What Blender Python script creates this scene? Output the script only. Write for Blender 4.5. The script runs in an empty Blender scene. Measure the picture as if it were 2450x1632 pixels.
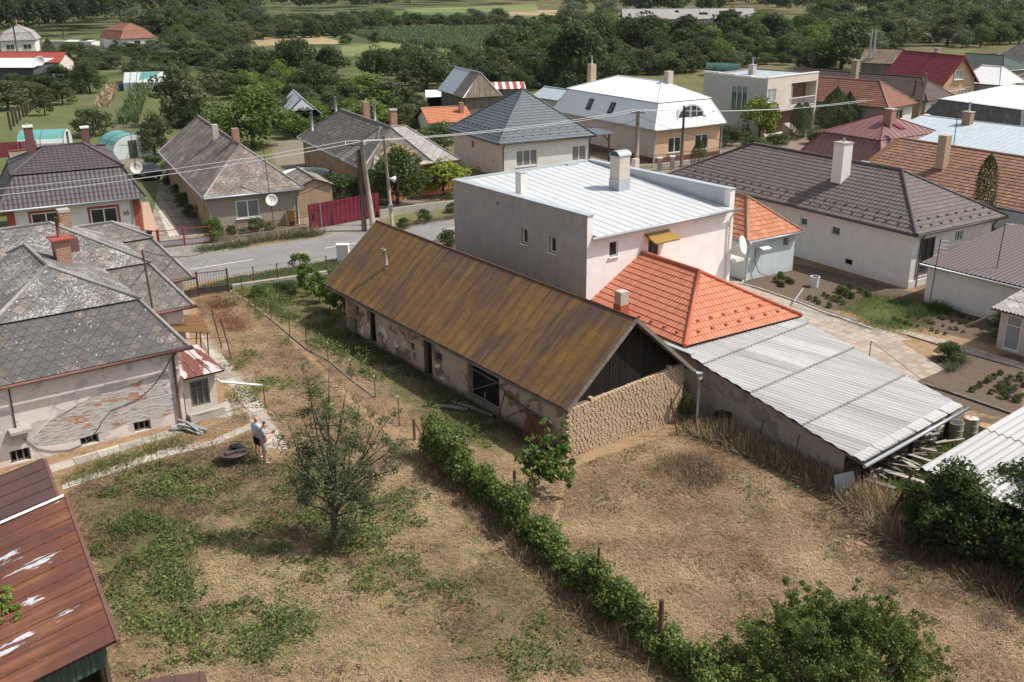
import bpy, bmesh, math, random
import numpy as np
from mathutils import Vector, Matrix
S = bpy.context.scene
COL = S.collection
R = math.radians
# ---------------------------------------------------------------- camera, world, sun, exposure
FOC, PITCH, ROLL, CH = 2400.0, R(20.0884), R(-0.5839), 18.33
PW, PH = 2450.0, 1632.0
_F = Vector((0, math.cos(PITCH), -math.sin(PITCH))); _R0 = Vector((1, 0, 0)); _U0 = _R0.cross(_F)
_R = _R0*math.cos(ROLL)+_U0*math.sin(ROLL); _U = -_R0*math.sin(ROLL)+_U0*math.cos(ROLL)
cd = bpy.data.cameras.new('camera'); cam = bpy.data.objects.new('camera', cd); COL.objects.link(cam)
cd.sensor_width = 36.0; cd.lens = 36.0*FOC/PW; cd.clip_start = 0.5; cd.clip_end = 20000
mw = Matrix.Identity(4)
for i in range(3):
    mw[i][0] = _R[i]; mw[i][1] = _U[i]; mw[i][2] = -_F[i]
mw[2][3] = CH
cam.matrix_world = mw
S.camera = cam
SUN_AZ, SUN_EL = R(0), R(54)
sv = Vector((math.cos(SUN_EL)*math.cos(SUN_AZ), math.cos(SUN_EL)*math.sin(SUN_AZ), math.sin(SUN_EL)))
w = bpy.data.worlds.new('World'); S.world = w; w.use_nodes = True
wn = w.node_tree.nodes; wn.clear()
sky = wn.new('ShaderNodeTexSky'); sky.sky_type = 'NISHITA'; sky.sun_disc = False
sky.sun_elevation = SUN_EL; sky.sun_rotation = math.atan2(sv.x, sv.y)
sky.air_density = 1.0; sky.dust_density = 2.5; sky.ozone_density = 1.0
bgn = wn.new('ShaderNodeBackground'); bgn.inputs[1].default_value = 0.125
won = wn.new('ShaderNodeOutputWorld')
hs = wn.new('ShaderNodeHueSaturation'); hs.inputs['Saturation'].default_value = .45; w.node_tree.links.new(sky.outputs[0], hs.inputs['Color']); w.node_tree.links.new(hs.outputs[0], bgn.inputs[0]); w.node_tree.links.new(bgn.outputs[0], won.inputs[0])
sl = bpy.data.lights.new('sun', 'SUN'); so = bpy.data.objects.new('sun', sl); COL.objects.link(so)
sl.energy = 3.9; sl.angle = R(0.6); sl.color = (1.0, 0.95, 0.88)
so.rotation_euler = sv.to_track_quat('Z', 'Y').to_euler(); so.location = (30, 30, 60)
vs = S.view_settings
vs.view_transform = 'Standard'; vs.look = 'None'; vs.gamma = 1; vs.exposure = 0.33; vs.use_curve_mapping = False
cy = S.cycles
cy.max_bounces = 6; cy.diffuse_bounces = 3; cy.glossy_bounces = 2; cy.transmission_bounces = 4; cy.transparent_max_bounces = 6
cy.use_denoising = True; cy.caustics_reflective = False; cy.caustics_refractive = False

# ---------------------------------------------------------------- small helpers
def pt(px, py, z=0.0):
    """the real place whose picture position is (px,py), at height z"""
    d = _F*FOC+_R*(px-PW/2)-_U*(py-PH/2)
    t = (z-CH)/d.z
    return Vector((d.x*t, d.y*t, z))
def pdist(px, py, dist):
    d = _F*FOC+_R*(px-PW/2)-_U*(py-PH/2)
    t = dist/math.hypot(d.x, d.y)
    return Vector((d.x*t, d.y*t, CH+d.z*t))
def hgt(px, py, ty):
    """height of something standing at ground point (px,py) whose top shows at picture row ty"""
    b = pt(px, py); lo, hi = 0.0, 60.0
    for _ in range(40):
        m = (lo+hi)/2; q = Vector((b.x, b.y, m-CH))
        y = PH/2-FOC*(q.dot(_U))/(q.dot(_F))
        if y > ty: lo = m
        else: hi = m
    return lo
class Fr:
    def __init__(s, o, yaw):
        s.o = Vector((o[0], o[1], 0)); s.yaw = yaw
        s.A = Vector((math.cos(yaw), math.sin(yaw), 0)); s.B = Vector((-math.sin(yaw), math.cos(yaw), 0))
    def P(s, a, b, z=0.0): return s.o+s.A*a+s.B*b+Vector((0, 0, z))
    def sub(s, a, b, dy=0): p = s.P(a, b); return Fr((p.x, p.y), s.yaw+dy)
Y0 = -0.9527
V0 = Fr((0, 0), Y0)
ORG = {}
def tag(o, label=None, cat=None, group=None, kind=None):
    if label: o['label'] = label
    if cat: o['category'] = cat
    if group: o['group'] = group
    if kind: o['kind'] = kind
    return o
def thing(name, label, cat, loc=(0, 0, 0), group=None):
    o = bpy.data.objects.new(name, None); COL.objects.link(o)
    o.empty_display_size = .3
    o.location = loc; ORG[o.name] = Vector(loc)
    return tag(o, label, cat, group)
class M:
    """mesh collector in world coordinates"""
    def __init__(s): s.v = []; s.f = []; s.uv = []; s.mi = []
    def poly(s, pts, mi=0, uv=None):
        n = len(s.v); s.v += [tuple(p) for p in pts]; s.f.append(list(range(n, n+len(pts)))); s.mi.append(mi)
        if uv is None:
            p0 = Vector(pts[0]); e = Vector(pts[1])-p0
            if e.length < 1e-6: e = Vector((1, 0, 0))
            e.normalize(); nn = (Vector(pts[1])-p0).cross(Vector(pts[-1])-p0)
            if nn.length < 1e-9: nn = Vector((0, 0, 1))
            nn.normalize(); t = nn.cross(e)
            uv = [((Vector(p)-p0).dot(e), (Vector(p)-p0).dot(t)) for p in pts]
        s.uv.append(uv)
    def box(s, c, x, y, z, mi=0):
        """centre and three half-axis vectors"""
        c = Vector(c); x = Vector(x); y = Vector(y); z = Vector(z)
        if x.cross(y).dot(z) < 0: x = -x
        def fc(n, a, b): s.poly([c+n-a-b, c+n+a-b, c+n+a+b, c+n-a+b], mi)
        fc(z, x, y); fc(-z, y, x); fc(x, y, z); fc(-x, z, y); fc(y, z, x); fc(-y, x, z)
    def bx(s, fr, a0, a1, b0, b1, z0, z1, mi=0):
        s.box(fr.P((a0+a1)/2, (b0+b1)/2, (z0+z1)/2), fr.A*(abs(a1-a0)/2), fr.B*(abs(b1-b0)/2), Vector((0, 0, (z1-z0)/2)), mi)
    def bar(s, p, q, w, h=None, mi=0):
        p = Vector(p); q = Vector(q); h = h or w; d = q-p; l = d.length
        if l < 1e-6: return
        d.normalize(); up = Vector((0, 0, 1)) if abs(d.z) < .95 else Vector((0, 1, 0))
        x = d.cross(up).normalized(); y = x.cross(d)
        s.box((p+q)/2, x*(w/2), y*(h/2), d*(l/2), mi)
    def tube(s, pts, r, n=6, mi=0, cap=True):
        pts = [Vector(p) for p in pts]; rs = r if isinstance(r, (list, tuple)) else [r]*len(pts)
        base = len(s.v); up = Vector((0.03, .05, 1)).normalized(); d0 = (pts[-1]-pts[0])
        if d0.length > 0 and abs(d0.normalized().dot(up)) > .9: up = Vector((0.3, 1, 0)).normalized()
        for i, p in enumerate(pts):
            d = (pts[min(i+1, len(pts)-1)]-pts[max(i-1, 0)]).normalized()
            x = d.cross(up).normalized(); y = x.cross(d)
            for k in range(n):
                a = 2*math.pi*k/n; s.v.append(tuple(p+(x*math.cos(a)+y*math.sin(a))*rs[i]))
        for i in range(len(pts)-1):
            for k in range(n):
                k2 = (k+1) % n; a = base+i*n
                s.f.append([a+k, a+k2, a+n+k2, a+n+k]); s.mi.append(mi)
                s.uv.append([(k/n, i), ((k+1)/n, i), ((k+1)/n, i+1), (k/n, i+1)])
        if cap:
            for st, rev in ((base, True), (base+(len(pts)-1)*n, False)):
                idx = list(range(st, st+n)); s.f.append(idx[::-1] if not rev else idx); s.mi.append(mi)
                s.uv.append([(0, 0)]*n)
    def lathe(s, c, prof, n=16, mi=0, ax=(0, 0, 1)):
        """profile of (radius, along) about an axis from point c"""
        ax = Vector(ax).normalized(); c = Vector(c)
        x = ax.orthogonal().normalized(); y = ax.cross(x); base = len(s.v)
        for r_, z_ in prof:
            for k in range(n):
                a = 2*math.pi*k/n; s.v.append(tuple(c+ax*z_+(x*math.cos(a)+y*math.sin(a))*r_))
        for i in range(len(prof)-1):
            for k in range(n):
                k2 = (k+1) % n; a = base+i*n
                s.f.append([a+k, a+k2, a+n+k2, a+n+k]); s.mi.append(mi)
                s.uv.append([(k/n, prof[i][1]), ((k+1)/n, prof[i][1]), ((k+1)/n, prof[i+1][1]), (k/n, prof[i+1][1])])
        for st, rev in ((base, True), (base+(len(prof)-1)*n, False)):
            if (prof[0] if rev else prof[-1])[0] > 1e-4:
                idx = list(range(st, st+n)); s.f.append(idx[::-1] if rev else idx); s.mi.append(mi); s.uv.append([(0, 0)]*n)
    def build(s, name, mats, parent=None, smooth=False, loc=None):
        if not isinstance(mats, (list, tuple)): mats = [mats]
        if parent is not None: off = ORG[parent.name]
        elif loc is not None: off = Vector(loc)
        elif s.v:
            a = np.array(s.v); off = Vector(((a[:, 0].min()+a[:, 0].max())/2, (a[:, 1].min()+a[:, 1].max())/2, a[:, 2].min()))
        else: off = Vector((0, 0, 0))
        me = bpy.data.meshes.new(name)
        me.from_pydata([(v[0]-off.x, v[1]-off.y, v[2]-off.z) for v in s.v], [], s.f)
        for m in mats: me.materials.append(m)
        if s.f:
            me.polygons.foreach_set('material_index', s.mi)
            ul = me.uv_layers.new(name='UVMap')
            ul.data.foreach_set('uv', [c for f in s.uv for q in f for c in q])
            if smooth: me.polygons.foreach_set('use_smooth', [True]*len(me.polygons))
        me.update()
        o = bpy.data.objects.new(name, me); COL.objects.link(o)
        if parent is not None: o.parent = parent
        else: o.location = off
        ORG[o.name] = off.copy()
        return o
def np_mesh(name, V, mat, tint=None, fs=4, smooth=False, extra=None):
    """mesh of separate fs-gons from an (n*fs,3) array"""
    n = len(V)//fs
    me = bpy.data.meshes.new(name)
    me.vertices.add(n*fs); me.vertices.foreach_set('co', np.asarray(V, np.float32).ravel())
    me.loops.add(n*fs); me.loops.foreach_set('vertex_index', np.arange(n*fs, dtype=np.int32))
    me.polygons.add(n); me.polygons.foreach_set('loop_start', np.arange(0, n*fs, fs, dtype=np.int32))
    try: me.polygons.foreach_set('loop_total', np.full(n, fs, np.int32))
    except Exception: pass
    if tint is not None:
        at = me.attributes.new('tint', 'FLOAT', 'POINT'); at.data.foreach_set('value', np.repeat(np.asarray(tint, np.float32), fs))
    me.materials.append(mat)
    me.update(calc_edges=True); me.validate()
    return me
def add_obj(name, me, parent=None, loc=(0, 0, 0)):
    o = bpy.data.objects.new(name, me); COL.objects.link(o); o.location = loc
    ORG[o.name] = Vector(loc)
    if parent is not None: o.parent = parent
    return o
def copy_tree(o, parent=None):
    c = o.copy(); COL.objects.link(c); c.parent = parent
    for ch in list(o.children): copy_tree(ch, c)
    return c
# ---------------------------------------------------------------- materials
class NT:
    def __init__(s, name, rough=.8, spec=.3):
        s.m = bpy.data.materials.new(name); s.m.use_nodes = True; s.t = s.m.node_tree; s.n = s.t.nodes; s.n.clear()
        s.out = s.n.new('ShaderNodeOutputMaterial'); s.b = s.n.new('ShaderNodeBsdfPrincipled')
        s.b.inputs['Roughness'].default_value = rough; s.b.inputs['Specular IOR Level'].default_value = spec
        s.lk(s.b.outputs[0], s.out.inputs[0])
    def lk(s, a, b): s.t.links.new(a, b)
    def set(s, inp, v):
        if hasattr(v, 'is_output') or isinstance(v, bpy.types.NodeSocket): s.lk(v, inp)
        else:
            if isinstance(v, (tuple, list)) and len(v) == 3 and inp.type == 'RGBA': v = (*v, 1)
            inp.default_value = v
    def uv(s): return s.n.new('ShaderNodeUVMap').outputs[0]
    def obj(s): return s.n.new('ShaderNodeTexCoord').outputs['Object']
    def pos(s): return s.n.new('ShaderNodeNewGeometry').outputs['Position']
    def attr(s, nm, o='Fac'):
        a = s.n.new('ShaderNodeAttribute'); a.attribute_name = nm; return a.outputs[o]
    def oi(s): return s.n.new('ShaderNodeObjectInfo').outputs['Random']
    def mapp(s, v, scale=(1, 1, 1), loc=(0, 0, 0), rot=(0, 0, 0)):
        m = s.n.new('ShaderNodeMapping'); s.lk(v, m.inputs[0]); m.inputs[1].default_value = loc; m.inputs[2].default_value = rot
        m.inputs[3].default_value = scale; return m.outputs[0]
    def noise(s, v, scale=1, detail=4, rough=.6, dist=0, col=False):
        t = s.n.new('ShaderNodeTexNoise'); s.lk(v, t.inputs['Vector']); t.inputs['Scale'].default_value = scale
        t.inputs['Detail'].default_value = detail; t.inputs['Roughness'].default_value = rough; t.inputs['Distortion'].default_value = dist
        return t.outputs['Color' if col else 'Fac']
    def white(s, v, col=False):
        t = s.n.new('ShaderNodeTexWhiteNoise'); t.noise_dimensions = '3D'; s.lk(v, t.inputs['Vector']); return t.outputs['Color' if col else 'Value']
    def voro(s, v, scale=1, feat='F1', out='Distance', rand=1):
        t = s.n.new('ShaderNodeTexVoronoi'); t.feature = feat; s.lk(v, t.inputs['Vector']); t.inputs['Scale'].default_value = scale
        t.inputs['Randomness'].default_value = rand; return t.outputs[out]
    def brick(s, v, c1, c2, mortar, w=.25, h=.075, ms=.012, off=.5):
        t = s.n.new('ShaderNodeTexBrick'); s.lk(v, t.inputs['Vector']); t.offset = off
        s.set(t.inputs['Color1'], c1); s.set(t.inputs['Color2'], c2); s.set(t.inputs['Mortar'], mortar)
        t.inputs['Scale'].default_value = 1; t.inputs['Mortar Size'].default_value = ms; t.inputs['Brick Width'].default_value = w; t.inputs['Row Height'].default_value = h
        return t.outputs['Color'], t.outputs['Fac']
    def math(s, op, a, b=0.0, c=0.0):
        m = s.n.new('ShaderNodeMath'); m.operation = op; s.set(m.inputs[0], a); s.set(m.inputs[1], b); s.set(m.inputs[2], c); return m.outputs[0]
    def sep(s, v):
        x = s.n.new('ShaderNodeSeparateXYZ'); s.lk(v, x.inputs[0]); return x.outputs
    def comb(s, x=0.0, y=0.0, z=0.0):
        c = s.n.new('ShaderNodeCombineXYZ'); s.set(c.inputs[0], x); s.set(c.inputs[1], y); s.set(c.inputs[2], z); return c.outputs[0]
    def ramp(s, f, stops, interp='LINEAR'):
        r = s.n.new('ShaderNodeValToRGB'); s.set(r.inputs[0], f); e = r.color_ramp.elements; r.color_ramp.interpolation = interp
        while len(e) < len(stops): e.new(.5)
        for i, (p, c) in enumerate(stops):
            e[i].position = p; e[i].color = (*c, 1) if isinstance(c, (tuple, list)) else (c, c, c, 1)
        return r.outputs[0]
    def th(s, f, a, b): return s.ramp(f, [(a, 0.0), (b, 1.0)])
    def mix(s, f, a, b, mode='MIX'):
        m = s.n.new('ShaderNodeMix'); m.data_type = 'RGBA'; m.blend_type = mode; m.clamp_factor = True
        s.set(m.inputs[0], f); s.set(m.inputs[6], a); s.set(m.inputs[7], b); return m.outputs[2]
    def bump(s, h, strength=.5, dist=.02):
        b = s.n.new('ShaderNodeBump'); b.inputs['Strength'].default_value = strength; b.inputs['Distance'].default_value = dist
        s.lk(h, b.inputs['Height']); s.lk(b.outputs[0], s.b.inputs['Normal'])
    def fin(s, col, rough=None, metal=None):
        s.set(s.b.inputs['Base Color'], col)
        if rough is not None: s.set(s.b.inputs['Roughness'], rough)
        if metal is not None: s.set(s.b.inputs['Metallic'], metal)
        return s.m
def mul(c, k): return tuple(min(1, x*k) for x in c)
def plain(name, c, rough=.7, var=.25, scale=3, spec=.3, metal=0):
    n = NT(name, rough, spec); v = n.obj()
    f = n.noise(v, scale, 5, .65); g = n.noise(v, scale*9, 3, .6)
    f = n.math('ADD', n.math('MULTIPLY', f, .7), n.math('MULTIPLY', g, .3))
    return n.fin(n.ramp(f, [(.25, mul(c, 1-var)), (.75, mul(c, 1+var*.6))]), metal=metal)
def plaster(name, c, dirt=(.2, .17, .14), amt=.35, patch=None, patchamt=.5, var=.14, streak=.25):
    """render: mottled colour, splash dirt near the ground, rain streaks, patches fallen off"""
    n = NT(name, .92, .15); u = n.uv(); x, y, z = n.sep(u)
    f = n.noise(u, 1.3, 6, .65); col = n.ramp(f, [(.3, mul(c, 1-var)), (.7, mul(c, 1+var*.5))])
    g = n.noise(u, 26, 3, .7); col = n.mix(.35, col, n.mix(g, mul(c, .72), mul(c, 1.12)))
    st = n.noise(n.mapp(u, (5, .35, 1)), 1, 4, .6); col = n.mix(n.math('MULTIPLY', n.th(st, .5, .8), streak), col, dirt)
    low = n.ramp(n.math('ADD', y, n.math('MULTIPLY', n.noise(u, 1.6, 5, .7), 1.1)), [(.35, 1.0), (1.1, 0.0)])
    col = n.mix(n.math('MULTIPLY', low, amt), col, dirt)
    h = g
    if patch:
        p = n.noise(n.mapp(u, (.8, 1, 1), (3, 7, 0)), .9, 7, .62, .6)
        m_ = n.th(p, 1-patchamt-.012, 1-patchamt+.012); col = n.mix(m_, col, n.mix(g, mul(patch, .7), patch)); h = n.math('SUBTRACT', n.math('MULTIPLY', g, .3), m_)
    n.bump(h, .35, .015); return n.fin(col)
def rooftile(name, cols, w=.22, h=.34, moss=(.09, .075, .055), mossamt=.3, light=None, lightamt=.0, wave=.6, rough=.75, spec=.3, fine=.25):
    """tiles in courses: each tile its own tone, moss in patches, rounded profile along the course"""
    n = NT(name, rough, spec); u = n.uv(); x, y, z = n.sep(u)
    row = n.math('FLOOR', n.math('DIVIDE', y, h)); xo = n.math('DIVIDE', x, w)
    cell = n.comb(n.math('FLOOR', xo), row, 0.0)
    r = n.white(cell)
    k = len(cols); col = n.ramp(r, [((i+.5)/k, c) for i, c in enumerate(cols)])
    col = n.mix(n.math('MULTIPLY', n.noise(u, 14, 4, .7), fine*2), col, mul(cols[0], .45))
    if mossamt:
        a = n.noise(u, .45, 6, .68, .4); b = n.noise(u, 5, 4, .7)
        col = n.mix(n.th(n.math('ADD', n.math('MULTIPLY', a, .65), n.math('MULTIPLY', b, .35)), .62-mossamt*.25, .72-mossamt*.15), col, moss)
    if light:
        a = n.noise(u, 6.5, 5, .75, .3); col = n.mix(n.th(a, .72-lightamt*.28, .76-lightamt*.24), col, light)
    fr = n.math('FRACT', xo)
    wv = n.math('SINE', n.math('MULTIPLY', fr, math.pi))
    n.bump(n.math('MULTIPLY', wv, wave), 1.0, .045)
    return n.fin(col)
def shingle(name, base=(.145, .138, .135), lich=(.42, .41, .39), amt=.5, warm=(.22, .17, .14), size=.42):
    """old cement shingles laid as diamonds, lichen blotches, replaced odd pieces"""
    n = NT(name, .95, .1); u = n.uv(); ur = n.mapp(u, (1/size, 1/size, 1), (0, 0, 0), (0, 0, R(45)))
    x, y, z = n.sep(ur); cell = n.comb(n.math('FLOOR', x), n.math('FLOOR', y), 0.0); r = n.white(cell)
    col = n.ramp(r, [(.0, mul(base, .8)), (.6, mul(base, 1.1)), (.8, mul(base, 1.3)), (.88, warm), (1, mul(warm, 1.7))])
    g = n.noise(u, 18, 5, .8); col = n.mix(.55, col, n.ramp(g, [(.35, mul(base, .45)), (.65, mul(base, 1.75))]))
    a = n.noise(u, .7, 5, .65, .5); b = n.noise(n.mapp(u, (1.5, .9, 1)), 8, 6, .78, .4)
    f = n.math('ADD', n.math('MULTIPLY', a, .38), n.math('MULTIPLY', b, .62))
    col = n.mix(n.th(f, .63-amt*.2, .675-amt*.2), col, n.mix(g, mul(lich, .6), lich))
    v = n.voro(u, 2.6, 'F1'); v2 = n.th(n.math('ADD', v, n.math('MULTIPLY', g, .25)), .2, .23)
    col = n.mix(n.math('SUBTRACT', 1.0, v2), col, mul(lich, 1.15))
    fx = n.math('FRACT', x); fy = n.math('FRACT', y)
    ln = n.math('MAXIMUM', n.math('LESS_THAN', fx, .05), n.math('LESS_THAN', fy, .05))
    col = n.mix(n.math('MULTIPLY', ln, .75), col, mul(base, .3))
    n.bump(n.math('ADD', n.math('ADD', fx, fy), n.math('MULTIPLY', g, .5)), .6, .02)
    return n.fin(col)
def seamroof(name, cols, streaks=None, sw=.6, panel=(.56, .95), rough=.55, metal=.0, spec=.4, patch=None, patchamt=.2, pdark=.5, xline=0):
    """sheet-metal roof: sheets of slightly different tone, rust streaks running down the slope"""
    n = NT(name, rough, spec); u = n.uv(); x, y, z = n.sep(u)
    cx = n.math('FLOOR', n.math('DIVIDE', x, panel[0])); yy = n.math('ADD', n.math('DIVIDE', y, panel[1]), n.math('MULTIPLY', n.math('MODULO', cx, 2.0), .5))
    r = n.white(n.comb(cx, n.math('FLOOR', yy), 3.0)); k = len(cols)
    f0 = n.noise(u, .6, 5, .65, .3)
    rr = n.math('ADD', n.math('MULTIPLY', r, .26), n.math('ADD', n.math('MULTIPLY', f0, 1.2), -.2))
    col = n.ramp(rr, [((i+.5)/k, c) for i, c in enumerate(cols)])
    g = n.noise(u, 12, 5, .75); col = n.mix(.3, col, n.mix(g, mul(cols[0], .5), mul(cols[-1], 1.1)))
    fy = n.math('FRACT', yy); col = n.mix(n.math('MULTIPLY', n.math('LESS_THAN', fy, .025), pdark), col, mul(cols[0], .45))
    if xline: col = n.mix(n.math('MULTIPLY', n.math('LESS_THAN', n.math('FRACT', n.math('ADD', n.math('DIVIDE', x, panel[0]), .02)), .05), xline), col, mul(cols[0], .5)); gd = n.th(n.noise(n.mapp(u, (.22, .3, 1), (5, 3, 0)), 1, 3, .55), .52, .72); col = n.mix(n.math('MULTIPLY', gd, .4), col, mul(cols[0], .85))
    if streaks:
        a = n.noise(n.mapp(u, (3.2, .28, 1)), 1, 5, .65); b = n.noise(u, .35, 3, .6)
        col = n.mix(n.math('MULTIPLY', n.th(n.math('ADD', n.math('MULTIPLY', a, .6), n.math('MULTIPLY', b, .4)), .66-sw*.18, .74-sw*.14), .8), col, streaks)
    if patch:
        a = n.noise(n.mapp(u, (1.3, .36, 1), (9, 2, 0)), 1.0, 6, .66, .3); col = n.mix(n.th(a, .75-patchamt*.3, .77-patchamt*.3), col, patch)
    n.bump(n.math('ADD', f0, n.math('MULTIPLY', g, .25)), .35, .03); return n.fin(col, metal=metal)
def corrmat(name, base, light, dark, rough=.7, sheet=(.92, 3.0)):
    """corrugated sheets, each a bit different, long weather streaks down the slope"""
    n = NT(name, rough, .3); u = n.uv(); x, y, z = n.sep(u)
    r = n.white(n.comb(n.math('FLOOR', n.math('DIVIDE', x, sheet[0])), n.math('FLOOR', n.math('DIVIDE', y, sheet[1])), 1.0))
    col = n.ramp(r, [(0, dark), (.35, base), (.75, base), (1, light)])
    st = n.noise(n.mapp(u, (9, .22, 1)), 1, 4, .6); col = n.mix(.55, col, n.ramp(st, [(.3, dark), (.7, light)]))
    g = n.noise(u, 9, 5, .75); col = n.mix(n.math('MULTIPLY', n.th(g, .55, .75), .35), col, mul(dark, .6)); yl = n.math('FRACT', n.math('DIVIDE', n.math('ADD', y, n.math('MULTIPLY', g, .03)), 2.95)); col = n.mix(n.math('MULTIPLY', n.math('LESS_THAN', yl, .03), .5 if sheet[1] == 3.0 else 0.0), col, mul(dark, .25)); return n.fin(col)  # dark lines at the sheet laps: lap shadow put into the colour
def brickm(name, c1=(.30, .11, .06), c2=(.38, .17, .09), mortar=(.42, .38, .33), w=.25, h=.08, dirt=.35):
    n = NT(name, .9, .15); u = n.uv(); c, f = n.brick(u, c1, c2, mortar, w, h, .012)
    g = n.noise(u, 7, 5, .7); c = n.mix(n.math('MULTIPLY', n.th(g, .45, .75), dirt), c, (.1, .08, .07))
    n.bump(n.math('SUBTRACT', n.math('MULTIPLY', g, .4), f), .6, .015); return n.fin(c)
def woodm(name, c=(.05, .038, .03), light=(.13, .105, .085), pw=.16):
    n = NT(name, .9, .15); u = n.uv(); x, y, z = n.sep(u)
    b = n.white(n.comb(n.math('FLOOR', n.math('DIVIDE', x, pw)), 0.0, 0.0)); g = n.noise(n.mapp(u, (30, 1.5, 1)), 1, 4, .6)
    col = n.mix(n.math('MULTIPLY', n.math('ADD', b, g), .5), c, light); fx = n.math('FRACT', n.math('DIVIDE', x, pw))
    col = n.mix(n.math('LESS_THAN', fx, .1), col, mul(c, .3)); n.bump(n.math('ADD', g, n.math('MULTIPLY', n.math('LESS_THAN', fx, .1), -2.0)), .5, .012); return n.fin(col)
def leafm(name, stops, trans=.35, rnd=.5):
    n = NT(name, .6, .25); f = n.attr('tint'); o = n.oi()
    f2 = n.math('ADD', f, n.math('MULTIPLY', n.math('SUBTRACT', o, .5), rnd))
    col = n.ramp(f2, stops); n.fin(col)
    tr = n.n.new('ShaderNodeBsdfTranslucent'); n.set(tr.inputs[0], n.mix(.5, col, (.22, .3, .04), 'MIX'))
    ms = n.n.new('ShaderNodeMixShader'); ms.inputs[0].default_value = trans
    n.lk(n.b.outputs[0], ms.inputs[1]); n.lk(tr.outputs[0], ms.inputs[2]); n.lk(ms.outputs[0], n.out.inputs[0]); return n.m
MT = {}
MT['white_plaster'] = plaster('white_plaster', (.74, .71, .68), amt=.25, streak=.12)
MT['cream_plaster'] = plaster('cream_plaster', (.62, .55, .47), amt=.35, streak=.2)
MT['stain_plaster'] = plaster('stained_white_plaster', (.66, .61, .55), (.24, .16, .1), .5, (.33, .2, .12), .34, streak=.3)
MT['peach_plaster'] = plaster('peach_plaster', (.62, .42, .27), amt=.3, streak=.1)
MT['orange_plaster'] = plaster('orange_plaster', (.62, .27, .13), amt=.3, streak=.1)
MT['beige_plaster'] = plaster('beige_plaster', (.36, .31, .25), (.2, .16, .12), .4, streak=.3)
MT['ochre_plaster'] = plaster('ochre_plaster', (.40, .29, .19), (.17, .13, .1), .6, (.26, .21, .17), .42, streak=.35)
MT['grey_render'] = plaster('grey_render', (.40, .395, .385), (.13, .13, .13), .15, var=.2, streak=.2)
MT['rosy_plaster'] = plaster('rosy_white_plaster', (.82, .80, .79), (.58, .52, .5), .2, streak=.08)
MT['blue_plaster'] = plaster('pale_blue_plaster', (.56, .63, .64), (.3, .3, .28), .3, streak=.15)
MT['old_pink'] = plaster('old_pink_plaster', (.70, .615, .57), (.42, .35, .31), .35, (.56, .51, .48), .47, streak=.3)
MT['barn_plaster'] = plaster('barn_plaster', (.47, .36, .28), (.14, .11, .09), .85, (.25, .19, .13), .46, streak=.35)
MT['barn_white'] = plaster('flaked_lime', (.70, .66, .62), (.2, .16, .13), .5, (.27, .2, .14), .5)
MT['shed_plaster'] = plaster('shed_plaster', (.42, .36, .30), (.2, .16, .12), .7, (.33, .29, .25), .45, streak=.3)
MT['adobe'] = plain('adobe_brick', (.50, .37, .245), .95, .35, 5)
MT['barn_roof'] = seamroof('rust_seam_roof', [(.10, .052, .03), (.19, .095, .027), (.24, .124, .028), (.275, .156, .04)], (.075, .052, .048), 1.1, (.7, .78), pdark=.75, xline=.5)
MT['red_rust'] = seamroof('red_rust_roof', [(.07, .045, .042), (.12, .045, .03), (.17, .058, .032), (.15, .065, .045)], (.27, .11, .05), .9, (.78, 3.0), patch=(.52, .55, .58), patchamt=.46, pdark=0.0)
MT['dark_rust'] = seamroof('dark_rust_roof', [(.06, .045, .045), (.10, .055, .045), (.13, .07, .05)], (.2, .09, .05), .2, (.72, 3.0), pdark=0.0)
MT['silver_roof'] = seamroof('silver_paint_roof', [(.47, .48, .495), (.52, .53, .545), (.56, .565, .575)], (.40, .33, .27), .3, (.5, 1.0), .5, patch=(.42, .34, .28), patchamt=.16, pdark=.35)
MT['zinc'] = seamroof('zinc_sheet', [(.36, .40, .43), (.45, .49, .52), (.5, .54, .56)], (.3, .33, .35), .2, (.8, 2), .45, .2, pdark=.2)
MT['white_sheet'] = seamroof('white_sheet_roof', [(.78, .79, .80), (.84, .84, .85), (.86, .86, .87)], (.6, .6, .6), .1, (.5, 2), .5, pdark=.15)
MT['lightblue_sheet'] = seamroof('pale_blue_sheet_roof', [(.36, .43, .48), (.43, .49, .53), (.48, .54, .58)], (.3, .33, .36), .2, (.6, 1.2), .5, pdark=.4)
MT['maroon_sheet'] = seamroof('maroon_sheet_roof', [(.16, .07, .068), (.19, .085, .08), (.21, .10, .095)], (.1, .05, .05), .15, (.6, 1.6), .5, pdark=.3)
MT['rusty_tin'] = seamroof('rusty_tin_roof', [(.12, .09, .06), (.18, .12, .07), (.3, .27, .24)], (.09, .06, .05), .5, (.6, 2), pdark=.3)
MT['canopy'] = seamroof('canopy_sheet', [(.12, .06, .035), (.2, .1, .035), (.22, .12, .04)], (.13, .045, .035), .5, (.25, 4), pdark=0)
MT['porch_sheet'] = seamroof('flaking_porch_sheet', [(.17, .06, .045), (.2, .075, .055)], (.14, .05, .04), .2, (.6, 3), patch=(.55, .47, .45), patchamt=.8, pdark=0)
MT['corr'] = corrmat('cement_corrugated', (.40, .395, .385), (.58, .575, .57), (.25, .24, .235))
MT['corr2'] = corrmat('cement_corrugated_clean', (.46, .455, .45), (.56, .555, .55), (.32, .315, .31), sheet=(.92, 3.95))
MT['orange_tile'] = rooftile('orange_metal_tile', [(.47, .165, .09), (.57, .215, .125), (.52, .185, .10)], .2, .35, mossamt=0, wave=.8, rough=.45, spec=.4, fine=.06)
MT['brown_tile'] = rooftile('brown_concrete_tile', [(.135, .112, .104), (.15, .124, .115), (.16, .135, .125)], .3, .34, mossamt=0, wave=1.0, fine=.1)
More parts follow.
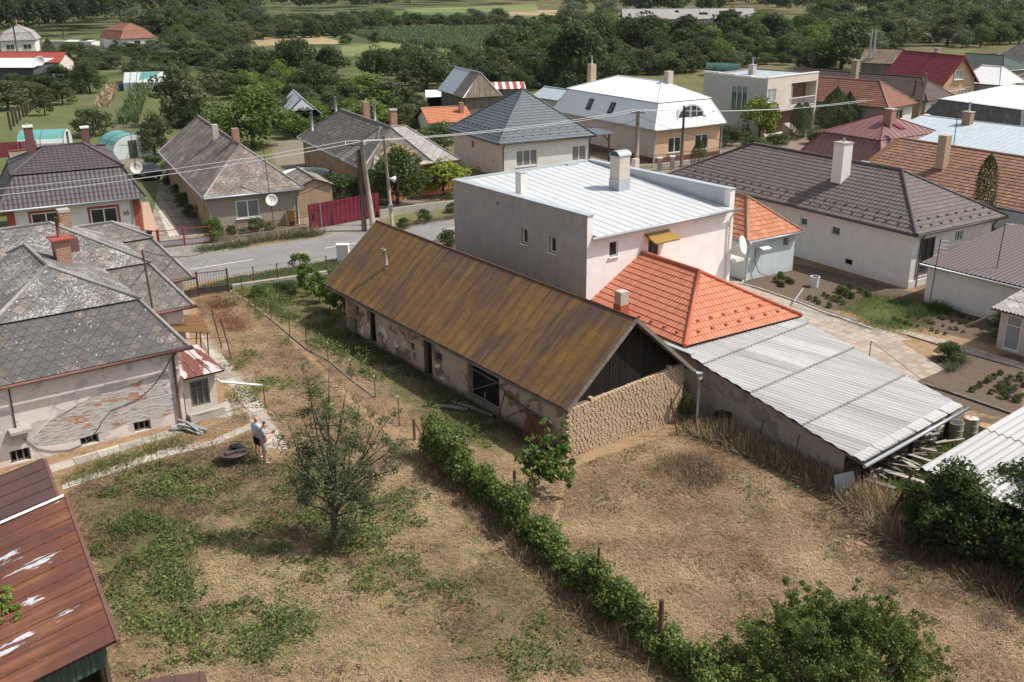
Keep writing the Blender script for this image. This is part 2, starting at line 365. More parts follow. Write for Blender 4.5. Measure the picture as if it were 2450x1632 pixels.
MT['purple_tile'] = rooftile('purple_brown_metal_tile', [(.075, .062, .068), (.085, .07, .075)], .32, .38, mossamt=0, wave=.55, rough=.55, spec=.4, fine=.06)
MT['slate_tile'] = rooftile('slate_blue_tile', [(.095, .112, .127), (.105, .122, .138), (.115, .132, .147)], .3, .36, mossamt=0, wave=.3, rough=.4, spec=.5, fine=.06)
MT['red_tile'] = rooftile('dark_red_metal_tile', [(.22, .032, .04), (.25, .04, .045)], .3, .4, mossamt=0, wave=.8, rough=.45, fine=.08)
MT['green_tile'] = rooftile('dark_green_tile', [(.05, .075, .065), (.06, .09, .078)], .3, .4, mossamt=0, wave=.6, fine=.1)
MT['old_tile'] = rooftile('old_clay_tile', [(.24, .12, .075), (.34, .17, .105), (.30, .135, .08), (.40, .225, .15), (.25, .15, .11)], .2, .34, (.11, .085, .065), .38, (.62, .5, .42), .06, .6)
MT['old_tile2'] = rooftile('weathered_clay_tile', [(.2, .095, .065), (.27, .115, .075), (.24, .10, .065), (.3, .13, .085)], .2, .34, (.1, .075, .06), .3, None, 0, .6)
MT['clay_tile'] = rooftile('orange_clay_tile', [(.44, .17, .09), (.52, .21, .11), (.46, .16, .085), (.56, .27, .16)], .2, .34, (.2, .13, .09), .2, None, 0, .6)
MT['bright_tile'] = rooftile('bright_clay_tile', [(.50, .2, .11), (.56, .24, .13), (.52, .19, .1)], .22, .36, (.36, .2, .13), .12, None, 0, .6)
MT['dark_tile'] = rooftile('dark_brown_tile', [(.085, .06, .053), (.10, .07, .06), (.12, .085, .072)], .25, .33, (.06, .05, .045), .25, None, 0, .5)
MT['shingle'] = shingle('lichen_shingle', (.135, .128, .122), (.5, .49, .47), amt=.55)
MT['shingle2'] = shingle('brown_lichen_shingle', (.155, .128, .112), (.46, .42, .375), .6, (.26, .14, .11), .36)
MT['shingle_plain'] = shingle('grey_shingle', (.15, .14, .128), (.42, .39, .35), .38, (.24, .19, .15), .36)
MT['shingle_dark'] = shingle('dark_shingle', (.115, .11, .107), (.42, .4, .37), .34, (.15, .12, .1), .36)
MT['eternit'] = shingle('pale_cement_roof', (.30, .285, .27), (.4, .38, .36), .2, (.33, .28, .25), .6)
MT['ridge_grey'] = plain('mortar_ridge', (.3, .285, .265), .95, .5, 6)
MT['ridge_dark'] = plain('dark_ridge', (.09, .078, .075), .6, .15)
MT['ridge_orange'] = plain('orange_ridge', (.42, .12, .06), .5, .15)
MT['ridge_clay'] = plain('clay_ridge', (.33, .2, .14), .85, .4)
MT['ridge_slate'] = plain('slate_ridge', (.11, .125, .14), .5, .1)
MT['ridge_red'] = plain('red_ridge', (.2, .035, .04), .5, .1)
MT['brick'] = brickm('chimney_brick')
MT['brick_yellow'] = brickm('yellow_brick', (.42, .27, .15), (.5, .35, .22), (.45, .4, .34))
MT['brick_white'] = brickm('limewashed_brick', (.55, .5, .44), (.62, .57, .5), (.5, .45, .4), .25, .1, .2)
MT['brick_pale'] = brickm('pale_brick', (.5, .44, .39), (.56, .5, .45), (.45, .4, .35), .25, .08, .2)
MT['brick_dark'] = brickm('dark_red_brick', (.15, .045, .035), (.19, .06, .045), (.25, .2, .18))
MT['concrete'] = plain('concrete', (.40, .37, .33), .95, .3, 2)
MT['concrete_pole'] = plain('pole_concrete', (.33, .285, .225), .95, .35, 3)
MT['concrete_dark'] = plain('mossy_concrete', (.17, .155, .135), .95, .4, 3)
MT['wood_dark'] = woodm('black_boards', (.009, .0075, .0065), (.03, .024, .02))
MT['wood_grey'] = woodm('grey_boards', (.12, .1, .085), (.27, .24, .21))
MT['wood_brown'] = woodm('brown_boards', (.1, .05, .03), (.2, .1, .06))
MT['wood_pole'] = plain('weathered_wood', (.13, .10, .075), .95, .4, 6)
MT['white_paint'] = plain('white_paint', (.8, .79, .77), .5, .06)
MT['grey_metal'] = plain('galvanised_metal', (.38, .40, .42), .45, .2, 4, .5, .3)
MT['dark_metal'] = plain('dark_metal', (.06, .055, .055), .5, .2)
MT['rust'] = plain('rusty_iron', (.13, .06, .04), .85, .45, 9)
MT['rust_red'] = plain('red_oxide_paint', (.33, .07, .05), .6, .25, 5)
MT['gutter_brown'] = plain('brown_gutter', (.16, .08, .065), .6, .3, 5)
MT['brick_red_paint'] = plain('brick_red_paint', (.33, .085, .06), .8, .1)
MT['maroon'] = plain('maroon_paint', (.17, .022, .04), .5, .12)
MT['blind'] = NT('striped_blind', .6).fin((.3, .31, .3))
def _glass(name, c, stripe=None):
    n = NT(name, .08, .6)
    if stripe:
        x, y, z = n.sep(n.uv()); c = n.mix(n.math('LESS_THAN', n.math('FRACT', n.math('MULTIPLY', y, 6.5)), .5), c, stripe)
    return n.fin(c)
MT['glass'] = _glass('dark_glass', (.02, .022, .025))
MT['glass_grey'] = _glass('grey_glass', (.06, .065, .07))
MT['glass_blind'] = _glass('blind_behind_glass', (.13, .14, .14), (.22, .23, .22))
MT['glass_curtain'] = _glass('curtained_glass', (.3, .32, .34))
MT['glass_green'] = _glass('green_glass_block', (.02, .075, .055))
MT['dark'] = NT('dark_void', .9, .1).fin((.012, .011, .01))
MT['plastic_white'] = plain('white_plastic', (.72, .7, .66), .5, .1)
MT['dish'] = plain('pale_dish', (.68, .64, .58), .5, .1)
MT['yellow_corr'] = plain('yellow_fibreglass', (.5, .33, .1), .6, .25, 8)
MT['bark'] = plain('bark', (.085, .068, .052), .95, .4, 12)
MT['bark_light'] = plain('pale_bark', (.2, .17, .14), .95, .3, 12)
LG = {'dark': [(0, (.018, .028, .012)), (.4, (.038, .056, .022)), (.8, (.07, .096, .036)), (1, (.12, .14, .05))],
      'olive': [(0, (.032, .042, .02)), (.5, (.074, .092, .042)), (.9, (.13, .148, .068)), (1, (.19, .195, .09))],
      'green': [(0, (.025, .042, .015)), (.5, (.06, .092, .028)), (.9, (.11, .155, .048)), (1, (.18, .215, .07))],
      'bright': [(0, (.045, .08, .015)), (.5, (.1, .17, .03)), (.9, (.18, .26, .05)), (1, (.28, .32, .08))],
      'grey': [(0, (.05, .065, .045)), (.5, (.1, .12, .08)), (1, (.19, .21, .15))],
      'lime': [(0, (.09, .12, .015)), (.5, (.19, .24, .03)), (1, (.32, .35, .06))],
      'plum': [(0, (.045, .06, .03)), (.4, (.095, .125, .062)), (.8, (.155, .19, .085)), (1, (.28, .28, .09))],
      'vine': [(0, (.028, .045, .012)), (.45, (.066, .102, .026)), (.8, (.125, .175, .045)), (1, (.25, .275, .08))],
      'straw': [(0, (.09, .06, .036)), (.35, (.25, .172, .10)), (.7, (.46, .335, .20)), (1, (.62, .49, .32))],
      'corn': [(0, (.035, .06, .03)), (.5, (.075, .12, .055)), (.9, (.13, .18, .085)), (1, (.2, .23, .12))],
      'redstalk': [(0, (.14, .05, .035)), (.5, (.30, .12, .075)), (1, (.45, .24, .15))], 'petal': [(0, (.35, .02, .12)), (.6, (.55, .05, .2)), (1, (.7, .2, .35))],
      'brownweed': [(0, (.06, .04, .028)), (.5, (.14, .09, .055)), (1, (.26, .17, .1))]}
for k_, st_ in LG.items(): MT['leaf_'+k_] = leafm('leaf_'+k_, st_, .12 if k_ in ('straw', 'brownweed', 'redstalk') else .3)
# ---------------------------------------------------------------- building pieces
def clip(poly, ax, val, ge):
    out = []; n = len(poly)
    for i in range(n):
        a, b = poly[i], poly[(i+1) % n]; ia = (a[ax] >= val) == ge or a[ax] == val; ib = (b[ax] >= val) == ge or b[ax] == val
        if ia: out.append(a)
        if ia != ib:
            d = b[ax]-a[ax]
            if abs(d) > 1e-9:
                t = (val-a[ax])/d; out.append((a[0]+(b[0]-a[0])*t, a[1]+(b[1]-a[1])*t))
    return out
FACE_N = [0]
def roofface(m, pts, st, mi=0, under=1, thick=.07):
    """one flat roof plane; first edge is the eave. st = style dict"""
    pts = [Vector(p) for p in pts]; s_ = (pts[1]-pts[0]).normalized()
    n = None
    for i in range(2, len(pts)):
        c = (pts[1]-pts[0]).cross(pts[i]-pts[0])
        if c.length > 1e-6: n = c.normalized(); break
    if n.z < 0: n = -n
    t_ = n.cross(s_); o = pts[0]
    if t_.z < 0: t_ = -t_
    FACE_N[0] += 1; uo = FACE_N[0]*17.37; ub = (uo % 31, 0)
    q = [((p-o).dot(s_), (p-o).dot(t_)) for p in pts]
    W = lambda a, b, h=0.0: o+s_*a+t_*b+n*h
    W1 = [W]
    T = max(b for a, b in q); A0 = min(a for a, b in q); A1 = max(a for a, b in q); B0 = min(b for a, b in q)
    def emit(pl, hf, W=None):
        W = W or W1[0]
        pl = [p for i, p in enumerate(pl) if abs(p[0]-pl[i-1][0])+abs(p[1]-pl[i-1][1]) > 1e-5]
        if len(pl) < 3: return
        ar = sum(pl[i-1][0]*pl[i][1]-pl[i][0]*pl[i-1][1] for i in range(len(pl)))
        if abs(ar) < 1e-6: return
        P3 = [W(a, b, hf(a, b)) for a, b in pl]; uv = [(a+ub[0], b) for a, b in pl]
        if (P3[1]-P3[0]).cross(P3[2]-P3[0]).dot(n) < 0 and ar*1 != 0:
            pass
        nn = Vector((0, 0, 0))
        for i in range(len(P3)): nn += (P3[i-1]).cross(P3[i])
        if nn.dot(n) < 0: P3.reverse(); uv.reverse()
        m.poly(P3, mi, uv)
    k = st['k']
    if k == 'course':
        h = st.get('h', .34); lf = st.get('lift', .035); j = math.floor(B0/h)
        while j*h < T-1e-4:
            pl = clip(clip(q, 1, max(j*h, B0), True), 1, min((j+1)*h, T), False)
            if len(pl) >= 3:
                emit(pl, lambda a, b, j=j: lf*(1-(b/h-j))+.004)
                lo = [p for p in pl if abs(p[1]-max(j*h, B0)) < 1e-4]
                if len(lo) >= 2 and j*h >= B0-1e-6:
                    a0 = min(p[0] for p in lo); a1 = max(p[0] for p in lo)
                    if a1-a0 > 1e-3: m.poly([W(a0, j*h, .004), W(a1, j*h, .004), W(a1, j*h, lf+.004), W(a0, j*h, lf+.004)], mi, [(a0+ub[0], j*h-.02), (a1+ub[0], j*h-.02), (a1+ub[0], j*h), (a0+ub[0], j*h)])
            j += 1
    elif k == 'corr':
        sk = st.get('skew', 0.0); q0 = q; q = [(a-sk*b, b) for a, b in q]; W0 = W; W = lambda a, b, h=0.0: W0(a+sk*b, b, h); W1[0] = W; A0 = min(a for a, b in q); A1 = max(a for a, b in q)
        p = st.get('pitch', .177); am = st.get('amp', .026); ns = 6; d = p/ns; i = math.floor(A0/d); rows = st.get('rows', 3.0)
        while i*d < A1:
            pc = clip(clip(q, 0, max(i*d, A0), True), 0, min((i+1)*d, A1), False)
            if len(pc) >= 3:
                j = math.floor(B0/rows)
                while j*rows < T:
                    pr = clip(clip(pc, 1, max(j*rows, B0), True), 1, min((j+1)*rows, T), False)
                    if len(pr) >= 3:
                        f = lambda a, b, j=j: .03+am*math.sin(2*math.pi*a/p)+st.get('lap', .03)*(1-(b/rows-j))
                        emit(pr, f)
                        if j*rows > B0+.01:
                            lo = [x for x in pr if abs(x[1]-j*rows) < 1e-4]
                            if len(lo) >= 2:
                                a0 = min(x[0] for x in lo); a1 = max(x[0] for x in lo); b = j*rows
                                m.poly([W(a0, b, .0), W(a1, b, .0), W(a1, b, f(a1, b)), W(a0, b, f(a0, b))], mi)
                    j += 1
            i += 1
        q = q0; W = W0
    else:
        emit(q, lambda a, b: .004)
        if k == 'seam':
            p = st.get('pitch', .55); hh = st.get('hh', .035); ww = st.get('ww', .02); i = math.floor(A0/p)+1
            while i*p < A1-.02:
                a = i*p; c1 = clip(clip(q, 0, a-.005, True), 0, a+.005, False)
                if len(c1) >= 3:
                    b0 = min(x[1] for x in c1); b1 = max(x[1] for x in c1)
                    if b1-b0 > .05: m.bar(W(a, b0, hh/2), W(a, b1, hh/2), ww, hh, mi)
                i += 1
    # underside and edges
    m.poly([W(a, b, -thick) for a, b in q][::-1], under)
    c = Vector((0, 0, 0))
    for p in pts: c += p
    c /= len(pts)
    for i in range(len(q)):
        a, b = q[i], q[(i+1) % len(q)]
        f4 = [W(*a, -thick), W(*b, -thick), W(*b, .002), W(*a, .002)]
        nn = (f4[1]-f4[0]).cross(f4[2]-f4[0])
        if nn.dot((f4[0]+f4[1])/2-c) < 0: f4.reverse()
        m.poly(f4, under)
def hip_faces(fr, L, W, ze, zr, r0, r1, a0=0, b0=0, axis='a'):
    """faces of a gable or hip roof over a rectangle, and its ridge and hip lines"""
    if axis == 'a': P = lambda a, b, z: fr.P(a0+a, b0+b, z)
    else:
        P = lambda a, b, z: fr.P(a0+W-b, b0+a, z)
    A, B, C, D = P(0, 0, ze), P(L, 0, ze), P(L, W, ze), P(0, W, ze); r, q = P(r0, W/2, zr), P(L-r1, W/2, zr)
    pyr = (r-q).length < .05
    f = [[A, B, q] if pyr else [A, B, q, r], [C, D, r] if pyr else [C, D, r, q]]; ln = [] if pyr else [(r, q)]
    if r0 > .05: f.append([D, A, r]); ln += [(A, r), (D, r)]
    if r1 > .05: f.append([B, C, q]); ln += [(B, q), (C, q)]
    return f, ln
def mansard_faces(fr, L, W, ze, zb, zr, ins, r0, r1, a0=0, b0=0, axis='a', lip=.14):
    if axis == 'a': P = lambda a, b, z: fr.P(a0+a, b0+b, z)
    else: P = lambda a, b, z: fr.P(a0+W-b, b0+a, z)
    i = ins
    E = [P(0, 0, ze), P(L, 0, ze), P(L, W, ze), P(0, W, ze)]; K = [P(i, i, zb), P(L-i, i, zb), P(L-i, W-i, zb), P(i, W-i, zb)]
    f = []; ln = []
    for k in range(4):
        f.append([E[k], E[(k+1) % 4], K[(k+1) % 4], K[k]]); ln.append((E[k], K[k]))
    j = i-lip
    sub = Fr((0, 0), 0)
    U_ = [P(j, j, zb-.06), P(L-j, j, zb-.06), P(L-j, W-j, zb-.06), P(j, W-j, zb-.06)]
    r, q = P(r0, W/2, zr), P(L-r1, W/2, zr)
    pyr = (r-q).length < .05
    f2 = [[U_[0], U_[1], q] if pyr else [U_[0], U_[1], q, r], [U_[2], U_[3], r] if pyr else [U_[2], U_[3], r, q], [U_[3], U_[0], r], [U_[1], U_[2], q]]
    if not pyr: ln.append((r, q))
    ln += [(U_[0], r), (U_[3], r), (U_[1], q), (U_[2], q)]
    return f, f2, ln
def wallface(m, p0, p1, z0, z1, ops=(), depth=.16, mi=0, gable=None, uoff=0.0):
    """outer wall skin from p0 to p1 (outside on the right-hand side of p0->p1 seen from above is NOT needed: inward given)"""
    p0 = Vector(p0); p1 = Vector(p1); d = (p1-p0); L = d.length; d.normalize(); inn = Vector((-d.y, d.x, 0))
    P = lambda s, z, k=0.0: Vector((p0.x, p0.y, 0))+d*s+inn*k+Vector((0, 0, z))
    xs = sorted({0, L, *[min(max(v, 0), L) for o in ops for v in o[:2]]}); zs = sorted({z0, z1, *[min(max(v, z0), z1) for o in ops for v in o[2:4]]})
    for i in range(len(xs)-1):
        for j in range(len(zs)-1):
            a, b, c, e = xs[i], xs[i+1], zs[j], zs[j+1]
            if b-a < 1e-6 or e-c < 1e-6: continue
            if any(o[0] < (a+b)/2 < o[1] and o[2] < (c+e)/2 < o[3] for o in ops): continue
            m.poly([P(a, c), P(b, c), P(b, e), P(a, e)], mi, [(a+uoff, c), (b+uoff, c), (b+uoff, e), (a+uoff, e)])
    for o in ops:
        a, b, c, e = o[:4]; k = depth
        for f in ([P(a, c), P(a, e), P(a, e, k), P(a, c, k)], [P(b, e), P(b, c), P(b, c, k), P(b, e, k)], [P(b, c), P(a, c), P(a, c, k), P(b, c, k)], [P(a, e), P(b, e), P(b, e, k), P(a, e, k)]):
            m.poly(f, mi, [(a+uoff, 1.5), (a+uoff+.1, 1.5), (a+uoff+.1, 1.7), (a+uoff, 1.7)])
    if gable:
        g = [(s, z) for s, z in gable]; m.poly([P(0, z1)]+[P(L, z1)]+[P(s, z) for s, z in g], mi, [(uoff, z1), (L+uoff, z1)]+[(s+uoff, z) for s, z in g])
    return P
def window(parent, P, o, frame='white_paint', pane='glass', mull=1, sill=True, trans=False, fw=.07, depth=.13, surround=None, sillmat=None):
    a, b, c, e = o[:4]
    def bb(m, a0, a1, c0, c1, k0, k1, mi=0):
        q = [P(a0, c0, k0), P(a1, c0, k0), P(a0, c1, k0), P(a0, c0, k1)]; o_ = q[0]
        x, z, y = (q[1]-o_)/2, (q[2]-o_)/2, (q[3]-o_)/2; m.box(o_+x+y+z, x, y, z, mi)
    m = M(); k0, k1 = depth-.07, depth-.01
    bb(m, a, b, c, c+fw, k0, k1); bb(m, a, b, e-fw, e, k0, k1); bb(m, a, a+fw, c+fw, e-fw, k0, k1); bb(m, b-fw, b, c+fw, e-fw, k0, k1)
    for i in range(1, mull+1):
        s = a+(b-a)*i/(mull+1); bb(m, s-fw*.5, s+fw*.5, c+fw, e-fw, k0+.004, k1)
    if trans: bb(m, a+fw, b-fw, c+(e-c)*.68, c+(e-c)*.68+fw*.7, k0+.008, k1)
    wo = m.build('window', MT[frame], parent)
    m = M(); m.poly([P(a+.02, c+.02, depth-.03), P(b-.02, c+.02, depth-.03), P(b-.02, e-.02, depth-.03), P(a+.02, e-.02, depth-.03)], 0, [(0, 0), (b-a, 0), (b-a, e-c), (0, e-c)])
    m.poly([P(a, c, depth+.02), P(b, c, depth+.02), P(b, e, depth+.02), P(a, e, depth+.02)], 0, [(0, 0), (b-a, 0), (b-a, e-c), (0, e-c)])
    m.build('pane', MT[pane], wo)
    if sill:
        m = M(); bb(m, a-.06, b+.06, c-.05, c, -.1, depth-.07); m.build('sill', MT[sillmat or frame], wo)
    if surround:
        m = M(); t = .16
        bb(m, a-t, a, c, e+t, -.02, .0); bb(m, b, b+t, c, e+t, -.02, .0); bb(m, a, b, e, e+t, -.02, .0); m.build('surround', MT[surround], wo)
    return wo
def opening_fill(parent, P, o, mat, name='door', depth=.1):
    a, b, c, e = o[:4]; m = M()
    m.poly([P(a, c, depth), P(b, c, depth), P(b, e, depth), P(a, e, depth)], 0, [(0, 0), (b-a, 0), (b-a, e-c), (0, e-c)]); return m.build(name, MT[mat], parent)
def caps(parent, lines, mat, r=.09, name='ridge_cap', lift=.03):
    m = M()
    for p, q in lines:
        d = (q-p).normalized(); m.tube([p+Vector((0, 0, lift))-d*.03, q+Vector((0, 0, lift))+d*.02], r, 7)
    return m.build(name, MT[mat], parent, smooth=True)
def gutter(parent, p, q, mat='grey_metal', out=None, r=.075, down=None, name='gutter'):
    m = M(); o = Vector(out) if out is not None else Vector((0, 0, 0)); z = Vector((0, 0, -.07))
    m.tube([Vector(p)+o*.06+z, Vector(q)+o*.06+z], r, 8); return m.build(name, MT[mat], parent, smooth=True)
def downpipe(parent, pts, mat='grey_metal', r=.05):
    m = M(); m.tube(pts, r, 8); return m.build('downpipe', MT[mat], parent, smooth=True)
def chimney(parent, c, sx, sy, z0, z1, yaw, mat='brick', cap='concrete', capt=.08, capo=.06, pots=0, pipe=None, pipemat='grey_metal', hood=None, flash=None):
    f = Fr((c[0], c[1]), yaw); m = M(); m.bx(f, -sx/2, sx/2, -sy/2, sy/2, z0, z1); ch = m.build('chimney', MT[mat], parent)
    if cap: m = M(); m.bx(f, -sx/2-capo, sx/2+capo, -sy/2-capo, sy/2+capo, z1+.001, z1+capt); m.build('chimney_cap', MT[cap], ch)
    if pipe: m = M(); m.tube([f.P(0, 0, z1+.02), f.P(0, 0, z1+pipe)], .085, 8); m.build('flue_pipe', MT[pipemat], ch, smooth=True)
    if flash: m = M(); m.bx(f, -sx/2-.03, sx/2+.03, -sy/2-.03, sy/2+.03, z0, z0+(z1-z0)*.42); m.build('flashing', MT[flash], ch)
    return ch
def slope_z(ze, zr, W, b): return ze+(zr-ze)*min(b, W-b)/(W/2)
def house(name, label, cat, fr, L, W, ze, zr, r0=0, r1=0, oh=.45, ohg=.35, roof='old_tile', style=None, walls='white_plaster', under='wood_dark', ridge='ridge_clay', ops=None,
          axis='a', man=None, gut='grey_metal', plinth=None, group=None, cr=.09, gablemat=None, zb0=0.0, wallthick=True, upper=None, gw='b'):
    """ops: {'s': side b=0, 'e': end a=L, 'n': side b=W, 'w': end a=0} openings (s0,s1,z0,z1) measured along the wall in a/b"""
    style = style or {'k': 'course'}
    root = thing(name, label, cat, fr.P(L/2, W/2), group)
    m = M(); lines = []
    if man:
        ins, zb = man; f1, f2, lines = mansard_faces(fr, *((L, W) if axis == 'a' else (W, L)), ze, zb, zr, ins, r0, r1, axis=axis); fs = f1+f2
    elif axis == 'a': fs, lines = hip_faces(fr, L, W, ze, zr, r0, r1)
    else: fs, lines = hip_faces(fr, W, L, ze, zr, r0, r1, axis='b')
    for f in fs: roofface(m, f, style)
    rf = m.build('roof', [MT[roof], MT[under]], root)
    rc = caps(rf, lines, ridge, cr)
    ops = ops or {}; m = M()
    if axis == 'a': sl = (zr-ze)/(W/2)
    else: sl = (zr-ze)/(L/2)
    if man: sl = (man[1]-ze)/man[0]
    zt = ze+oh*sl-.09
    ga = oh if (r0 > .05 or man) else ohg; gb = oh if (r1 > .05 or man) else ohg
    ia0, ia1, ib0, ib1 = (ga, L-gb, oh, W-oh) if axis == 'a' else (oh, L-oh, ga, W-gb)
    c = [fr.P(ia0, ib0), fr.P(ia1, ib0), fr.P(ia1, ib1), fr.P(ia0, ib1)]
    def off(lst, d): return [(q_[0]-d, q_[1]-d, q_[2], q_[3]) for q_ in lst]
    Ps = {}
    g = lambda Lw, half: [(Lw-(Lw-0)/2, zt+(Lw/2)*sl-.0)]
    wl, wb = ia1-ia0, ib1-ib0
    def rev(lst, hi): return [(hi-o[1], hi-o[0], o[2], o[3]) for o in lst]
    Ps['s'] = wallface(m, c[0], c[1], zb0, zt, off(ops.get('s', []), ia0), gable=None if (axis == 'a' or r0 > .05 or man) else g(wl, 0))
    Ps['e'] = wallface(m, c[1], c[2], zb0, zt, off(ops.get('e', []), ib0), gable=None if (axis != 'a' or r1 > .05 or man) else g(wb, 0), uoff=11)
    Ps['n'] = wallface(m, c[2], c[3], zb0, zt, rev(ops.get('n', []), ia1), gable=None if (axis == 'a' or r1 > .05 or man) else g(wl, 0), uoff=23)
    Ps['w'] = wallface(m, c[3], c[0], zb0, zt, rev(ops.get('w', []), ib1), gable=None if (axis != 'a' or r0 > .05 or man) else g(wb, 0), uoff=37)
    wo = m.build('wall', MT[walls], root)
    if plinth:
        m = M(); m.bx(fr, ia0-.04, ia1+.04, ib0-.04, ib1+.04, -.02, plinth[0]); m.build('plinth', MT[plinth[1]], root)
    E = [(fr.P(0, 0, ze), fr.P(L, 0, ze), -fr.B), (fr.P(L, 0, ze), fr.P(L, W, ze), fr.A), (fr.P(L, W, ze), fr.P(0, W, ze), fr.B), (fr.P(0, W, ze), fr.P(0, 0, ze), -fr.A)]
    if gut:
        if axis == 'a': need = [0] + ([1] if (r1 > .05 or man) else [])
        else: need = [1] + ([0] if (r0 > .05 or man) else [])
        for k in need: gutter(root, E[k][0], E[k][1], gut, E[k][2])
    H = dict(root=root, roof=rf, wall=wo, P=Ps, ia=(ia0, ia1), ib=(ib0, ib1), zt=zt, fr=fr, ops=ops)
    def win(side, o, **kw):
        d = {'s': o[0]-ia0, 'e': o[0]-ib0}
        if side == 's': q = (o[0]-ia0, o[1]-ia0, o[2], o[3])
        elif side == 'e': q = (o[0]-ib0, o[1]-ib0, o[2], o[3])
        elif side == 'n': q = (ia1-o[1], ia1-o[0], o[2], o[3])
        else: q = (ib1-o[1], ib1-o[0], o[2], o[3])
        return window(root, Ps[side], q, **kw)
    H['win'] = win
    return H
def guards(H, fr, pts, mat):
    """small snow catchers standing on a roof, each a part of that roof"""
    o = None
    for p in pts:
        if o is None:
            m = M(); m.box(p+Vector((0, 0, .05)), fr.A*.07, fr.B*.07, Vector((0, 0, .045))); o = m.build('snow_guard', MT[mat], H['roof']); p0 = p
        else:
            c = o.copy(); COL.objects.link(c); c.parent = H['roof']; c.location = p-p0
def antenna(parent, base, top, els=0, mat='rust', r=.025):
    m = M(); m.tube([base, top], r, 6)
    for i in range(els):
        p = Vector(top)+Vector((0, 0, -.1-.16*i)); m.tube([p-Vector((.3, .1, 0)), p+Vector((.3, .1, 0))], .012, 4)
    return m.build('antenna', MT[mat], parent)
def dish(parent, c, d, r=.45, mat='dish', name='dish'):
    d = Vector(d).normalized(); m = M(); T5 = (.01, .35, .65, .85, 1.0); m.lathe(c, [(r*t, -.26*r*(1-t*t)-.03) for t in T5]+[(r*t*.97, -.26*r*(1-t*t)) for t in T5[::-1]], 18, 0, d)
    m.tube([Vector(c)+Vector((0, 0, -r*.9)), Vector(c)+d*r*.8], .015, 5); m.box(Vector(c)+d*r*.85, Vector((.05, 0, 0)), Vector((0, .05, 0)), Vector((0, 0, .05)))
    return m.build(name, MT[mat], parent, smooth=True)
# ---------------------------------------------------------------- the long rust-roofed barn in the middle
BF = Fr((-10.38, 53.41), -.9496); BL, BW, BZE, BZR = 21.5, 7.0, 2.28, 5.33
barn = thing('barn', 'long low mud-walled barn under a rust-brown sheet roof in the middle of the yards', 'barn', BF.P(11, 3.5))
m = M(); seam = dict(k='seam', pitch=.7, hh=.03, ww=.022)
for f in hip_faces(BF, BL, BW, BZE, BZR, 0, 0)[0]: roofface(m, f, seam)
brf = m.build('roof', [MT['barn_roof'], MT['wood_grey']], barn)
caps(brf, [(BF.P(-.05, BW/2, BZR), BF.P(BL+.02, BW/2, BZR))], 'rust', .05, lift=.01)
m = M()
for s in (0, 1):
    q = BF.P(BL+.03, BW/2, BZR-.03); p = BF.P(BL+.03, 0 if s == 0 else BW, BZE-.05); m.bar(p, q, .04, .17)
    q = BF.P(-.03, BW/2, BZR-.03); p = BF.P(-.03, 0 if s == 0 else BW, BZE-.05); m.bar(p, q, .04, .15)
m.bar(BF.P(0, .03, BZE-.13), BF.P(BL, .03, BZE-.13), .07, .1)
m.build('bargeboard', MT['wood_grey'], brf)
m = M(); m.tube([BF.P(4.0, 1.8, 3.75), BF.P(3.97, 1.78, 4.3), BF.P(3.9, 1.72, 4.75)], .1, 10); m.tube([BF.P(3.9, 1.72, 4.73), BF.P(3.88, 1.70, 4.86)], .125, 10)
m.tube([BF.P(4.0, 1.8, 3.72), BF.P(4.0, 1.8, 3.98)], .15, 10); m.build('flue_pipe', MT['concrete_pole'], brf, smooth=True)
bops = [(2.95, 3.42, 1.2, 1.78), (4.3, 5.2, .1, 1.85), (8.85, 9.15, 1.0, 1.35), (10.05, 10.8, .08, 1.85), (11.15, 11.72, 1.15, 1.6), (13.9, 16.4, .3, 1.88)]
m = M(); x0, x1, y0, y1 = 1.85, 21.12, .32, 6.55
zt = BZE+.32*(BZR-BZE)/(BW/2)-.1
bP = wallface(m, BF.P(x0, y0), BF.P(x1, y0), 0, zt, [(o[0]-x0, o[1]-x0, o[2], o[3]) for o in bops], .3)
wallface(m, BF.P(x1, y1), BF.P(x0, y1), 0, zt, uoff=40); wallface(m, BF.P(x0, y1), BF.P(x0, y0), 0, zt, gable=[((y1-y0)/2, BZR-.15)], uoff=70)
wallface(m, BF.P(x1-.5, y0), BF.P(x1-.5, y1), 0, zt, uoff=90)
bwall = m.build('wall', MT['barn_plaster'], barn)
for i, o in enumerate(bops):
    q = (o[0]-x0, o[1]-x0, o[2], o[3])
    if i in (1, 3, 5): opening_fill(barn, bP, q, 'wood_dark', 'door', .22 if i != 5 else .28)
    elif i in (0, 4): window(barn, bP, q, 'wood_grey', 'dark', 1, sill=False)
    else: opening_fill(barn, bP, q, 'dark', 'vent', .2)
# patches of lime wash left on the plaster, a plank hatch, a low plank across the big door
rr = random.Random(4)
def blob(m, P, cx, cz, rx, rz, n=22, k=-.006, seed=1, jag=.4):
    r = random.Random(seed); pts = []
    for i in range(n):
        a = 2*math.pi*i/n; q = 1-jag*r.random(); pts.append((cx+rx*math.cos(a)*q, cz+rz*math.sin(a)*q))
    for i in range(n):
        a, b = pts[i], pts[(i+1) % n]; m.poly([P(cx, cz, k), P(*a, k), P(*b, k)], 0, [(cx, cz+2), (a[0], a[1]+2), (b[0], b[1]+2)])
for sd, (cx, cz, rx, rz) in enumerate([(5.9, .95, .75, .5), (4.7-.3-x0+1.85, .8, .2, .6), (7.3, .8, .28, .35), (11.3, .62, .38, .55), (11.65, .3, .2, .45), (3.6, .6, .3, .5), (8.2, 1.1, .3, .3), (18.6, 1.35, .35, .12)]):
    m = M(); blob(m, bP, cx-x0, cz, rx, rz, 26, -.006-.0008*sd, sd+3, .55); m.build('lime_patch', MT['barn_white'], bwall)
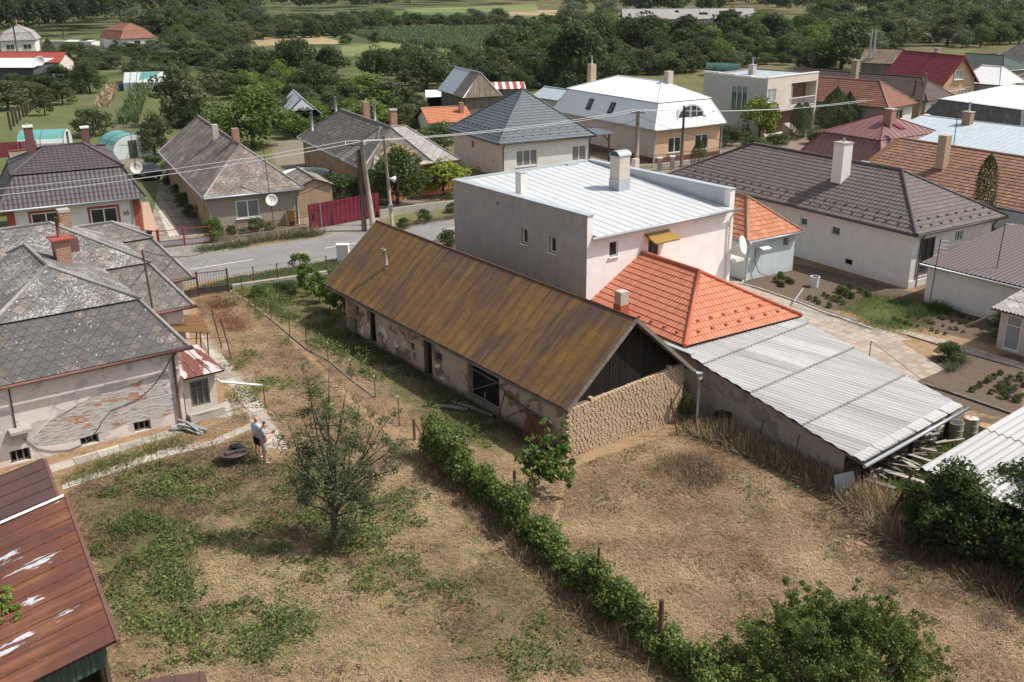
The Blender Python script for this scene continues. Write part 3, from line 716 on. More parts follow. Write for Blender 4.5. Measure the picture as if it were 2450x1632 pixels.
m = M(); m.bx(BF, 2.25, 3.05, y0-.1, y0-.05, -.05, .95); m.build('hatch', MT['wood_grey'], barn)
m = M(); m.bx(BF, 13.8, 16.5, y0-.08, y0-.04, .1, .42); m.bar(BF.P(15.3, y0-.07, .2), BF.P(15.35, y0-.05, .9), .08); m.build('threshold_board', MT['wood_grey'], barn)
m = M(); m.bar(BF.P(13.98, y0+.2, .5), BF.P(16.2, y0+.18, 1.6), .12, .05); m.bar(BF.P(14, y0+.2, 1.55), BF.P(16.3, y0+.2, 1.5), .1, .05); m.build('door_brace', MT['wood_grey'], barn)
# rafter ends
for i in range(21):
    m = M(); m.bar(BF.P(.5+i*1.0, .05, BZE-.06), BF.P(.5+i*1.0, y0+.1, zt-.02), .09, .1); m.build('rafter_tail', MT['wood_dark'], brf)
# dry-laid mud-brick end wall
m = M(); hh = .125; row = 0; z = -.5; w_ = y1-y0
while z < 2.15:
    y = y0-.05-(row % 2)*.12; top = 2.12+.3*min(1, max(0, (row*.0)))
    while y < y1:
        l = .19+rr.uniform(-.03, .03); t = (y-y0)/w_
        if z < 2.08+.03*math.sin(t*9)+rr.uniform(-.02, .02):
            j = rr.uniform(-.014, .016); c = BF.P(x1+.03+j+.02*math.sin(y*1.3+z), min(y+l/2, y1), z+hh/2+.48*t)
            an = rr.uniform(-.06, .06); ax = BF.A*math.cos(an)+BF.B*math.sin(an); ay = BF.B*math.cos(an)-BF.A*math.sin(an)
            hx, hy, hz = .1, l/2-.007, hh/2-.006
            b = len(m.v)
            for sx in (-1, 1):
                for sy in (-1, 1):
                    for sz in (-1, 1):
                        k = .86 if sx > 0 else 1
                        m.v.append(tuple(c+ax*(hx*sx)+ay*(hy*sy*k+rr.uniform(-.012, .012))+Vector((0, 0, hz*sz*k+rr.uniform(-.01, .01)))))
            for q in ((4, 6, 7, 5), (0, 1, 3, 2), (0, 4, 5, 1), (2, 3, 7, 6), (1, 5, 7, 3), (0, 2, 6, 4)): m.f.append([b+i for i in q]); m.mi.append(0); m.uv.append([(0, 0), (1, 0), (1, 1), (0, 1)])
        y += l
    z += hh; row += 1
m.build('mud_brick_wall', MT['adobe'], barn)
m = M(); m.bx(BF, x1-.14, x1+.02, y0, y1, 0, 2.2); m.build('wall_core', plain('adobe_mortar', (.20, .145, .095), .95, .3), bwall)
m = M(); gx = x1-.1
zg = lambda b: BZE+(BZR-BZE)*min(b, BW-b)/(BW/2)-.12
nb = 34
for i in range(nb):
    b0_, b1_ = .35+i*(BW-.7)/nb, .35+(i+1)*(BW-.7)/nb-.012; lo = 2.15+.4*(b0_/BW)+rr.uniform(-.12, .05)
    if zg(b0_) > lo or zg(b1_) > lo:
        o = rr.uniform(-.012, .012)
        m.poly([BF.P(gx+o, b0_, min(lo, zg(b0_))), BF.P(gx+o, b1_, min(lo, zg(b1_))), BF.P(gx+o, b1_, zg(b1_)), BF.P(gx+o, b0_, zg(b0_))], 0, [(b0_*1.0, 0), (b1_, 0), (b1_, zg(b1_)), (b0_, zg(b0_))])
m.bx(BF, gx-.12, gx-.06, .4, BW-.4, 2.0, 2.3); m.poly([BF.P(gx-.05, .3, 2.2), BF.P(gx-.05, BW-.3, 2.2), BF.P(gx-.05, BW/2, BZR-.2)])
m.build('gable_boards', MT['wood_dark'], barn)
lg = thing('old_gate', 'rusty old gate frame leaning on the barn wall near the mud-brick corner', 'gate', BF.P(18.6, -.1)); m = M()
for a, b in (((16.9, -.25, 0), (17.0, .2, 1.45)), ((20.3, -.25, 0), (20.2, .2, 1.2)), ((17, .15, 1.42), (20.2, .15, 1.18)), ((16.9, -.1, .45), (20.3, -.1, .4)), ((17, -.2, .2), (18.6, .17, 1.3)), ((18.6, .17, 1.3), (20.2, -.2, .1))): m.bar(BF.P(*a), BF.P(*b), .05)
m.build('bars', MT['rust'], lg); m = M(); m.poly([BF.P(18.7, -.18, .05), BF.P(20.2, -.18, .05), BF.P(20.15, .12, 1.1), BF.P(18.7, .12, 1.22)]); m.build('sheet', MT['wood_brown'], lg)

# ---------------------------------------------------------------- grey flat-roofed house with parapets
GF = Fr((-3.3, 57.6), -.9376); GL, GW = 11.9, 10.6
grey = thing('flat_roofed_house', 'two-storey house with a bare grey side, rosy white front and silver sheet roof between parapets', 'house', GF.P(6, 5))
m = M(); t = .38
gs = [(6.52, 7.06, 4.78, 5.62), (8.9, 9.45, 4.79, 5.63), (4.27, 4.47, 6.5, 6.66)]
gP = wallface(m, GF.P(0, 0), GF.P(GL, 0), 0, 7.22, gs, .2)
m.build('side_wall', MT['grey_render'], grey)
ge = [(1.47, 2.08, 4.88, 5.7), (4.18, 4.93, 4.43, 5.52)]
m = M(); gE = wallface(m, GF.P(GL, 0), GF.P(GL, GW), 0, 6.13, ge, .18)
m.bx(GF, GL-t, GL-.002, .002, t, 6.132, 7.217); m.bx(GF, GL-t, GL-.002, GW-t, GW-.002, 6.132, 7.217)
m.build('front_wall', MT['rosy_plaster'], grey)
m = M(); wallface(m, GF.P(GL, GW), GF.P(0, GW), 0, 7.22); wallface(m, GF.P(0, GW), GF.P(0, 0), 0, 7.15); m.build('back_wall', MT['white_plaster'], grey)
m = M(); roofface(m, [GF.P(GL+.35, t, 6.19), GF.P(GL+.35, GW-t, 6.19), GF.P(-.02, GW-t, 7.14), GF.P(-.02, t, 7.14)], dict(k='seam', pitch=.62, hh=.022, ww=.016), thick=.05)
grf = m.build('roof', [MT['silver_roof'], MT['grey_metal']], grey)
m = M()
for b0_, b1_ in ((.0, t), (GW-t, GW)):
    q = [GF.P(0, b0_, 7.23), GF.P(GL, b0_, 7.23), GF.P(GL, b1_, 7.23), GF.P(0, b1_, 7.23)]
    m.box((q[0]+q[2])/2, GF.A*(GL/2+.05), GF.B*(t/2+.04), Vector((0, 0, .02)))
    bi = b1_-.003 if b0_ < 1 else b0_+.003
    m.poly([GF.P(.05, bi, 7.05), GF.P(GL-.02, bi, 6.15), GF.P(GL-.02, bi, 7.215), GF.P(.05, bi, 7.215)])
m.bx(GF, -.06, .12, .38, GW-.38, 7.06, 7.25)
m.build('parapet', MT['zinc'], grey)
gutter(grey, GF.P(GL+.33, .0, 6.2), GF.P(GL+.33, GW+.2, 6.2), 'grey_metal', GF.A)
downpipe(grey, [GF.P(GL+.36, GW-.25, 6.1), GF.P(GL+.1, GW-.35, 5.6), GF.P(GL+.1, GW-.4, 0)], 'plastic_white', .055)
for o in gs[:2]: window(grey, gP, o, 'white_paint', 'glass', 0, True, depth=.2)
opening_fill(grey, gP, gs[2], 'dark', 'vent', .15)
window(grey, gE, ge[0], 'white_paint', 'glass', 0, True); window(grey, gE, ge[1], 'wood_grey', 'glass_grey', 1, False)
m = M(); roofface(m, [GF.P(GL+.75, 4.0, 5.28), GF.P(GL+.75, 5.75, 5.28), GF.P(GL+.02, 5.55, 5.68), GF.P(GL+.02, 3.85, 5.68)], dict(k='corr', pitch=.15, amp=.03, rows=3), thick=.02)
m.build('awning', [MT['yellow_corr'], MT['yellow_corr']], grey)
m = M(); m.bx(GF, GL+.05, GL+.42, 8.9, 9.75, 1.55, 2.2); m.lathe(GF.P(GL+.43, 9.25, 1.87), [(.24, 0), (.24, .02)], 14, 0, GF.A); m.build('air_conditioner', MT['plastic_white'], grey)
dish(grey, GF.P(GL+.55, GW+.35, 4.1), (.9, -.5, .3), .55, 'plastic_white')
m = M(); m.bx(GF, GL-1.2, GL+.1, GW+.02, GW+1.0, 3.0, 3.15)
for i in range(6): m.bar(GF.P(GL+.08, GW+.1+i*.17, 3.15), GF.P(GL+.08, GW+.1+i*.17, 3.95), .03)
m.bar(GF.P(GL+.08, GW+.02, 3.95), GF.P(GL+.08, GW+1, 3.95), .05); m.build('balcony', MT['plastic_white'], grey)
# chimneys on the flat roof
c = pt(1247, 458, 7.0); chimney(grf, (c.x, c.y), .5, .42, 6.5, 8.05, GF.yaw, 'plastic_white', 'zinc', .04, .02)
c = pt(1482, 449, 6.75); ch = chimney(grf, (c.x, c.y), .8, .8, 6.4, 8.55, GF.yaw, 'brick_white', None, flash='zinc')
m = M(); f = Fr((c.x, c.y), GF.yaw); arc = [(.45*math.cos(a), .28*math.sin(a)) for a in [math.pi*i/8 for i in range(9)]]
for i in range(8):
    (a, b), (a2, b2) = arc[i], arc[i+1]; m.poly([f.P(a, -.47, 8.62+b), f.P(a, .47, 8.62+b), f.P(a2, .47, 8.62+b2), f.P(a2, -.47, 8.62+b2)][::-1]); m.poly([f.P(a*.93, -.47, 8.6+b*.93), f.P(a*.93, .47, 8.6+b*.93), f.P(a2*.93, .47, 8.6+b2*.93), f.P(a2*.93, -.47, 8.6+b2*.93)])
m.bx(f, -.42, .42, -.42, .42, 8.56, 8.6); m.build('chimney_hood', MT['zinc'], ch)
c = pt(1520, 399, 7.0); chimney(grf, (c.x, c.y), .35, .35, 6.6, 7.5, GF.yaw, 'brick_white', None)
m = M(); c = pt(1361, 397, 7.02); f = Fr((c.x, c.y), GF.yaw); m.bx(f, -.45, .45, -.4, .4, 6.9, 7.2); m.build('roof_hatch', MT['zinc'], grf)

# ---------------------------------------------------------------- orange tiled annexe and long corrugated shed
OF = Fr((3.06, 49.07), -1.0)
oh_ = house('tiled_outbuilding', 'low outbuilding with a bright orange metal tile roof behind the barn', 'outbuilding', OF, 8.6, 7.45, 2.7, 4.75, 0, 3.3, roof='orange_tile', ridge='ridge_orange', walls='white_plaster', style=dict(k='course', h=.35, lift=.03), gut=None, cr=.11)
g = []
for i in range(7): g += [OF.P(8.6-.45, 1.2+i*.85, 2.7+.45*.62), OF.P(8.6-.95, 1.6+i*.8, 2.7+.95*.62)]
for i in range(4): g.append(OF.P(4.9+i*.9, .45, 2.7+.45*.55))
guards(oh_, OF, g, 'ridge_orange')
c = pt(1487, 720, 3.6); chimney(oh_['roof'], (c.x, c.y), .48, .48, 3.0, 4.1, OF.yaw, 'brick_pale', None, flash='ridge_orange')
shed = thing('corrugated_shed', 'long shed with a sloping grey corrugated roof running down from the orange roof', 'shed', V0.P(-25, 33))
c4 = [V0.P(-19.15, 29.05, 1.62), V0.P(-19.7, 36.3, 1.72), V0.P(-30.45, 38.15, 2.62), V0.P(-30.3, 30.35, 2.55)]
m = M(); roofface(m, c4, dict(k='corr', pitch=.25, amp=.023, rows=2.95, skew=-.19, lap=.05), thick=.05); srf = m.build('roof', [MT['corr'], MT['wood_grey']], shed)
m = M()
for i in range(6):
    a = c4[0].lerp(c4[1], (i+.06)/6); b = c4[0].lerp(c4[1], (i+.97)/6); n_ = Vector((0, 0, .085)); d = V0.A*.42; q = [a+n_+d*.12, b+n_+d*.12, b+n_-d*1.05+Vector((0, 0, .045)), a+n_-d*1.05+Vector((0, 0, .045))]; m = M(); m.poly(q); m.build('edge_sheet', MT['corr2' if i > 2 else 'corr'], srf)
gutter(shed, c4[0]+V0.A*.06, c4[1]+V0.A*.06+V0.B*.3, 'grey_metal', V0.A)
m = M(); wallface(m, V0.P(-30.5, 30.75), V0.P(-20.35, 29.75), 0, 2.5, uoff=3)
for i in range(len(m.v)):
    v = Vector(m.v[i]);
    if v.z > 1: m.v[i] = (v.x, v.y, 2.42 if v.dot(V0.A) < -25 else 1.68)
m.build('wall', MT['shed_plaster'], shed)
m = M(); wallface(m, V0.P(-24.2, 36.0), V0.P(-30.4, 37.2), 0, 1.8, uoff=20); wallface(m, V0.P(-24.0, 30.2), V0.P(-24.2, 36.0), 0, 1.8, uoff=30); m.build('inner_wall', MT['shed_plaster'], shed)
for p in ((-19.6, 29.9), (-19.7, 33), (-20.0, 35.9)):
    m = M(); m.bar(V0.P(*p, 0), V0.P(*p, 1.64), .13); m.build('post', MT['wood_dark'], shed)
m = M(); c = pt(1668, 1010); t_ = pt(1672, 875, 0)
dp = [V0.P(-30.6, 30.0, 2.45), V0.P(-29.6, 29.6, 2.42), V0.P(-28.3, 29.05, 2.3)]
dq = pt(1667, 1014); hd_ = hgt(1667, 1014, 892); up_ = Vector((0, 0, 1)); m.tube([BF.P(BL-.6, BW+.08, 2.2), dq+up_*(hd_-.05)], .07, 8); m.tube([dq+up_*hd_, dq+up_*(hd_-.28)], [.16, .1], 8); m.tube([dq+up_*(hd_-.2), dq], .06, 8)
m.build('downpipe', MT['zinc'], shed, smooth=True)
m = M(); m.box(V0.P(-29.9, 30.25, 2.62), V0.A*1.0, V0.B*.12, Vector((0, 0, .03))); m.build('valley_gutter', MT['zinc'], shed)

# ---------------------------------------------------------------- old house at the left with lichened mansard roofs
left = thing('lichen_roofed_house', 'old village house with grey lichened mansard roofs and flaking pink walls at the left', 'house', V0.P(-46, 8))
st5 = dict(k='course', h=.3, lift=.012)
def mans(u0, u1, v0, v1, ze, zb, zr, ins, r0, r1, axis, nm, mlow, mup):
    f = V0.sub(u0, v0); L, W = u1-u0, v1-v0
    f1, f2, ln = mansard_faces(f, *((L, W) if axis == 'a' else (W, L)), ze, zb, zr, ins, r0, r1, axis=axis)
    m = M()
    for k, q in enumerate(f1): roofface(m, q, st5, 0, 1)
    for q in f2: roofface(m, q, st5, 2, 1)
    o = m.build('roof', [MT[mlow], MT['wood_dark'], MT[mup]], left); caps(o, ln, 'ridge_grey', .085, lift=.02); return o
lA = mans(-52, -40.75, 3.45, 12.05, 3.55, 5.65, 6.95, 1.5, 3.0, 3.95, 'a', 'A', 'shingle_dark', 'shingle')
lB = mans(-55.1, -46.3, -4.0, 14.15, 3.55, 5.65, 7.45, 1.5, 4.3, 4.9, 'b', 'B', 'shingle_plain', 'shingle')
lC = mans(-56.4, -51.1, 6.0, 15.75, 3.55, 5.65, 6.4, 1.5, 2.65, 3.0, 'b', 'C', 'shingle_plain', 'shingle_plain')
u1, vv1 = -41.15, 11.65
lop = [(4.1-3.8, 5.0-3.8, -0.0, .62), (6.85-3.8, 7.75-3.8, .03, .62), (9.2-3.8, 10.0-3.8, .05, .62)]
lop = []
for (xa, ya, xb, yb) in ((31.2, 1079.5, 81.8, 1110.7), (198.6, 1039.4, 245.3, 1069), (328.6, 1010.5, 371, 1037.9)):
    p = pt(xa, yb+8); q = pt(xb, yb+0); s0 = p.dot(V0.B)-3.85; s1 = q.dot(V0.B)-3.85; lop.append((s0, s1, .06, .6))
m = M(); lP = wallface(m, V0.P(u1, 3.85), V0.P(u1, vv1), 0, 4.0, lop, .25)
wallface(m, V0.P(u1, vv1), V0.P(-47, vv1), 0, 4.0, uoff=13); wallface(m, V0.P(-47, vv1), V0.P(-47, 13.7), 0, 4.0, uoff=22); wallface(m, V0.P(-46.75, 13.75), V0.P(-51.5, 13.75), 0, 4.0, uoff=25)
wallface(m, V0.P(-46.75, 11), V0.P(-46.75, 13.75), 0, 4.0, uoff=45)
wallface(m, V0.P(-51.55, 12), V0.P(-51.55, 15.35), 0, 4.0, uoff=33); wallface(m, V0.P(-51.55, 15.35), V0.P(-56, 15.35), 0, 4, uoff=37); wallface(m, V0.P(-52, 3.85), V0.P(u1, 3.85), 0, 4, uoff=53)
wallface(m, V0.P(-55, 15.35), V0.P(-55, -3.6), 0, 4, uoff=73)
lw = m.build('wall', MT['old_pink'], left)
for q in lop: window(left, lP, q, 'wood_grey', 'dark', 2, False, depth=.2)
# plaster fallen off the end wall, bare masonry showing
dam = [(0, 830), (90, 800), (270, 830), (330, 770), (410, 690), (520, 650), (620, 560), (720, 520), (810, 465), (900, 455), (1000, 415), (1100, 385), (1200, 340), (1280, 305), (1340, 290), (1360, 370), (1320, 420), (1330, 460), (1400, 490), (1405, 560), (1390, 640), (1200, 690), (1050, 720), (900, 770), (760, 800), (600, 860), (430, 885), (300, 900), (270, 870)][2:]
def onu(px, py, u):
    d = _F*FOC+_R*(px-PW/2)-_U*(py-PH/2); t = u/(d.dot(V0.A)); return d.dot(V0.B)*t-3.85, CH+d.z*t
dm = [onu(x/3.363, 800+y/3.363, u1) for x, y in dam]
m = M(); cx = sum(p[0] for p in dm)/len(dm); cz = sum(p[1] for p in dm)/len(dm)
rj = random.Random(8); dd = []
for i in range(len(dm)):
    a, b = dm[i], dm[(i+1) % len(dm)]
    for k in range(4): t = k/4; dd.append((a[0]+(b[0]-a[0])*t+rj.uniform(-.03, .03), a[1]+(b[1]-a[1])*t+rj.uniform(-.03, .03)))
mp = [(x*.9+cx*.1, z-.12 if z > cz else z+.03) for x, z in dd]
bm_ = bmesh.new(); vsx = [bm_.verts.new(lP(x, z, -.004)) for x, z in dd]; fc = bm_.faces.new(vsx); bmesh.ops.triangulate(bm_, faces=[fc]); me = bpy.data.meshes.new('bare_masonry')
off = ORG[left.name]
for v in bm_.verts: v.co -= off
bm_.to_mesh(me); bm_.free()
n = NT('bare_masonry', .95, .1); v = n.mapp(n.obj(), (1, 1, 1)); sx, sy, sz = n.sep(v)
al = n.math('ADD', n.math('MULTIPLY', sx, V0.B.x), n.math('MULTIPLY', sy, V0.B.y)); uvw = n.comb(al, sz, 0.0)
a = n.noise(n.mapp(uvw, (1.5, 5, 1)), 1, 6, .7, .6); g = n.noise(uvw, 9, 5, .75); lay = n.noise(n.mapp(uvw, (2.2, 13, 1)), 1, 4, .6, .3)
col = n.ramp(lay, [(.3, (.2, .18, .16)), (.45, (.42, .39, .36)), (.6, (.52, .49, .46)), (.75, (.34, .3, .27))])
bc, bf = n.brick(n.mapp(uvw, (1, 1, 1), (0, 0, 0)), (.40, .13, .06), (.48, .2, .1), (.3, .25, .2), .28, .09, .014)
red = n.th(n.noise(n.mapp(uvw, (.9, 2.6, 1), (4, 1, 0)), 1, 5, .65), .56, .60)
col = n.mix(n.math('MULTIPLY', red, n.th(g, .3, .5)), col, bc); n.bump(n.math('ADD', lay, n.math('MULTIPLY', g, .5)), 1, .04); n.fin(col)
me.materials.append(n.m); o = bpy.data.objects.new('bare_masonry', me); COL.objects.link(o); o.parent = lw
gutter(left, V0.P(-40.72, 3.45, 3.55), V0.P(-40.72, 12.2, 3.55), 'gutter_brown', V0.A); gutter(left, V0.P(-46.28, 12.3, 3.55), V0.P(-46.28, 14.3, 3.55), 'gutter_brown', V0.A); gutter(left, V0.P(-51.08, 14.2, 3.55), V0.P(-51.08, 15.95, 3.55), 'gutter_brown', V0.A)
gutter(left, V0.P(-40.8, 12.07, 3.55), V0.P(-46.3, 12.07, 3.55), 'gutter_brown', V0.B); gutter(left, V0.P(-46.3, 14.17, 3.55), V0.P(-51, 14.17, 3.55), 'gutter_brown', V0.B)
downpipe(left, [V0.P(-40.7, 11.45, 3.45), V0.P(-41.05, 11.4, 3.1), V0.P(-41.05, 11.4, .05)], 'rust', .06)
c = pt(152, 628, 6.4); ch = chimney(lA, (c.x, c.y), .8, .62, 5.6, 7.5, Y0, 'brick', 'rust_red', .06, .14, pipe=.95, pipemat='gutter_brown')
c = pt(158, 548, 6.9); chimney(lB, (c.x, c.y), .5, .5, 6.2, 7.75, Y0, 'brick', 'concrete', .14, .02)
c = pt(163, 572, 6.9); f = Fr((c.x, c.y), Y0); m = M(); m.bx(f, -.4, .4, -.35, .35, 6.3, 7.0); m.build('roof_hatch', MT['gutter_brown'], lB)
m = M(); b = pt(365, 738, 4.2); m.tube([b, b+Vector((-.1, 0, 2.75))], .045, 7); m.build('roof_pole', MT['rust'], lA)
# little hooded vent and cables on the end wall
m = M(); p = lP(onu(46, 1028, u1)[0], 0, 0); zz = onu(46, 1028, u1)[1]; f = Fr((p.x, p.y), Y0); m.bx(f, .0, .5, -.4, .4, zz, zz+.12); m.bx(f, .0, .12, -.28, .28, zz-.35, zz); m.build('vent_hood', MT['concrete'], left)
m = M(); q = [onu(x/3.363, 800+y/3.363, u1+.03) for x, y in ((1370, 205), (1320, 300), (1220, 430), (1100, 530), (900, 610), (820, 700), (800, 750), (745, 815), (670, 885), (560, 930), (420, 940), (300, 920), (220, 860), (160, 815))]
m.tube([lP(s_, z_, -.03) for s_, z_ in q], .016, 4); m.tube([lP(onu(20, 925, u1)[0], 3.5, -.03), lP(onu(37, 1020, u1)[0], zz+.1, -.03)], .03, 5); m.build('cable', MT['dark_metal'], left)
# side porch annexe
pf = V0
m = M(); pops = [(.28, 1.12, .55, 1.75)]; pP = wallface(m, V0.P(-41.2, 11.7), V0.P(-41.2, 13.15), 0, 2.1, pops, .12); wallface(m, V0.P(-41.2, 13.15), V0.P(-44, 13.15), 0, 2.15, uoff=5)
po = m.build('porch', MT['brick_white'], left); window(left, pP, pops[0], 'wood_grey', 'glass_grey', 2, False, True, depth=.1)
m = M(); roofface(m, [V0.P(-40.75, 11.67, 2.12), V0.P(-40.75, 13.45, 2.12), V0.P(-44.2, 13.45, 2.3), V0.P(-44.2, 11.67, 2.3)], dict(k='seam', pitch=.6)); m.build('porch_roof', [MT['porch_sheet'], MT['wood_dark']], left)
m = M(); m.bx(V0, -41.2, -40.8, 11.75, 13.3, -.02, .3); m.build('porch_step', MT['concrete'], left)
# rusty canopy over the side door on posts
cq = [pt(385.6, 749, 2.7), pt(420.5, 788, 2.75), pt(503.5, 796, 2.3), pt(482, 757, 2.3)]
m = M(); roofface(m, [cq[2], cq[3], cq[0], cq[1]], dict(k='seam', pitch=.25, hh=.02), thick=.03); m.build('canopy', [MT['canopy'], MT['canopy']], left)
for a, b in (((496, 797), (500, 872)), ((470, 793), (469, 845)), ((478, 786), (483, 850))):
    g_ = pt(*b); m = M(); m.tube([g_, Vector((pt(a[0], a[1], 2.25).x, pt(a[0], a[1], 2.25).y, 2.25))], .03, 6); m.build('canopy_post', MT['rust'], left)

# ---------------------------------------------------------------- rusty sheds in the near left corner
rs = thing('rusty_shed', 'big near shed with a red-brown rusty sheet roof in the bottom left corner', 'shed', V0.P(-27, 1))
RF = Fr((V0.P(-31.34, 4.75).x, V0.P(-31.34, 4.75).y), Y0-.0855)
m = M(); roofface(m, [RF.P(0, -6, 1.55), RF.P(8.55, -6, 1.55), RF.P(8.55, 0, 2.85), RF.P(0, 0, 2.85)], dict(k='seam', pitch=.78, hh=.035, ww=.03)); rr_ = m.build('roof', [MT['red_rust'], MT['wood_dark']], rs)
m = M(); m.bar(RF.P(-.05, .06, 2.8), RF.P(8.6, .06, 2.8), .1, .16); m.build('edge_board', MT['gutter_brown'], rr_)
m = M(); m.bar(RF.P(-.02, -6, 1.62), RF.P(-.02, 0, 2.91), .16, .012); m.build('edge_strip', MT['white_sheet'], rr_)
m = M(); wallface(m, RF.P(8.2, -5.8), RF.P(8.2, -.75), 0, 1.5, [(1.2, 4.7, 0, 1.3)], .1); wallface(m, RF.P(8.2, -.3), RF.P(.2, -.3), 0, 2.7); wallface(m, RF.P(.2, -.3), RF.P(.2, -5.8), 0, 1.6); m.build('wall', MT['concrete_dark'], rs)
m = M(); roofface(m, [RF.P(8.1, -5.8, .9), RF.P(8.1, -.4, 1.75), RF.P(8.11, -.4, 2.6), RF.P(8.11, -5.8, 1.55)], dict(k='flat'), thick=.02)
m = M()
for i in range(46):
    b0_ = -5.7+i*.118; z0_ = 1.55+(b0_+6)*.215; o_ = .03*math.sin(i*2.1); m.poly([RF.P(8.3+o_, b0_, z0_-.75), RF.P(8.3-o_, b0_+.118, z0_-.75), RF.P(8.3-o_, b0_+.118, z0_-.02), RF.P(8.3+o_, b0_, z0_-.04)])
m.build('gable_sheet', plain('dark_green_sheet', (.04, .075, .065), .6, .3), rs)
m = M(); m.bx(RF, 7.9, 8.05, -.4, -.2, 0, 2.7); m.build('corner_post', MT['wood_pole'], rs)
r2 = thing('rusty_shed', 'dark rust-roofed shed behind the red-brown one beside the old pink wall', 'shed', V0.P(-33.4, 3))
m = M(); roofface(m, [RF.P(-3.6, -6, 1.5), RF.P(-.06, -6, 1.5), RF.P(-.06, -.2, 2.7), RF.P(-3.6, -.2, 2.7)], dict(k='seam', pitch=.78, hh=.035, ww=.03)); r2r = m.build('roof', [MT['dark_rust'], MT['wood_dark']], r2)
m = M(); m.bar(RF.P(-3.6, -.14, 2.64), RF.P(-.06, -.14, 2.64), .1, .14); m.build('edge_board', MT['gutter_brown'], r2r)
m = M(); wallface(m, RF.P(-.1, -.5), RF.P(-3.4, -.5), 0, 2.5); wallface(m, RF.P(-3.4, -.5), RF.P(-3.4, -5.8), 0, 1.45); m.build('wall', MT['concrete_dark'], r2)
r3 = thing('rusty_hutch', 'low hutch with a red-brown sheet lid at the bottom edge beside the rusty shed', 'hutch', pt(420, 1690))
q = [pt(327, 1629, 1.2), pt(488.6, 1605.6, 1.2), pt(515, 1690, 1.0), pt(350, 1715, 1.0)]
m = M(); roofface(m, [q[3], q[2], q[1], q[0]], dict(k='seam', pitch=.62, hh=.025)); m.build('lid', [MT['dark_rust'], MT['gutter_brown']], r3)
m = M(); cc = (q[0]+q[1]+q[2]+q[3])/4
for k in range(4):
    a, b = q[k].lerp(cc, .1), q[(k+1) % 4].lerp(cc, .1); wallface(m, (a.x, a.y, 0), (b.x, b.y, 0), 0, .95)
m.build('wall', MT['wood_grey'], r3)

# ---------------------------------------------------------------- corrugated hut at the right edge under ivy
hut = thing('corrugated_hut', 'hut with a grey corrugated roof at the right edge, overgrown with ivy', 'shed', V0.P(-14.5, 33))
m = M(); roofface(m, [V0.P(-17.05, 29.3, 2.2), V0.P(-12.6, 29.3, 2.2), V0.P(-12.6, 40, 3.2), V0.P(-17.05, 40, 3.2)], dict(k='corr', pitch=.3, amp=.04, rows=3.95)); m.build('roof', [MT['corr2'], MT['wood_dark']], hut)
m = M(); wallface(m, V0.P(-16.7, 29.7), V0.P(-13, 29.7), 0, 2.1); wallface(m, V0.P(-13, 29.7), V0.P(-13, 39.8), 0, 2.15); wallface(m, V0.P(-16.7, 39.8), V0.P(-16.7, 29.7), 0, 2.1); m.build('wall', MT['concrete_dark'], hut)
# ---------------------------------------------------------------- houses of the village
ctile = dict(k='course', h=.34, lift=.032); mtile = dict(k='course', h=.36, lift=.028); shing = dict(k='course', h=.3, lift=.012)
def zrt(fr, ze, a, b): return fr.P(a, b, ze)
# big house with a brown tiled hip roof and tall white chimney
F5 = Fr((12.09, 77.71), -1.0217)
o5s = [(13.5, 14.15, 2.2, 2.75), (16.2, 16.95, 2.1, 2.7), (17.6, 18.2, .35, .8)]; o5e = [(1.34, 2.6, 1.0, 3.0), (4.5, 5.3, 2.35, 3.05), (1.3, 2.2, .05, .55)]
H5 = house('brown_roofed_house', 'long white house with a dark brown tiled hip roof and a tall white chimney', 'house', F5, 23.03, 8.84, 3.55, 6.16, 4.76, 4.96, oh=.5, roof='brown_tile', ridge='ridge_dark', walls='white_plaster', style=ctile, gut='dark_metal', ops={'s': o5s, 'e': o5e}, cr=.11)
for q in o5s[:2]: H5['win']('s', q, mull=0)
H5['win']('s', o5s[2], mull=0, frame='rust', pane='dark', sill=False); H5['win']('e', o5e[0], pane='glass', mull=1, frame='dark_metal'); H5['win']('e', o5e[1], pane='glass_green', mull=2, sill=False); H5['win']('e', o5e[2], pane='glass_grey', mull=0, frame='concrete')
m = M(); m.bx(F5, .45, 22.6, .42, 8.4, -.02, .45); m.build('plinth', MT['white_plaster'], H5['root'])
g = []
for i in range(24):
    g += [F5.P(2.0+i*.88, .45, 3.55+.45*.59), F5.P(2.4+i*.85, .95, 3.55+.95*.59)]
for i in range(8): g += [F5.P(22.6, .9+i*.95, 3.55+.43*.53), F5.P(22.1, 1.3+i*.9, 3.55+.93*.53)]
guards(H5, F5, g, 'ridge_dark')
c = pt(2008, 447, 4.7); chimney(H5['roof'], (c.x, c.y), .85, .85, 4.2, 7.6, F5.yaw, 'white_plaster', 'concrete', .1, .04, pipe=.35)
m = M(); f = Fr((c.x, c.y), F5.yaw); m.bx(f, -.5, .5, -.5, .5, 4.2, 4.95); m.build('flashing', MT['dark_metal'], H5['roof'])
c = pt(2063, 397, 5.75); f = Fr((c.x, c.y), F5.yaw); m = M(); m.box(f.P(0, 0, 5.8), f.A*.35, (f.B+Vector((0, 0, .55))).normalized()*.4, Vector((0, 0, .06))); m.build('skylight', MT['zinc'], H5['roof'])
downpipe(H5['root'], [F5.P(22.9, 1.15, 3.5), F5.P(22.6, 1.15, 3.0), F5.P(22.6, 1.15, 0)], 'dark_metal')
downpipe(H5['root'], [F5.P(22.9, 8.2, 3.5), F5.P(22.6, 8.2, 3.0), F5.P(22.6, 8.2, 0)], 'dark_metal')
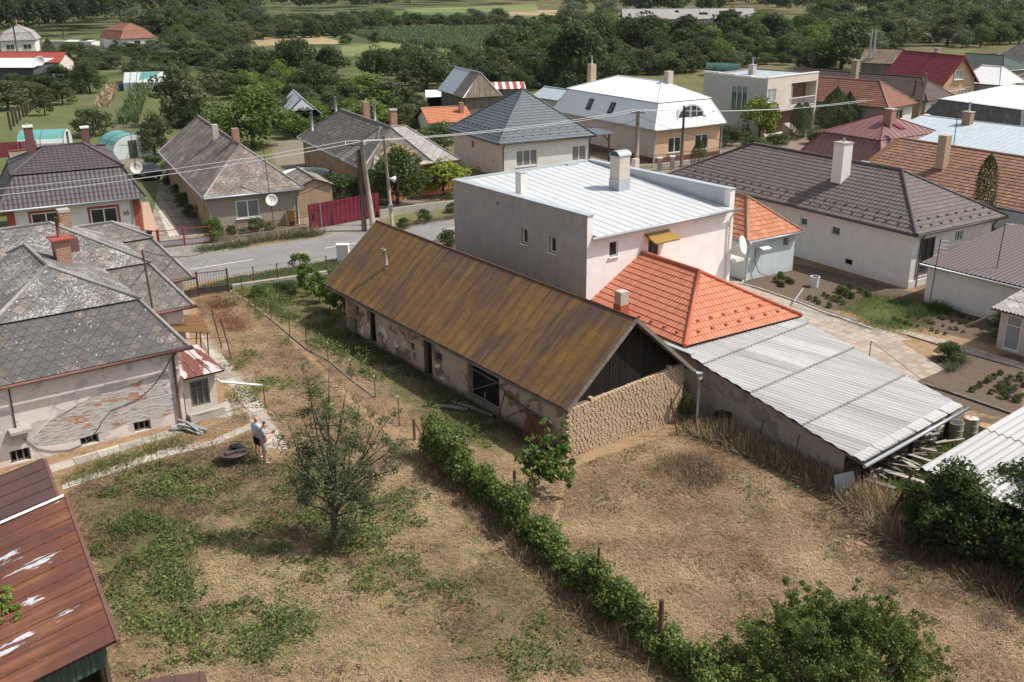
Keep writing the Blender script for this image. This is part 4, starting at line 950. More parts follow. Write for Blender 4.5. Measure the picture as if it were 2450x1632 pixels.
# pale blue outbuilding
F6 = Fr((10.93, 66.3), -1.0106); o6 = [(3.48, 4.0, 1.75, 2.3)]
H6 = house('pale_blue_outbuilding', 'small pale blue outbuilding with an orange clay tile roof beside the grey house', 'outbuilding', F6, 7.0, 4.85, 2.65, 4.71, 0, 2.7, oh=.3, roof='clay_tile', ridge='ridge_clay', walls='blue_plaster', style=ctile, ops={'e': o6})
H6['win']('e', o6[0], pane='wood_grey', mull=0, frame='concrete', sill=False)
m = M(); m.box(F6.P(7.0, 1.5, 2.05), F6.A*.28-Vector((0, 0, .06)), F6.B*.38, Vector((.0, 0, .03))); m.build('hood', MT['plastic_white'], H6['root'])
downpipe(H6['root'], [F6.P(7.0, .3, 2.55), F6.P(6.75, .35, 2.2), F6.P(6.75, .35, 0)], 'grey_metal')
m = M(); m.tube([F6.P(6.78, 1.0, 2.0), F6.P(6.85, .9, 1.2), F6.P(6.9, 1.3, .4), F6.P(7.2, 1.9, .1)], .025, 5); m.build('hose', MT['dark_metal'], H6['root'])
# brown metal garage
F7 = V0.sub(-32.0, 51.9)
g7 = thing('metal_roofed_garage', 'white garage under a long brown ribbed metal roof at the right edge', 'garage', F7.P(5, 4))
m = M(); roofface(m, [F7.P(0, 0, 2.35), F7.P(14, 0, 2.35), F7.P(14, 9.5, 3.3), F7.P(0, 9.5, 3.3)], dict(k='corr', pitch=.28, amp=.02, rows=20)); m.build('roof', [corrmat('brown_ribbed', (.115, .085, .085), (.13, .095, .095), (.1, .075, .075), .45, (20, 20)), MT['wood_dark']], g7)
m = M(); wallface(m, F7.P(.3, .35), F7.P(13.5, .35), 0, 2.3); wallface(m, F7.P(.3, 9.2), F7.P(.3, .35), 0, 2.3, gable=None); m.build('wall', MT['white_plaster'], g7); gutter(g7, F7.P(0, 0, 2.35), F7.P(14, 0, 2.35), 'grey_metal', -F7.B)
# concrete outhouse
F8 = V0.sub(-24.95, 48.1); o8 = [(.35, 1.2, .1, 2.05)]
g8 = thing('outhouse', 'small plastered outhouse with a glazed white door at the right edge', 'outhouse', F8.P(1.5, 1.5))
m = M(); P8 = wallface(m, F8.P(0, .2), F8.P(3, .2), 0, 2.15, [(.3, 1.15, .1, 1.95)], .1); wallface(m, F8.P(0, 3), F8.P(0, .2), 0, 2.15); m.build('wall', MT['cream_plaster'], g8)
window(g8, P8, (.3, 1.15, .1, 1.95), 'white_paint', 'glass_curtain', 0, False, depth=.1, trans=True)
m = M(); roofface(m, [F8.P(-.3, -.35, 2.18), F8.P(3.3, -.35, 2.18), F8.P(3.3, 3.2, 2.75), F8.P(-.3, 3.2, 2.75)], dict(k='corr', pitch=.2, amp=.03, rows=1.4)); m.build('roof', [MT['eternit'], MT['wood_grey']], g8)
m = M(); m.tube([F8.P(.1, -.5, 2.05), F8.P(-1.0, -1.2, 1.2)], .07, 8); m.build('spout', MT['bark_light'], g8)

# purple-brown mansard house with red window surrounds, number 45
F12 = Fr((-36.37, 70.2), .4635); o12 = [(2.0, 4.0, .75, 2.35), (6.0, 7.9, .75, 2.25)]
H12 = house('number_45_house', 'white house with a purple-brown tiled mansard roof, red window surrounds and the number 45', 'house', F12, 10.0, 9.4, 2.9, 6.48, 3.87, 3.44, oh=.5, roof='purple_tile', ridge='ridge_dark', walls='white_plaster', style=mtile, man=(1.29, 5.16), ops={'s': o12}, gut='grey_metal', cr=.1)
for q in o12: H12['win']('s', q, mull=1, surround='brick_red_paint', fw=.09)
for a in (.44, 9.05): m = M(); m.bx(F12, a, a+.51, .44, .9, 0, 3.4); m.build('pilaster', MT['brick_red_paint'], H12['root'])
downpipe(H12['root'], [F12.P(8.95, 0, 2.8), F12.P(8.95, .42, 2.5), F12.P(8.95, .42, 0)])
c = F12.P(2.9, 5.4); chimney(H12['roof'], (c.x, c.y), .62, .62, 5.4, 7.9, F12.yaw, 'brick_dark', 'white_paint', .12, .05, pipe=.3)
c = F12.P(6.9, 6.6); chimney(H12['roof'], (c.x, c.y), .55, .55, 5.4, 7.4, F12.yaw, 'brick_dark', 'white_paint', .12, .05)
p = pt(325.4, 402, 3.4); dish(H12['root'], p, (.3, -.9, .25), .5, 'dish'); m = M(); m.tube([p+Vector((0, .1, -1.5)), p+Vector((-.1, .1, 3.0))], .03, 5); m.bar(p+Vector((-1.2, .1, 1.9)), p+Vector((.9, .1, 1.85)), .03); m.build('antenna', MT['rust'], H12['root'])
cu = bpy.data.curves.new('house_number', 'FONT'); cu.body = '45'; cu.size = .42; cu.extrude = .02; cu.align_x = 'CENTER'; cu.resolution_u = 4
to = bpy.data.objects.new('lettering', cu); nm = bpy.data.meshes.new_from_object(to); bpy.data.objects.remove(to); nm.materials.clear(); nm.materials.append(MT['dark_metal'])
o = bpy.data.objects.new('house_number', nm); COL.objects.link(o); o.parent = H12['root']; o.location = F12.P(8.5, .47, 1.55)-ORG[H12['root'].name]; o.rotation_euler = (R(90), 0, F12.yaw)

# beige shingled house
F13 = Fr((-33.3, 95.64), -1.1216); o13 = [(2.35, 4.15, .9, 2.3)]
H13 = house('beige_house', 'long beige house with a brown lichen-covered shingle roof facing the street', 'house', F13, 23.87, 7.62, 2.85, 6.0, .9, 3.8, oh=.4, roof='shingle2', ridge='ridge_grey', walls='ochre_plaster', style=shing, ops={'e': o13}, cr=.08)
m = M(); P13 = wallface(m, F13.P(23.49, .39), F13.P(23.49, 7.23), 0, 3.1, [(o13[0][0]-.39, o13[0][1]-.39, .9, 2.3)], .15); m.build('street_wall', MT['beige_plaster'], H13['root'])
window(H13['root'], P13, (o13[0][0]-.39, o13[0][1]-.39, .9, 2.3), 'white_paint', 'glass_blind', 1, True, fw=.1)
downpipe(H13['root'], [F13.P(23.8, .2, 2.7), F13.P(23.53, .42, 2.4), F13.P(23.53, .42, 0)]); downpipe(H13['root'], [F13.P(23.8, 7.3, 2.7), F13.P(23.53, 7.1, 2.4), F13.P(23.53, 7.1, 0)])
c = pt(519, 355, 4.7); chimney(H13['roof'], (c.x, c.y), .5, .5, 4.2, 6.7, F13.yaw, 'brick_pale', None, flash='ridge_grey')
c = pt(565, 340, 5.9); chimney(H13['roof'], (c.x, c.y), .55, .55, 5.2, 7.0, F13.yaw, 'brick', None)
H13b = house('lean_to', 'low shingled lean-to at the yard side of the beige house', 'lean-to', F13.sub(15.5, 7.7), 5.5, 3.2, 2.3, 2.95, 0, 0, oh=.2, ohg=.2, roof='shingle2', ridge='ridge_grey', walls='ochre_plaster', style=shing, gut=None)
# peach and grey shingled house with a wing
F14 = Fr((-21.68, 103.45), -1.1092)
H14 = house('peach_house', 'peach house with grey shingle roofs, a cross wing and small chimneys behind the maroon fence', 'house', F14, 20.6, 6.5, 2.9, 6.0, 5.0, 1.7, oh=.4, roof='shingle_plain', ridge='ridge_grey', walls='ochre_plaster', style=shing, cr=.08)
m = M(); wallface(m, F14.P(20.18, .39), F14.P(20.18, 6.1), 0, 3.3, gable=[(2.86, 4.9)]); m.build('street_wall', MT['peach_plaster'], H14['root'])
FW = Fr((-15.65, 90.96), -1.0); rt = H14['root']; m = M(); fs, ln = hip_faces(FW, 8.5, 7.5, 2.9, 5.75, 2.6, 3.4, axis='b')
for q in fs: roofface(m, q, shing)
wr = m.build('wing_roof', [MT['eternit'], MT['wood_dark']], rt); caps(wr, ln, 'ridge_grey', .08)
m = M(); wallface(m, FW.P(7.05, .5), FW.P(7.05, 8.05), 0, 3.0); wallface(m, FW.P(7.05, 8.05), FW.P(.5, 8.05), 0, 3.0); m.build('wing_wall', MT['orange_plaster'], rt)
gutter(rt, FW.P(7.5, 0, 2.9), FW.P(7.5, 8.5, 2.9), 'gutter_brown', FW.A)
for (px, py, z, mt, cp, h) in ((876, 277, 5.9, 'brick', None, 1.5), (941, 296, 5.6, 'brick', 'concrete', 1.4)):
    c = pt(px, py, z); chimney(H14['roof'], (c.x, c.y), .6, .6, z-.8, z+h-.2, F14.yaw, mt, cp, .12, .06)
for (px, py, z, h) in ((804, 270, 5.5, 1.6), (747, 303, 4.2, 1.4), (897, 285, 5.8, 1.5)):
    c = pt(px, py, z); m = M(); m.tube([c-Vector((0, 0, .5)), c+Vector((0, 0, h))], .13, 8); m.build('flue_pipe', MT['grey_metal'], H14['roof'], smooth=True)
# slate-blue pyramid roof
F15 = Fr((-6.44, 105.32), -1.105); o15 = [(2.0, 4.3, 1.0, 2.55), (8.15, 9.75, 1.0, 2.5)]
H15 = house('slate_roofed_house', 'white house with a slate-blue metal tile pyramid roof', 'house', F15, 12.03, 10.64, 3.4, 7.62, 6.4, 5.4, oh=.45, roof='slate_tile', ridge='ridge_slate', walls='stain_plaster', style=dict(k='course', h=.36, lift=.03), gut='dark_metal', ops={'e': o15}, cr=.1)
m = M(); P15 = wallface(m, F15.P(11.64, .44), F15.P(11.64, 10.2), 0, 3.55, [(q[0]-.44, q[1]-.44, q[2], q[3]) for q in o15], .14); m.build('street_wall', MT['white_plaster'], H15['root'])
for q in o15: window(H15['root'], P15, (q[0]-.44, q[1]-.44, q[2], q[3]), 'white_paint', 'glass_blind', 2 if q[0] < 5 else 1, True, fw=.08)
P15s = H15['P']['s']; opening_fill(H15['root'], P15s, (4.5, 5.05, 2.1, 2.75), 'brick_red_paint', 'vent', -.02)
for b in (.6, 10.1): downpipe(H15['root'], [F15.P(12.0, b, 3.3), F15.P(11.7, b, 2.8), F15.P(11.7, b, 0)], 'dark_metal', .06)
g = []
for i in range(10): g += [F15.P(11.5, .8+i*1.0, 3.4+.5*.75), F15.P(11.0, 1.3+i*.95, 3.4+1.0*.75)]
for i in range(11): g += [F15.P(.9+i*1.0, .5, 3.4+.5*.79), F15.P(1.2+i*.95, 1.0, 3.4+1.0*.79)]
guards(H15, F15, g, 'dark_metal')
m = M(); q = [F15.P(12.05, 9.6, 3.42), F15.P(12.05, 12.9, 3.42), F15.P(8.5, 12.9, 3.52), F15.P(8.5, 9.6, 3.52)]; roofface(m, q, dict(k='flat')); m.build('carport_roof', [MT['slate_tile'], MT['wood_brown']], H15['root'])
m = M(); m.bar(F15.P(11.6, 12.4, 0), F15.P(11.6, 12.4, 3.4), .16); m.bar(F15.P(11.6, 11.7, 3.35), F15.P(11.6, 12.4, 2.6), .1); m.build('carport_post', MT['wood_brown'], H15['root'])
# white mansard with an eyebrow window
F16 = Fr((5.0, 118.43), -1.0396); o16 = [(2.1, 3.8, .85, 2.45), (5.65, 7.45, .85, 2.45)]
H16 = house('white_mansard_house', 'large house with a gleaming white sheet mansard roof and an arched eyebrow window', 'house', F16, 19.0, 9.44, 3.45, 7.55, 6.03, 5.11, oh=.45, roof='white_sheet', ridge='white_paint', walls='cream_plaster', style=dict(k='seam', pitch=.42, hh=.02, ww=.02), man=(1.33, 6.0), gut='grey_metal', cr=.05, ops={'e': o16})
m = M(); P16 = wallface(m, F16.P(18.58, .42), F16.P(18.58, 9.02), 0, 3.8, [(q[0]-.42, q[1]-.42, q[2], q[3]) for q in o16], .14); m.build('street_wall', MT['peach_plaster'], H16['root'])
for q in o16: window(H16['root'], P16, (q[0]-.42, q[1]-.42, q[2], q[3]), 'white_paint', 'glass', 1, True, fw=.09)
m = M(); m.bx(F16, .4, 18.63, .38, 9.06, -.02, .5); m.build('plinth', MT['gutter_brown'], H16['root'])
for b in (.25, 9.2): downpipe(H16['root'], [F16.P(18.95, b, 3.4), F16.P(18.64, b, 2.9), F16.P(18.64, b, 0)], 'grey_metal', .06)
# eyebrow dormer
xc, zb_, xw, zh = 4.9, 4.1, 1.75, 1.45; xf = 18.55
m = M(); N_ = 14; arc = [(xc+xw*math.cos(math.pi*i/N_), zb_+zh*math.sin(math.pi*i/N_)) for i in range(N_+1)]
out = [(xc+2.6, zb_-.1)]+[(xc+(xw+.12)*math.cos(math.pi*i/N_), zb_+(zh+.14)*math.sin(math.pi*i/N_)) for i in range(1, N_)]+[(xc-2.6, zb_-.1)]
def backa(z): return F16 and (19.0-1.33*min(1, (z-3.45)/(6.0-3.45)))
for i in range(len(out)-1):
    (a, b), (c_, d_) = out[i], out[i+1]
    m.poly([F16.P(xf+.1, a, b), F16.P(backa(b)-.25, a, b+.12), F16.P(backa(d_)-.25, c_, d_+.12), F16.P(xf+.1, c_, d_)]); m.poly([F16.P(xf+.1, a, b), F16.P(xf+.1, c_, d_), F16.P(xf+.1, c_, d_-.1), F16.P(xf+.1, a, b-.1)])
dm_ = m.build('dormer', MT['white_sheet'], H16['roof'])
m = M(); m.poly([F16.P(xf, a, b) for a, b in arc][::-1]); m.build('dormer_pane', MT['glass_grey'], dm_)
m = M()
for i in range(N_): m.bar(F16.P(xf+.03, *arc[i]), F16.P(xf+.03, *arc[i+1]), .1, .12)
for d_, w_ in ((-.85, .1), (-.05, .22), (.75, .1)): m.bar(F16.P(xf+.03, xc+d_, zb_), F16.P(xf+.03, xc+d_, zb_+zh*math.sqrt(max(0, 1-(d_/xw)**2))), w_, .08)
m.bar(F16.P(xf+.03, xc-xw, zb_+.03), F16.P(xf+.03, xc+xw, zb_+.03), .12, .1); m.build('dormer_frame', MT['white_paint'], dm_)
for (px, py) in ((1428, 249), (1481, 258)):
    c = pt(px, py, 4.7); f = F16; n_ = (-f.B*2.5+Vector((0, 0, 1.33))).normalized(); up = n_.cross(f.A); s_ = (c-f.o).dot(f.A); t_ = .45
    for _ in range(1): pass
    cc = f.P(s_, 1.33*.5, 3.45+2.55*.5)+n_*.06; m = M(); m.box(cc, f.A*.4, up*.62, n_*.05); sk = m.build('skylight', MT['wood_dark'], H16['roof'])
    m = M(); m.box(cc+n_*.055, f.A*.31, up*.52, n_*.01); m.build('pane', MT['glass_grey'], sk)
c = F16.P(14.3, 5.3); chimney(H16['roof'], (c.x, c.y), .65, .65, 6.8, 8.6, F16.yaw, 'brick_pale', None)
c = F16.P(2.0, 4.0); chimney(H16['roof'], (c.x, c.y), .75, .75, 5.2, 8.6, F16.yaw, 'brick_yellow', None, pipe=.9)
# grey two-storey house with a loggia
F17 = Fr((23.77, 126.16), -.8715); L17, W17 = 9.44, 10.1
r17 = thing('grey_two_storey_house', 'flat-roofed two-storey house with a grey side, pale front and a railed loggia', 'house', F17.P(5, 5))
m = M(); s17 = [(4.45, 5.1, 2.8, 5.55), (5.25, 5.85, 2.8, 5.58), (6.0, 6.6, 2.8, 5.6)]; P17 = wallface(m, F17.P(0, 0), F17.P(L17, 0), 0, 6.8, s17, .12)
wallface(m, F17.P(L17, W17), F17.P(0, W17), 0, 6.7, uoff=30); wallface(m, F17.P(0, W17), F17.P(0, 0), 0, 6.7, uoff=50); m.build('side_wall', MT['grey_render'], r17)
for q in s17: opening_fill(r17, P17, q, 'glass_green', 'window', .08)
m = M(); e17 = [(.15, 1.75, 4.0, 5.5), (4.7, 9.7, 3.1, 5.85), (.6, W17-.3, .05, 2.75)]; P17e = wallface(m, F17.P(L17, 0), F17.P(L17, W17), 0, 6.78, e17[:2]+[(.3, W17-.3, .02, 2.75)], 1.4); m.build('front_wall', MT['cream_plaster'], r17)
window(r17, P17e, e17[0], 'white_paint', 'glass_curtain', 1, True, depth=.12); opening_fill(r17, P17e, e17[1], 'brick_dark', 'loggia_wall', 1.35); opening_fill(r17, P17e, (.3, W17-.3, .02, 2.75), 'brick_dark', 'ground_floor_wall', 1.35)
m = M(); f = F17; m.bx(f, L17-1.34, L17-1.3, 5.2, 6.9, 3.1, 5.3); m.build('door', MT['plastic_white'], r17)
m = M()
for i in range(21): m.bar(f.P(L17+.02, 4.7+i*.25, 3.0), f.P(L17+.02, 4.7+i*.25, 4.1), .05)
m.bar(f.P(L17+.02, 4.6, 4.1), f.P(L17+.02, 9.8, 4.1), .08); m.bar(f.P(L17+.02, 4.6, 3.1), f.P(L17+.02, 9.8, 3.1), .08); m.bar(f.P(L17+.02, 9.75, 3.0), f.P(L17+.02, 9.75, 6), .09); m.build('railing', MT['plastic_white'], r17)
m = M(); roofface(m, [f.P(.3, .3, 6.55), f.P(L17-.2, .3, 6.6), f.P(L17-.2, W17-.3, 6.6), f.P(.3, W17-.3, 6.55)], dict(k='seam', pitch=.7)); q17 = m.build('roof', [MT['zinc'], MT['wood_dark']], r17)
m = M()
for i in range(4): m.bx(f, 0+i*2.36, 2.36+i*2.36-.01, -.04, .3, 6.8-.05*i, 6.92-.08*i+.12)
m.bx(f, L17-.25, L17+.06, -.05, W17+.05, 6.781, 6.9); m.build('parapet', MT['plastic_white'], r17)
c = pt(1800, 172, 6.9); chimney(q17, (c.x, c.y), .7, .7, 6.4, 7.7, F17.yaw, 'brick_pale', 'concrete', .06, .05, pipe=.9)
m = M(); m.bx(f, L17+.05, L17+3.2, 3.4, 4.8, .0, .2)
for i in range(7): m.bx(f, L17+.1+i*.3, L17+.4+i*.3, 3.5, 4.7, .2, 1.3-.17*i)
m.build('steps', MT['brick_pale'], r17)
# old tiled house, brown-roofed house, dark red gabled house
F18 = Fr((37.47, 132.26), -.8732); o18 = [(2.4, 4.2, 1.1, 2.3)]
H18 = house('old_tiled_house', 'old house with a worn red-brown clay tile roof beside the two-storey house', 'house', F18, 12.6, 6.7, 2.8, 5.42, 0, 3.6, roof='old_tile2', walls='beige_plaster', style=ctile, ops={'e': o18}, gut='wood_pole')
m = M(); P18 = wallface(m, F18.P(12.17, .44), F18.P(12.17, 6.26), 0, 3.0, [(q[0]-.44, q[1]-.44, q[2], q[3]) for q in o18], .14); m.build('street_wall', MT['white_plaster'], H18['root']); window(H18['root'], P18, (o18[0][0]-.44, o18[0][1]-.44, 1.1, 2.3), 'white_paint', 'glass', 1, True)
F19 = Fr((38.24, 146.19), -.8981); o19 = [(1.7, 4.4, .8, 2.3)]
H19 = house('dark_roofed_house', 'dark brown hip-roofed house with white street wall behind the old tiled one', 'house', F19, 22.8, 6.8, 2.9, 5.28, 0, 3.1, roof='dark_tile', ridge='ridge_dark', walls='peach_plaster', style=ctile, gut='dark_metal', ops={'e': o19})
m = M(); P19 = wallface(m, F19.P(22.37, .44), F19.P(22.37, 6.36), 0, 3.1, [(o19[0][0]-.44, o19[0][1]-.44, .8, 2.3)], .14); m.build('street_wall', MT['white_plaster'], H19['root']); window(H19['root'], P19, (o19[0][0]-.44, o19[0][1]-.44, .8, 2.3), 'dark_metal', 'glass_curtain', 2, False)
c = pt(2044, 185, 5.2); chimney(H19['roof'], (c.x, c.y), .8, .7, 4.2, 7.3, F19.yaw, 'concrete_pole', 'concrete', .1, .05)
F20 = Fr((56.58, 156.36), -1.2142); o20 = [(2.1, 3.6, 3.7, 5.0), (3.5, 4.9, .9, 2.3)]
H20 = house('red_gabled_house', 'peach house with a steep dark red metal tile roof and a window in its gable', 'house', F20, 12.6, 6.4, 3.2, 6.9, 0, 0, roof='red_tile', ridge='ridge_red', walls='peach_plaster', style=mtile, gut=None, ohg=.4)
P20 = H20['P']['e']
for q in o20: window(H20['root'], lambda s, z, k=0: P20(s, z, k-.14), (q[0]-.45, q[1]-.45, q[2], q[3]), 'white_paint', 'glass_curtain', 1, True)
m = M()
for b in (0, 6.4): m.bar(F20.P(12.62, b, 3.12), F20.P(12.62, 3.2, 6.8), .06, .22)
m.build('bargeboard', MT['ridge_red'], H20['roof']); c = pt(2242, 128, 6.9); chimney(H20['roof'], (c.x, c.y), .7, .6, 6.2, 7.6, F20.yaw, 'concrete', 'concrete', .08, .05)
F21 = Fr((65.12, 149.69), -.9282); H21 = house('grey_cottage', 'small grey cottage with a pale sheet roof beside the red gabled house', 'cottage', F21, 6.5, 6.8, 3.0, 5.2, 1.5, 2.0, roof='white_sheet', ridge='white_paint', walls='grey_render', style=dict(k='seam', pitch=.6), gut=None)
P21 = H21['P']['e']
for s_ in (.9, 3.9): window(H21['root'], lambda s, z, k=0: P21(s, z, k-.14), (s_, s_+1.1, 1.0, 2.4), 'white_paint', 'glass_grey', 1, True)
F22 = Fr((74.1, 174.11), -1.0211); H22 = house('green_roofed_house', 'house with a dull green tiled roof at the far right', 'house', F22, 10, 7.8, 3.0, 5.0, 0, 3, roof='green_tile', ridge='ridge_dark', walls='beige_plaster', style=mtile)
F23 = Fr((86, 186), -1.0); H23 = house('dark_shingled_house', 'house with a dark lichen-spotted roof and a brick chimney at the upper right edge', 'house', F23, 16, 9, 3.0, 6.4, 4, 4, roof='shingle_dark', ridge='ridge_grey', walls='beige_plaster', style=shing)
c = F23.P(7, 4.5); chimney(H23['roof'], (c.x, c.y), .8, .8, 5.5, 7.6, F23.yaw, 'brick_pale', None)
# maroon mansard house, pale blue and mossy roofs, old clay roof
F24 = Fr((26.07, 91.0), -1.0196); H24 = house('maroon_mansard_house', 'house with a maroon sheet-metal mansard roof in two tiers', 'house', F24, 9.04, 10.6, 3.0, 6.4, 4.3, 4.3, roof='maroon_sheet', ridge='maroon', walls='cream_plaster', style=dict(k='seam', pitch=.62, hh=.035, ww=.03), man=(1.53, 4.92), gut='gutter_brown', cr=.045)
c = pt(2129, 283, 6.3); chimney(H24['roof'], (c.x, c.y), .75, .65, 5.4, 7.05, F24.yaw, 'brick', 'concrete', .08, .06)
c = pt(2150, 303, 5.9); m = M(); m.box(c, F24.A*.4-Vector((0, 0, .15)), F24.B*.3, Vector((0, 0, .08))); m.build('roof_hatch', MT['maroon'], H24['roof'])
F25 = V0.sub(-55.0, 76.5); H25 = house('pale_blue_roofed_house', 'long house under a wide pale blue sheet-metal roof at the right', 'house', F25, 18, 19.5, 4.1, 5.6, 0, 0, roof='lightblue_sheet', ridge='zinc', walls='cream_plaster', style=dict(k='seam', pitch=.6, hh=.03, ww=.03), gut=None, cr=.05)
c = pt(2313, 304, 5.2); chimney(H25['roof'], (c.x, c.y), .75, .65, 4.7, 6.5, F25.yaw, 'brick', 'concrete', .06, .05, pipe=.9)
m = M(); p = pt(2281, 350, 4.6); m.tube([p, p+Vector((0, 0, 2.4))], .035, 5); m.build('antenna', MT['wood_dark'], H25['roof'])
F26 = Fr((47.6, 117.0), -1.15); r26 = thing('mossy_roofed_house', 'house with white upper roof over a steep mossy lower roof at right edge', 'house', F26.P(6, 6))
H26 = dict(); m = M(); f1, f2, ln = mansard_faces(F26, 13, 14, 2.9, 4.6, 6.2, 1.1, 5, 5)
for q in f1: roofface(m, q, shing, 0, 1)
for q in f2: roofface(m, q, dict(k='seam', pitch=.6), 2, 1)
m.build('roof', [MT['shingle_dark'], MT['wood_dark'], MT['white_sheet']], r26)
m = M(); wallface(m, F26.P(.5, .5), F26.P(12.5, .5), 0, 3.5); wallface(m, F26.P(12.5, .5), F26.P(12.5, 13.5), 0, 3.5); wallface(m, F26.P(.5, 13.5), F26.P(.5, .5), 0, 3.5); m.build('wall', MT['cream_plaster'], r26)
F27 = Fr((V0.P(-49.0, 68.2).x, V0.P(-49.0, 68.2).y), Y0-.08); H27 = house('old_clay_roofed_house', 'long house with a big weathered orange clay tile roof at the right', 'house', F27, 19, 10.5, 2.9, 5.5, 0, 0, roof='old_tile', ridge='ridge_clay', walls='cream_plaster', style=dict(k='course', h=.36, lift=.04), gut='grey_metal')
c = pt(2255, 378, 5.0); chimney(H27['roof'], (c.x, c.y), .7, .65, 4.2, 6.7, F27.yaw, 'brick_yellow', None)
q = [pt(2161, 335, 5.45), pt(2142, 398, 4.0)]; m = M(); m.bar(F27.P(-.05, 5.2, 5.5), F27.P(-.05, .2, 3.05), .5, .05); m.build('flashing', MT['canopy'], H27['roof'])
# lattice pergola with a dark felt roof, petunias below
FP = V0.sub(-37.6, 63.3); gz = thing('gazebo', 'wooden gazebo with a dark felt roof and lattice sides under the old clay roof', 'gazebo', FP.P(3, 2))
m = M(); fs, ln = hip_faces(FP, 6.5, 4.2, 2.35, 3.1, 1.5, 1.5)
for q in fs: roofface(m, q, dict(k='flat'))
m.build('roof', [plain('dark_felt', (.07, .07, .07), .95, .3, 4), MT['wood_brown']], gz)
for a in (.3, 3.2, 6.2): m = M(); m.bar(FP.P(a, .3, 0), FP.P(a, .3, 2.35), .12); m.build('post', MT['yellow_corr'], gz)
m = M(); m.bx(FP, .3, 6.2, .27, .33, 0, 1.0)
for i in range(14): m.bar(FP.P(.3+i*.43, .3, 1.9), FP.P(.7+i*.43, .3, 2.3), .04); m.bar(FP.P(.7+i*.43, .29, 1.9), FP.P(.3+i*.43, .29, 2.3), .04)
m.build('lattice', MT['wood_brown'], gz)

# far houses and sheds
F33 = Fr((-114.56, 292.14), -.7668); H33 = house('far_red_roofed_house', 'far white house with a red-brown mansard roof among the bushes at the left', 'house', F33, 13.56, 10.3, 2.8, 6.7, 4, 4, roof='old_tile2', ridge='ridge_clay', walls='white_plaster', style=dict(k='flat'), man=(1.78, 4.94), gut=None)
P = H33['P']['e']; window(H33['root'], lambda s, z, k=0: P(s, z, k-.15), (3.5, 5.2, .9, 2.2), 'wood_grey', 'glass', 1, False)
F34 = Fr((-137.6, 285.71), -1.2551); H34 = house('far_white_house', 'far white house with a pale grey half-hipped roof at the left edge', 'house', F34, 12, 9.2, 3.2, 6.8, 4, 3.4, roof='eternit', ridge='ridge_grey', walls='white_plaster', style=dict(k='flat'), man=(1.33, 5.13), gut=None, ops={})
P = H34['P']['e']
for s_ in (1.2, 5.3): window(H34['root'], lambda s, z, k=0: P(s, z, k-.15), (s_, s_+2.0, .9, 2.2), 'white_paint', 'glass_grey', 1, False)
m = M(); m.tube([F34.P(8, 4.6, 6.7), F34.P(8, 4.6, 8.4)], .2, 8); m.build('finial', MT['brick'], H34['root'])
p = pt(0, 203); F35 = Fr((p.x-14, p.y+1), -.12); r35 = thing('long_storehouse', 'long grey storehouse with a white sheet roof at the left edge', 'storehouse', F35.P(8, 4))
e = pt(108, 200); L35 = (e-F35.o).dot(F35.A)
m = M(); wallface(m, F35.P(0, 0), F35.P(L35, 0), 0, 3.2); wallface(m, F35.P(L35, 0), F35.P(L35, 7), 0, 3.2); m.build('wall', plain('slate_wall', (.08, .085, .1), .8, .15), r35)
m = M(); roofface(m, [F35.P(-.3, -.5, 3.2), F35.P(L35+.4, -.5, 3.2), F35.P(L35+.4, 7, 4.3), F35.P(-.3, 7, 4.3)], dict(k='flat')); m.build('roof', [MT['white_sheet'], MT['wood_dark']], r35)
F36 = F35.sub(-2, 10); H36 = house('red_sheet_roofed_house', 'low house with a bright red sheet roof behind the long storehouse', 'house', F36, L35+1.5, 6, 3.2, 5.0, 0, 0, roof='rust_red', ridge='rust_red', walls='cream_plaster', style=dict(k='flat'), gut=None)
dish(H36['roof'], pt(94, 146, 4.6), (.2, -1, .3), .9, 'plastic_white')
p = pt(190, 119); F37 = Fr((p.x-4, p.y), -.1); H37 = house('white_garage', 'small white flat-roofed garage between the far houses', 'garage', F37, 8, 5, 2.2, 2.35, 0, 0, roof='white_sheet', ridge='white_paint', walls='white_plaster', style=dict(k='flat'), gut=None, oh=.1, ohg=.1)
P = H37['P']['s']; opening_fill(H37['root'], P, (2, 5.5, .2, 1.7), 'glass_grey', 'garage_door', -.03)
p = pt(140, 119); F38 = Fr((p.x-5, p.y), -.1); H38 = house('grey_garage', 'grey concrete shed left of the small white garage', 'garage', F38, 9, 5, 2.2, 2.35, 0, 0, roof='eternit', ridge='ridge_grey', walls='concrete', style=dict(k='flat'), gut=None, oh=.1, ohg=.1)
F40 = Fr((38.7, 356.69), -.0203); H40 = house('far_barn', 'very long far barn with a pale cement roof full of holes beyond the trees', 'barn', F40, 45, 11.2, 3.5, 6.66, 0, 0, roof='eternit', ridge='ridge_grey', walls='concrete', style=dict(k='flat'), gut=None)
m = M()
for a, b, w_ in ((2, 2, .9), (18, 3.5, 1.4), (26, 2.2, 3.2), (33, 3, 4.5), (38.5, 2.5, 2.2)):
    z = 3.5+3.16*b/5.6+.03; m.poly([F40.P(a, b, z), F40.P(a+w_, b, z), F40.P(a+w_*.9, b+1.3, z+.73), F40.P(a+.1, b+1.2, z+.68)])
m.build('roof_hole', MT['dark'], H40['roof'])
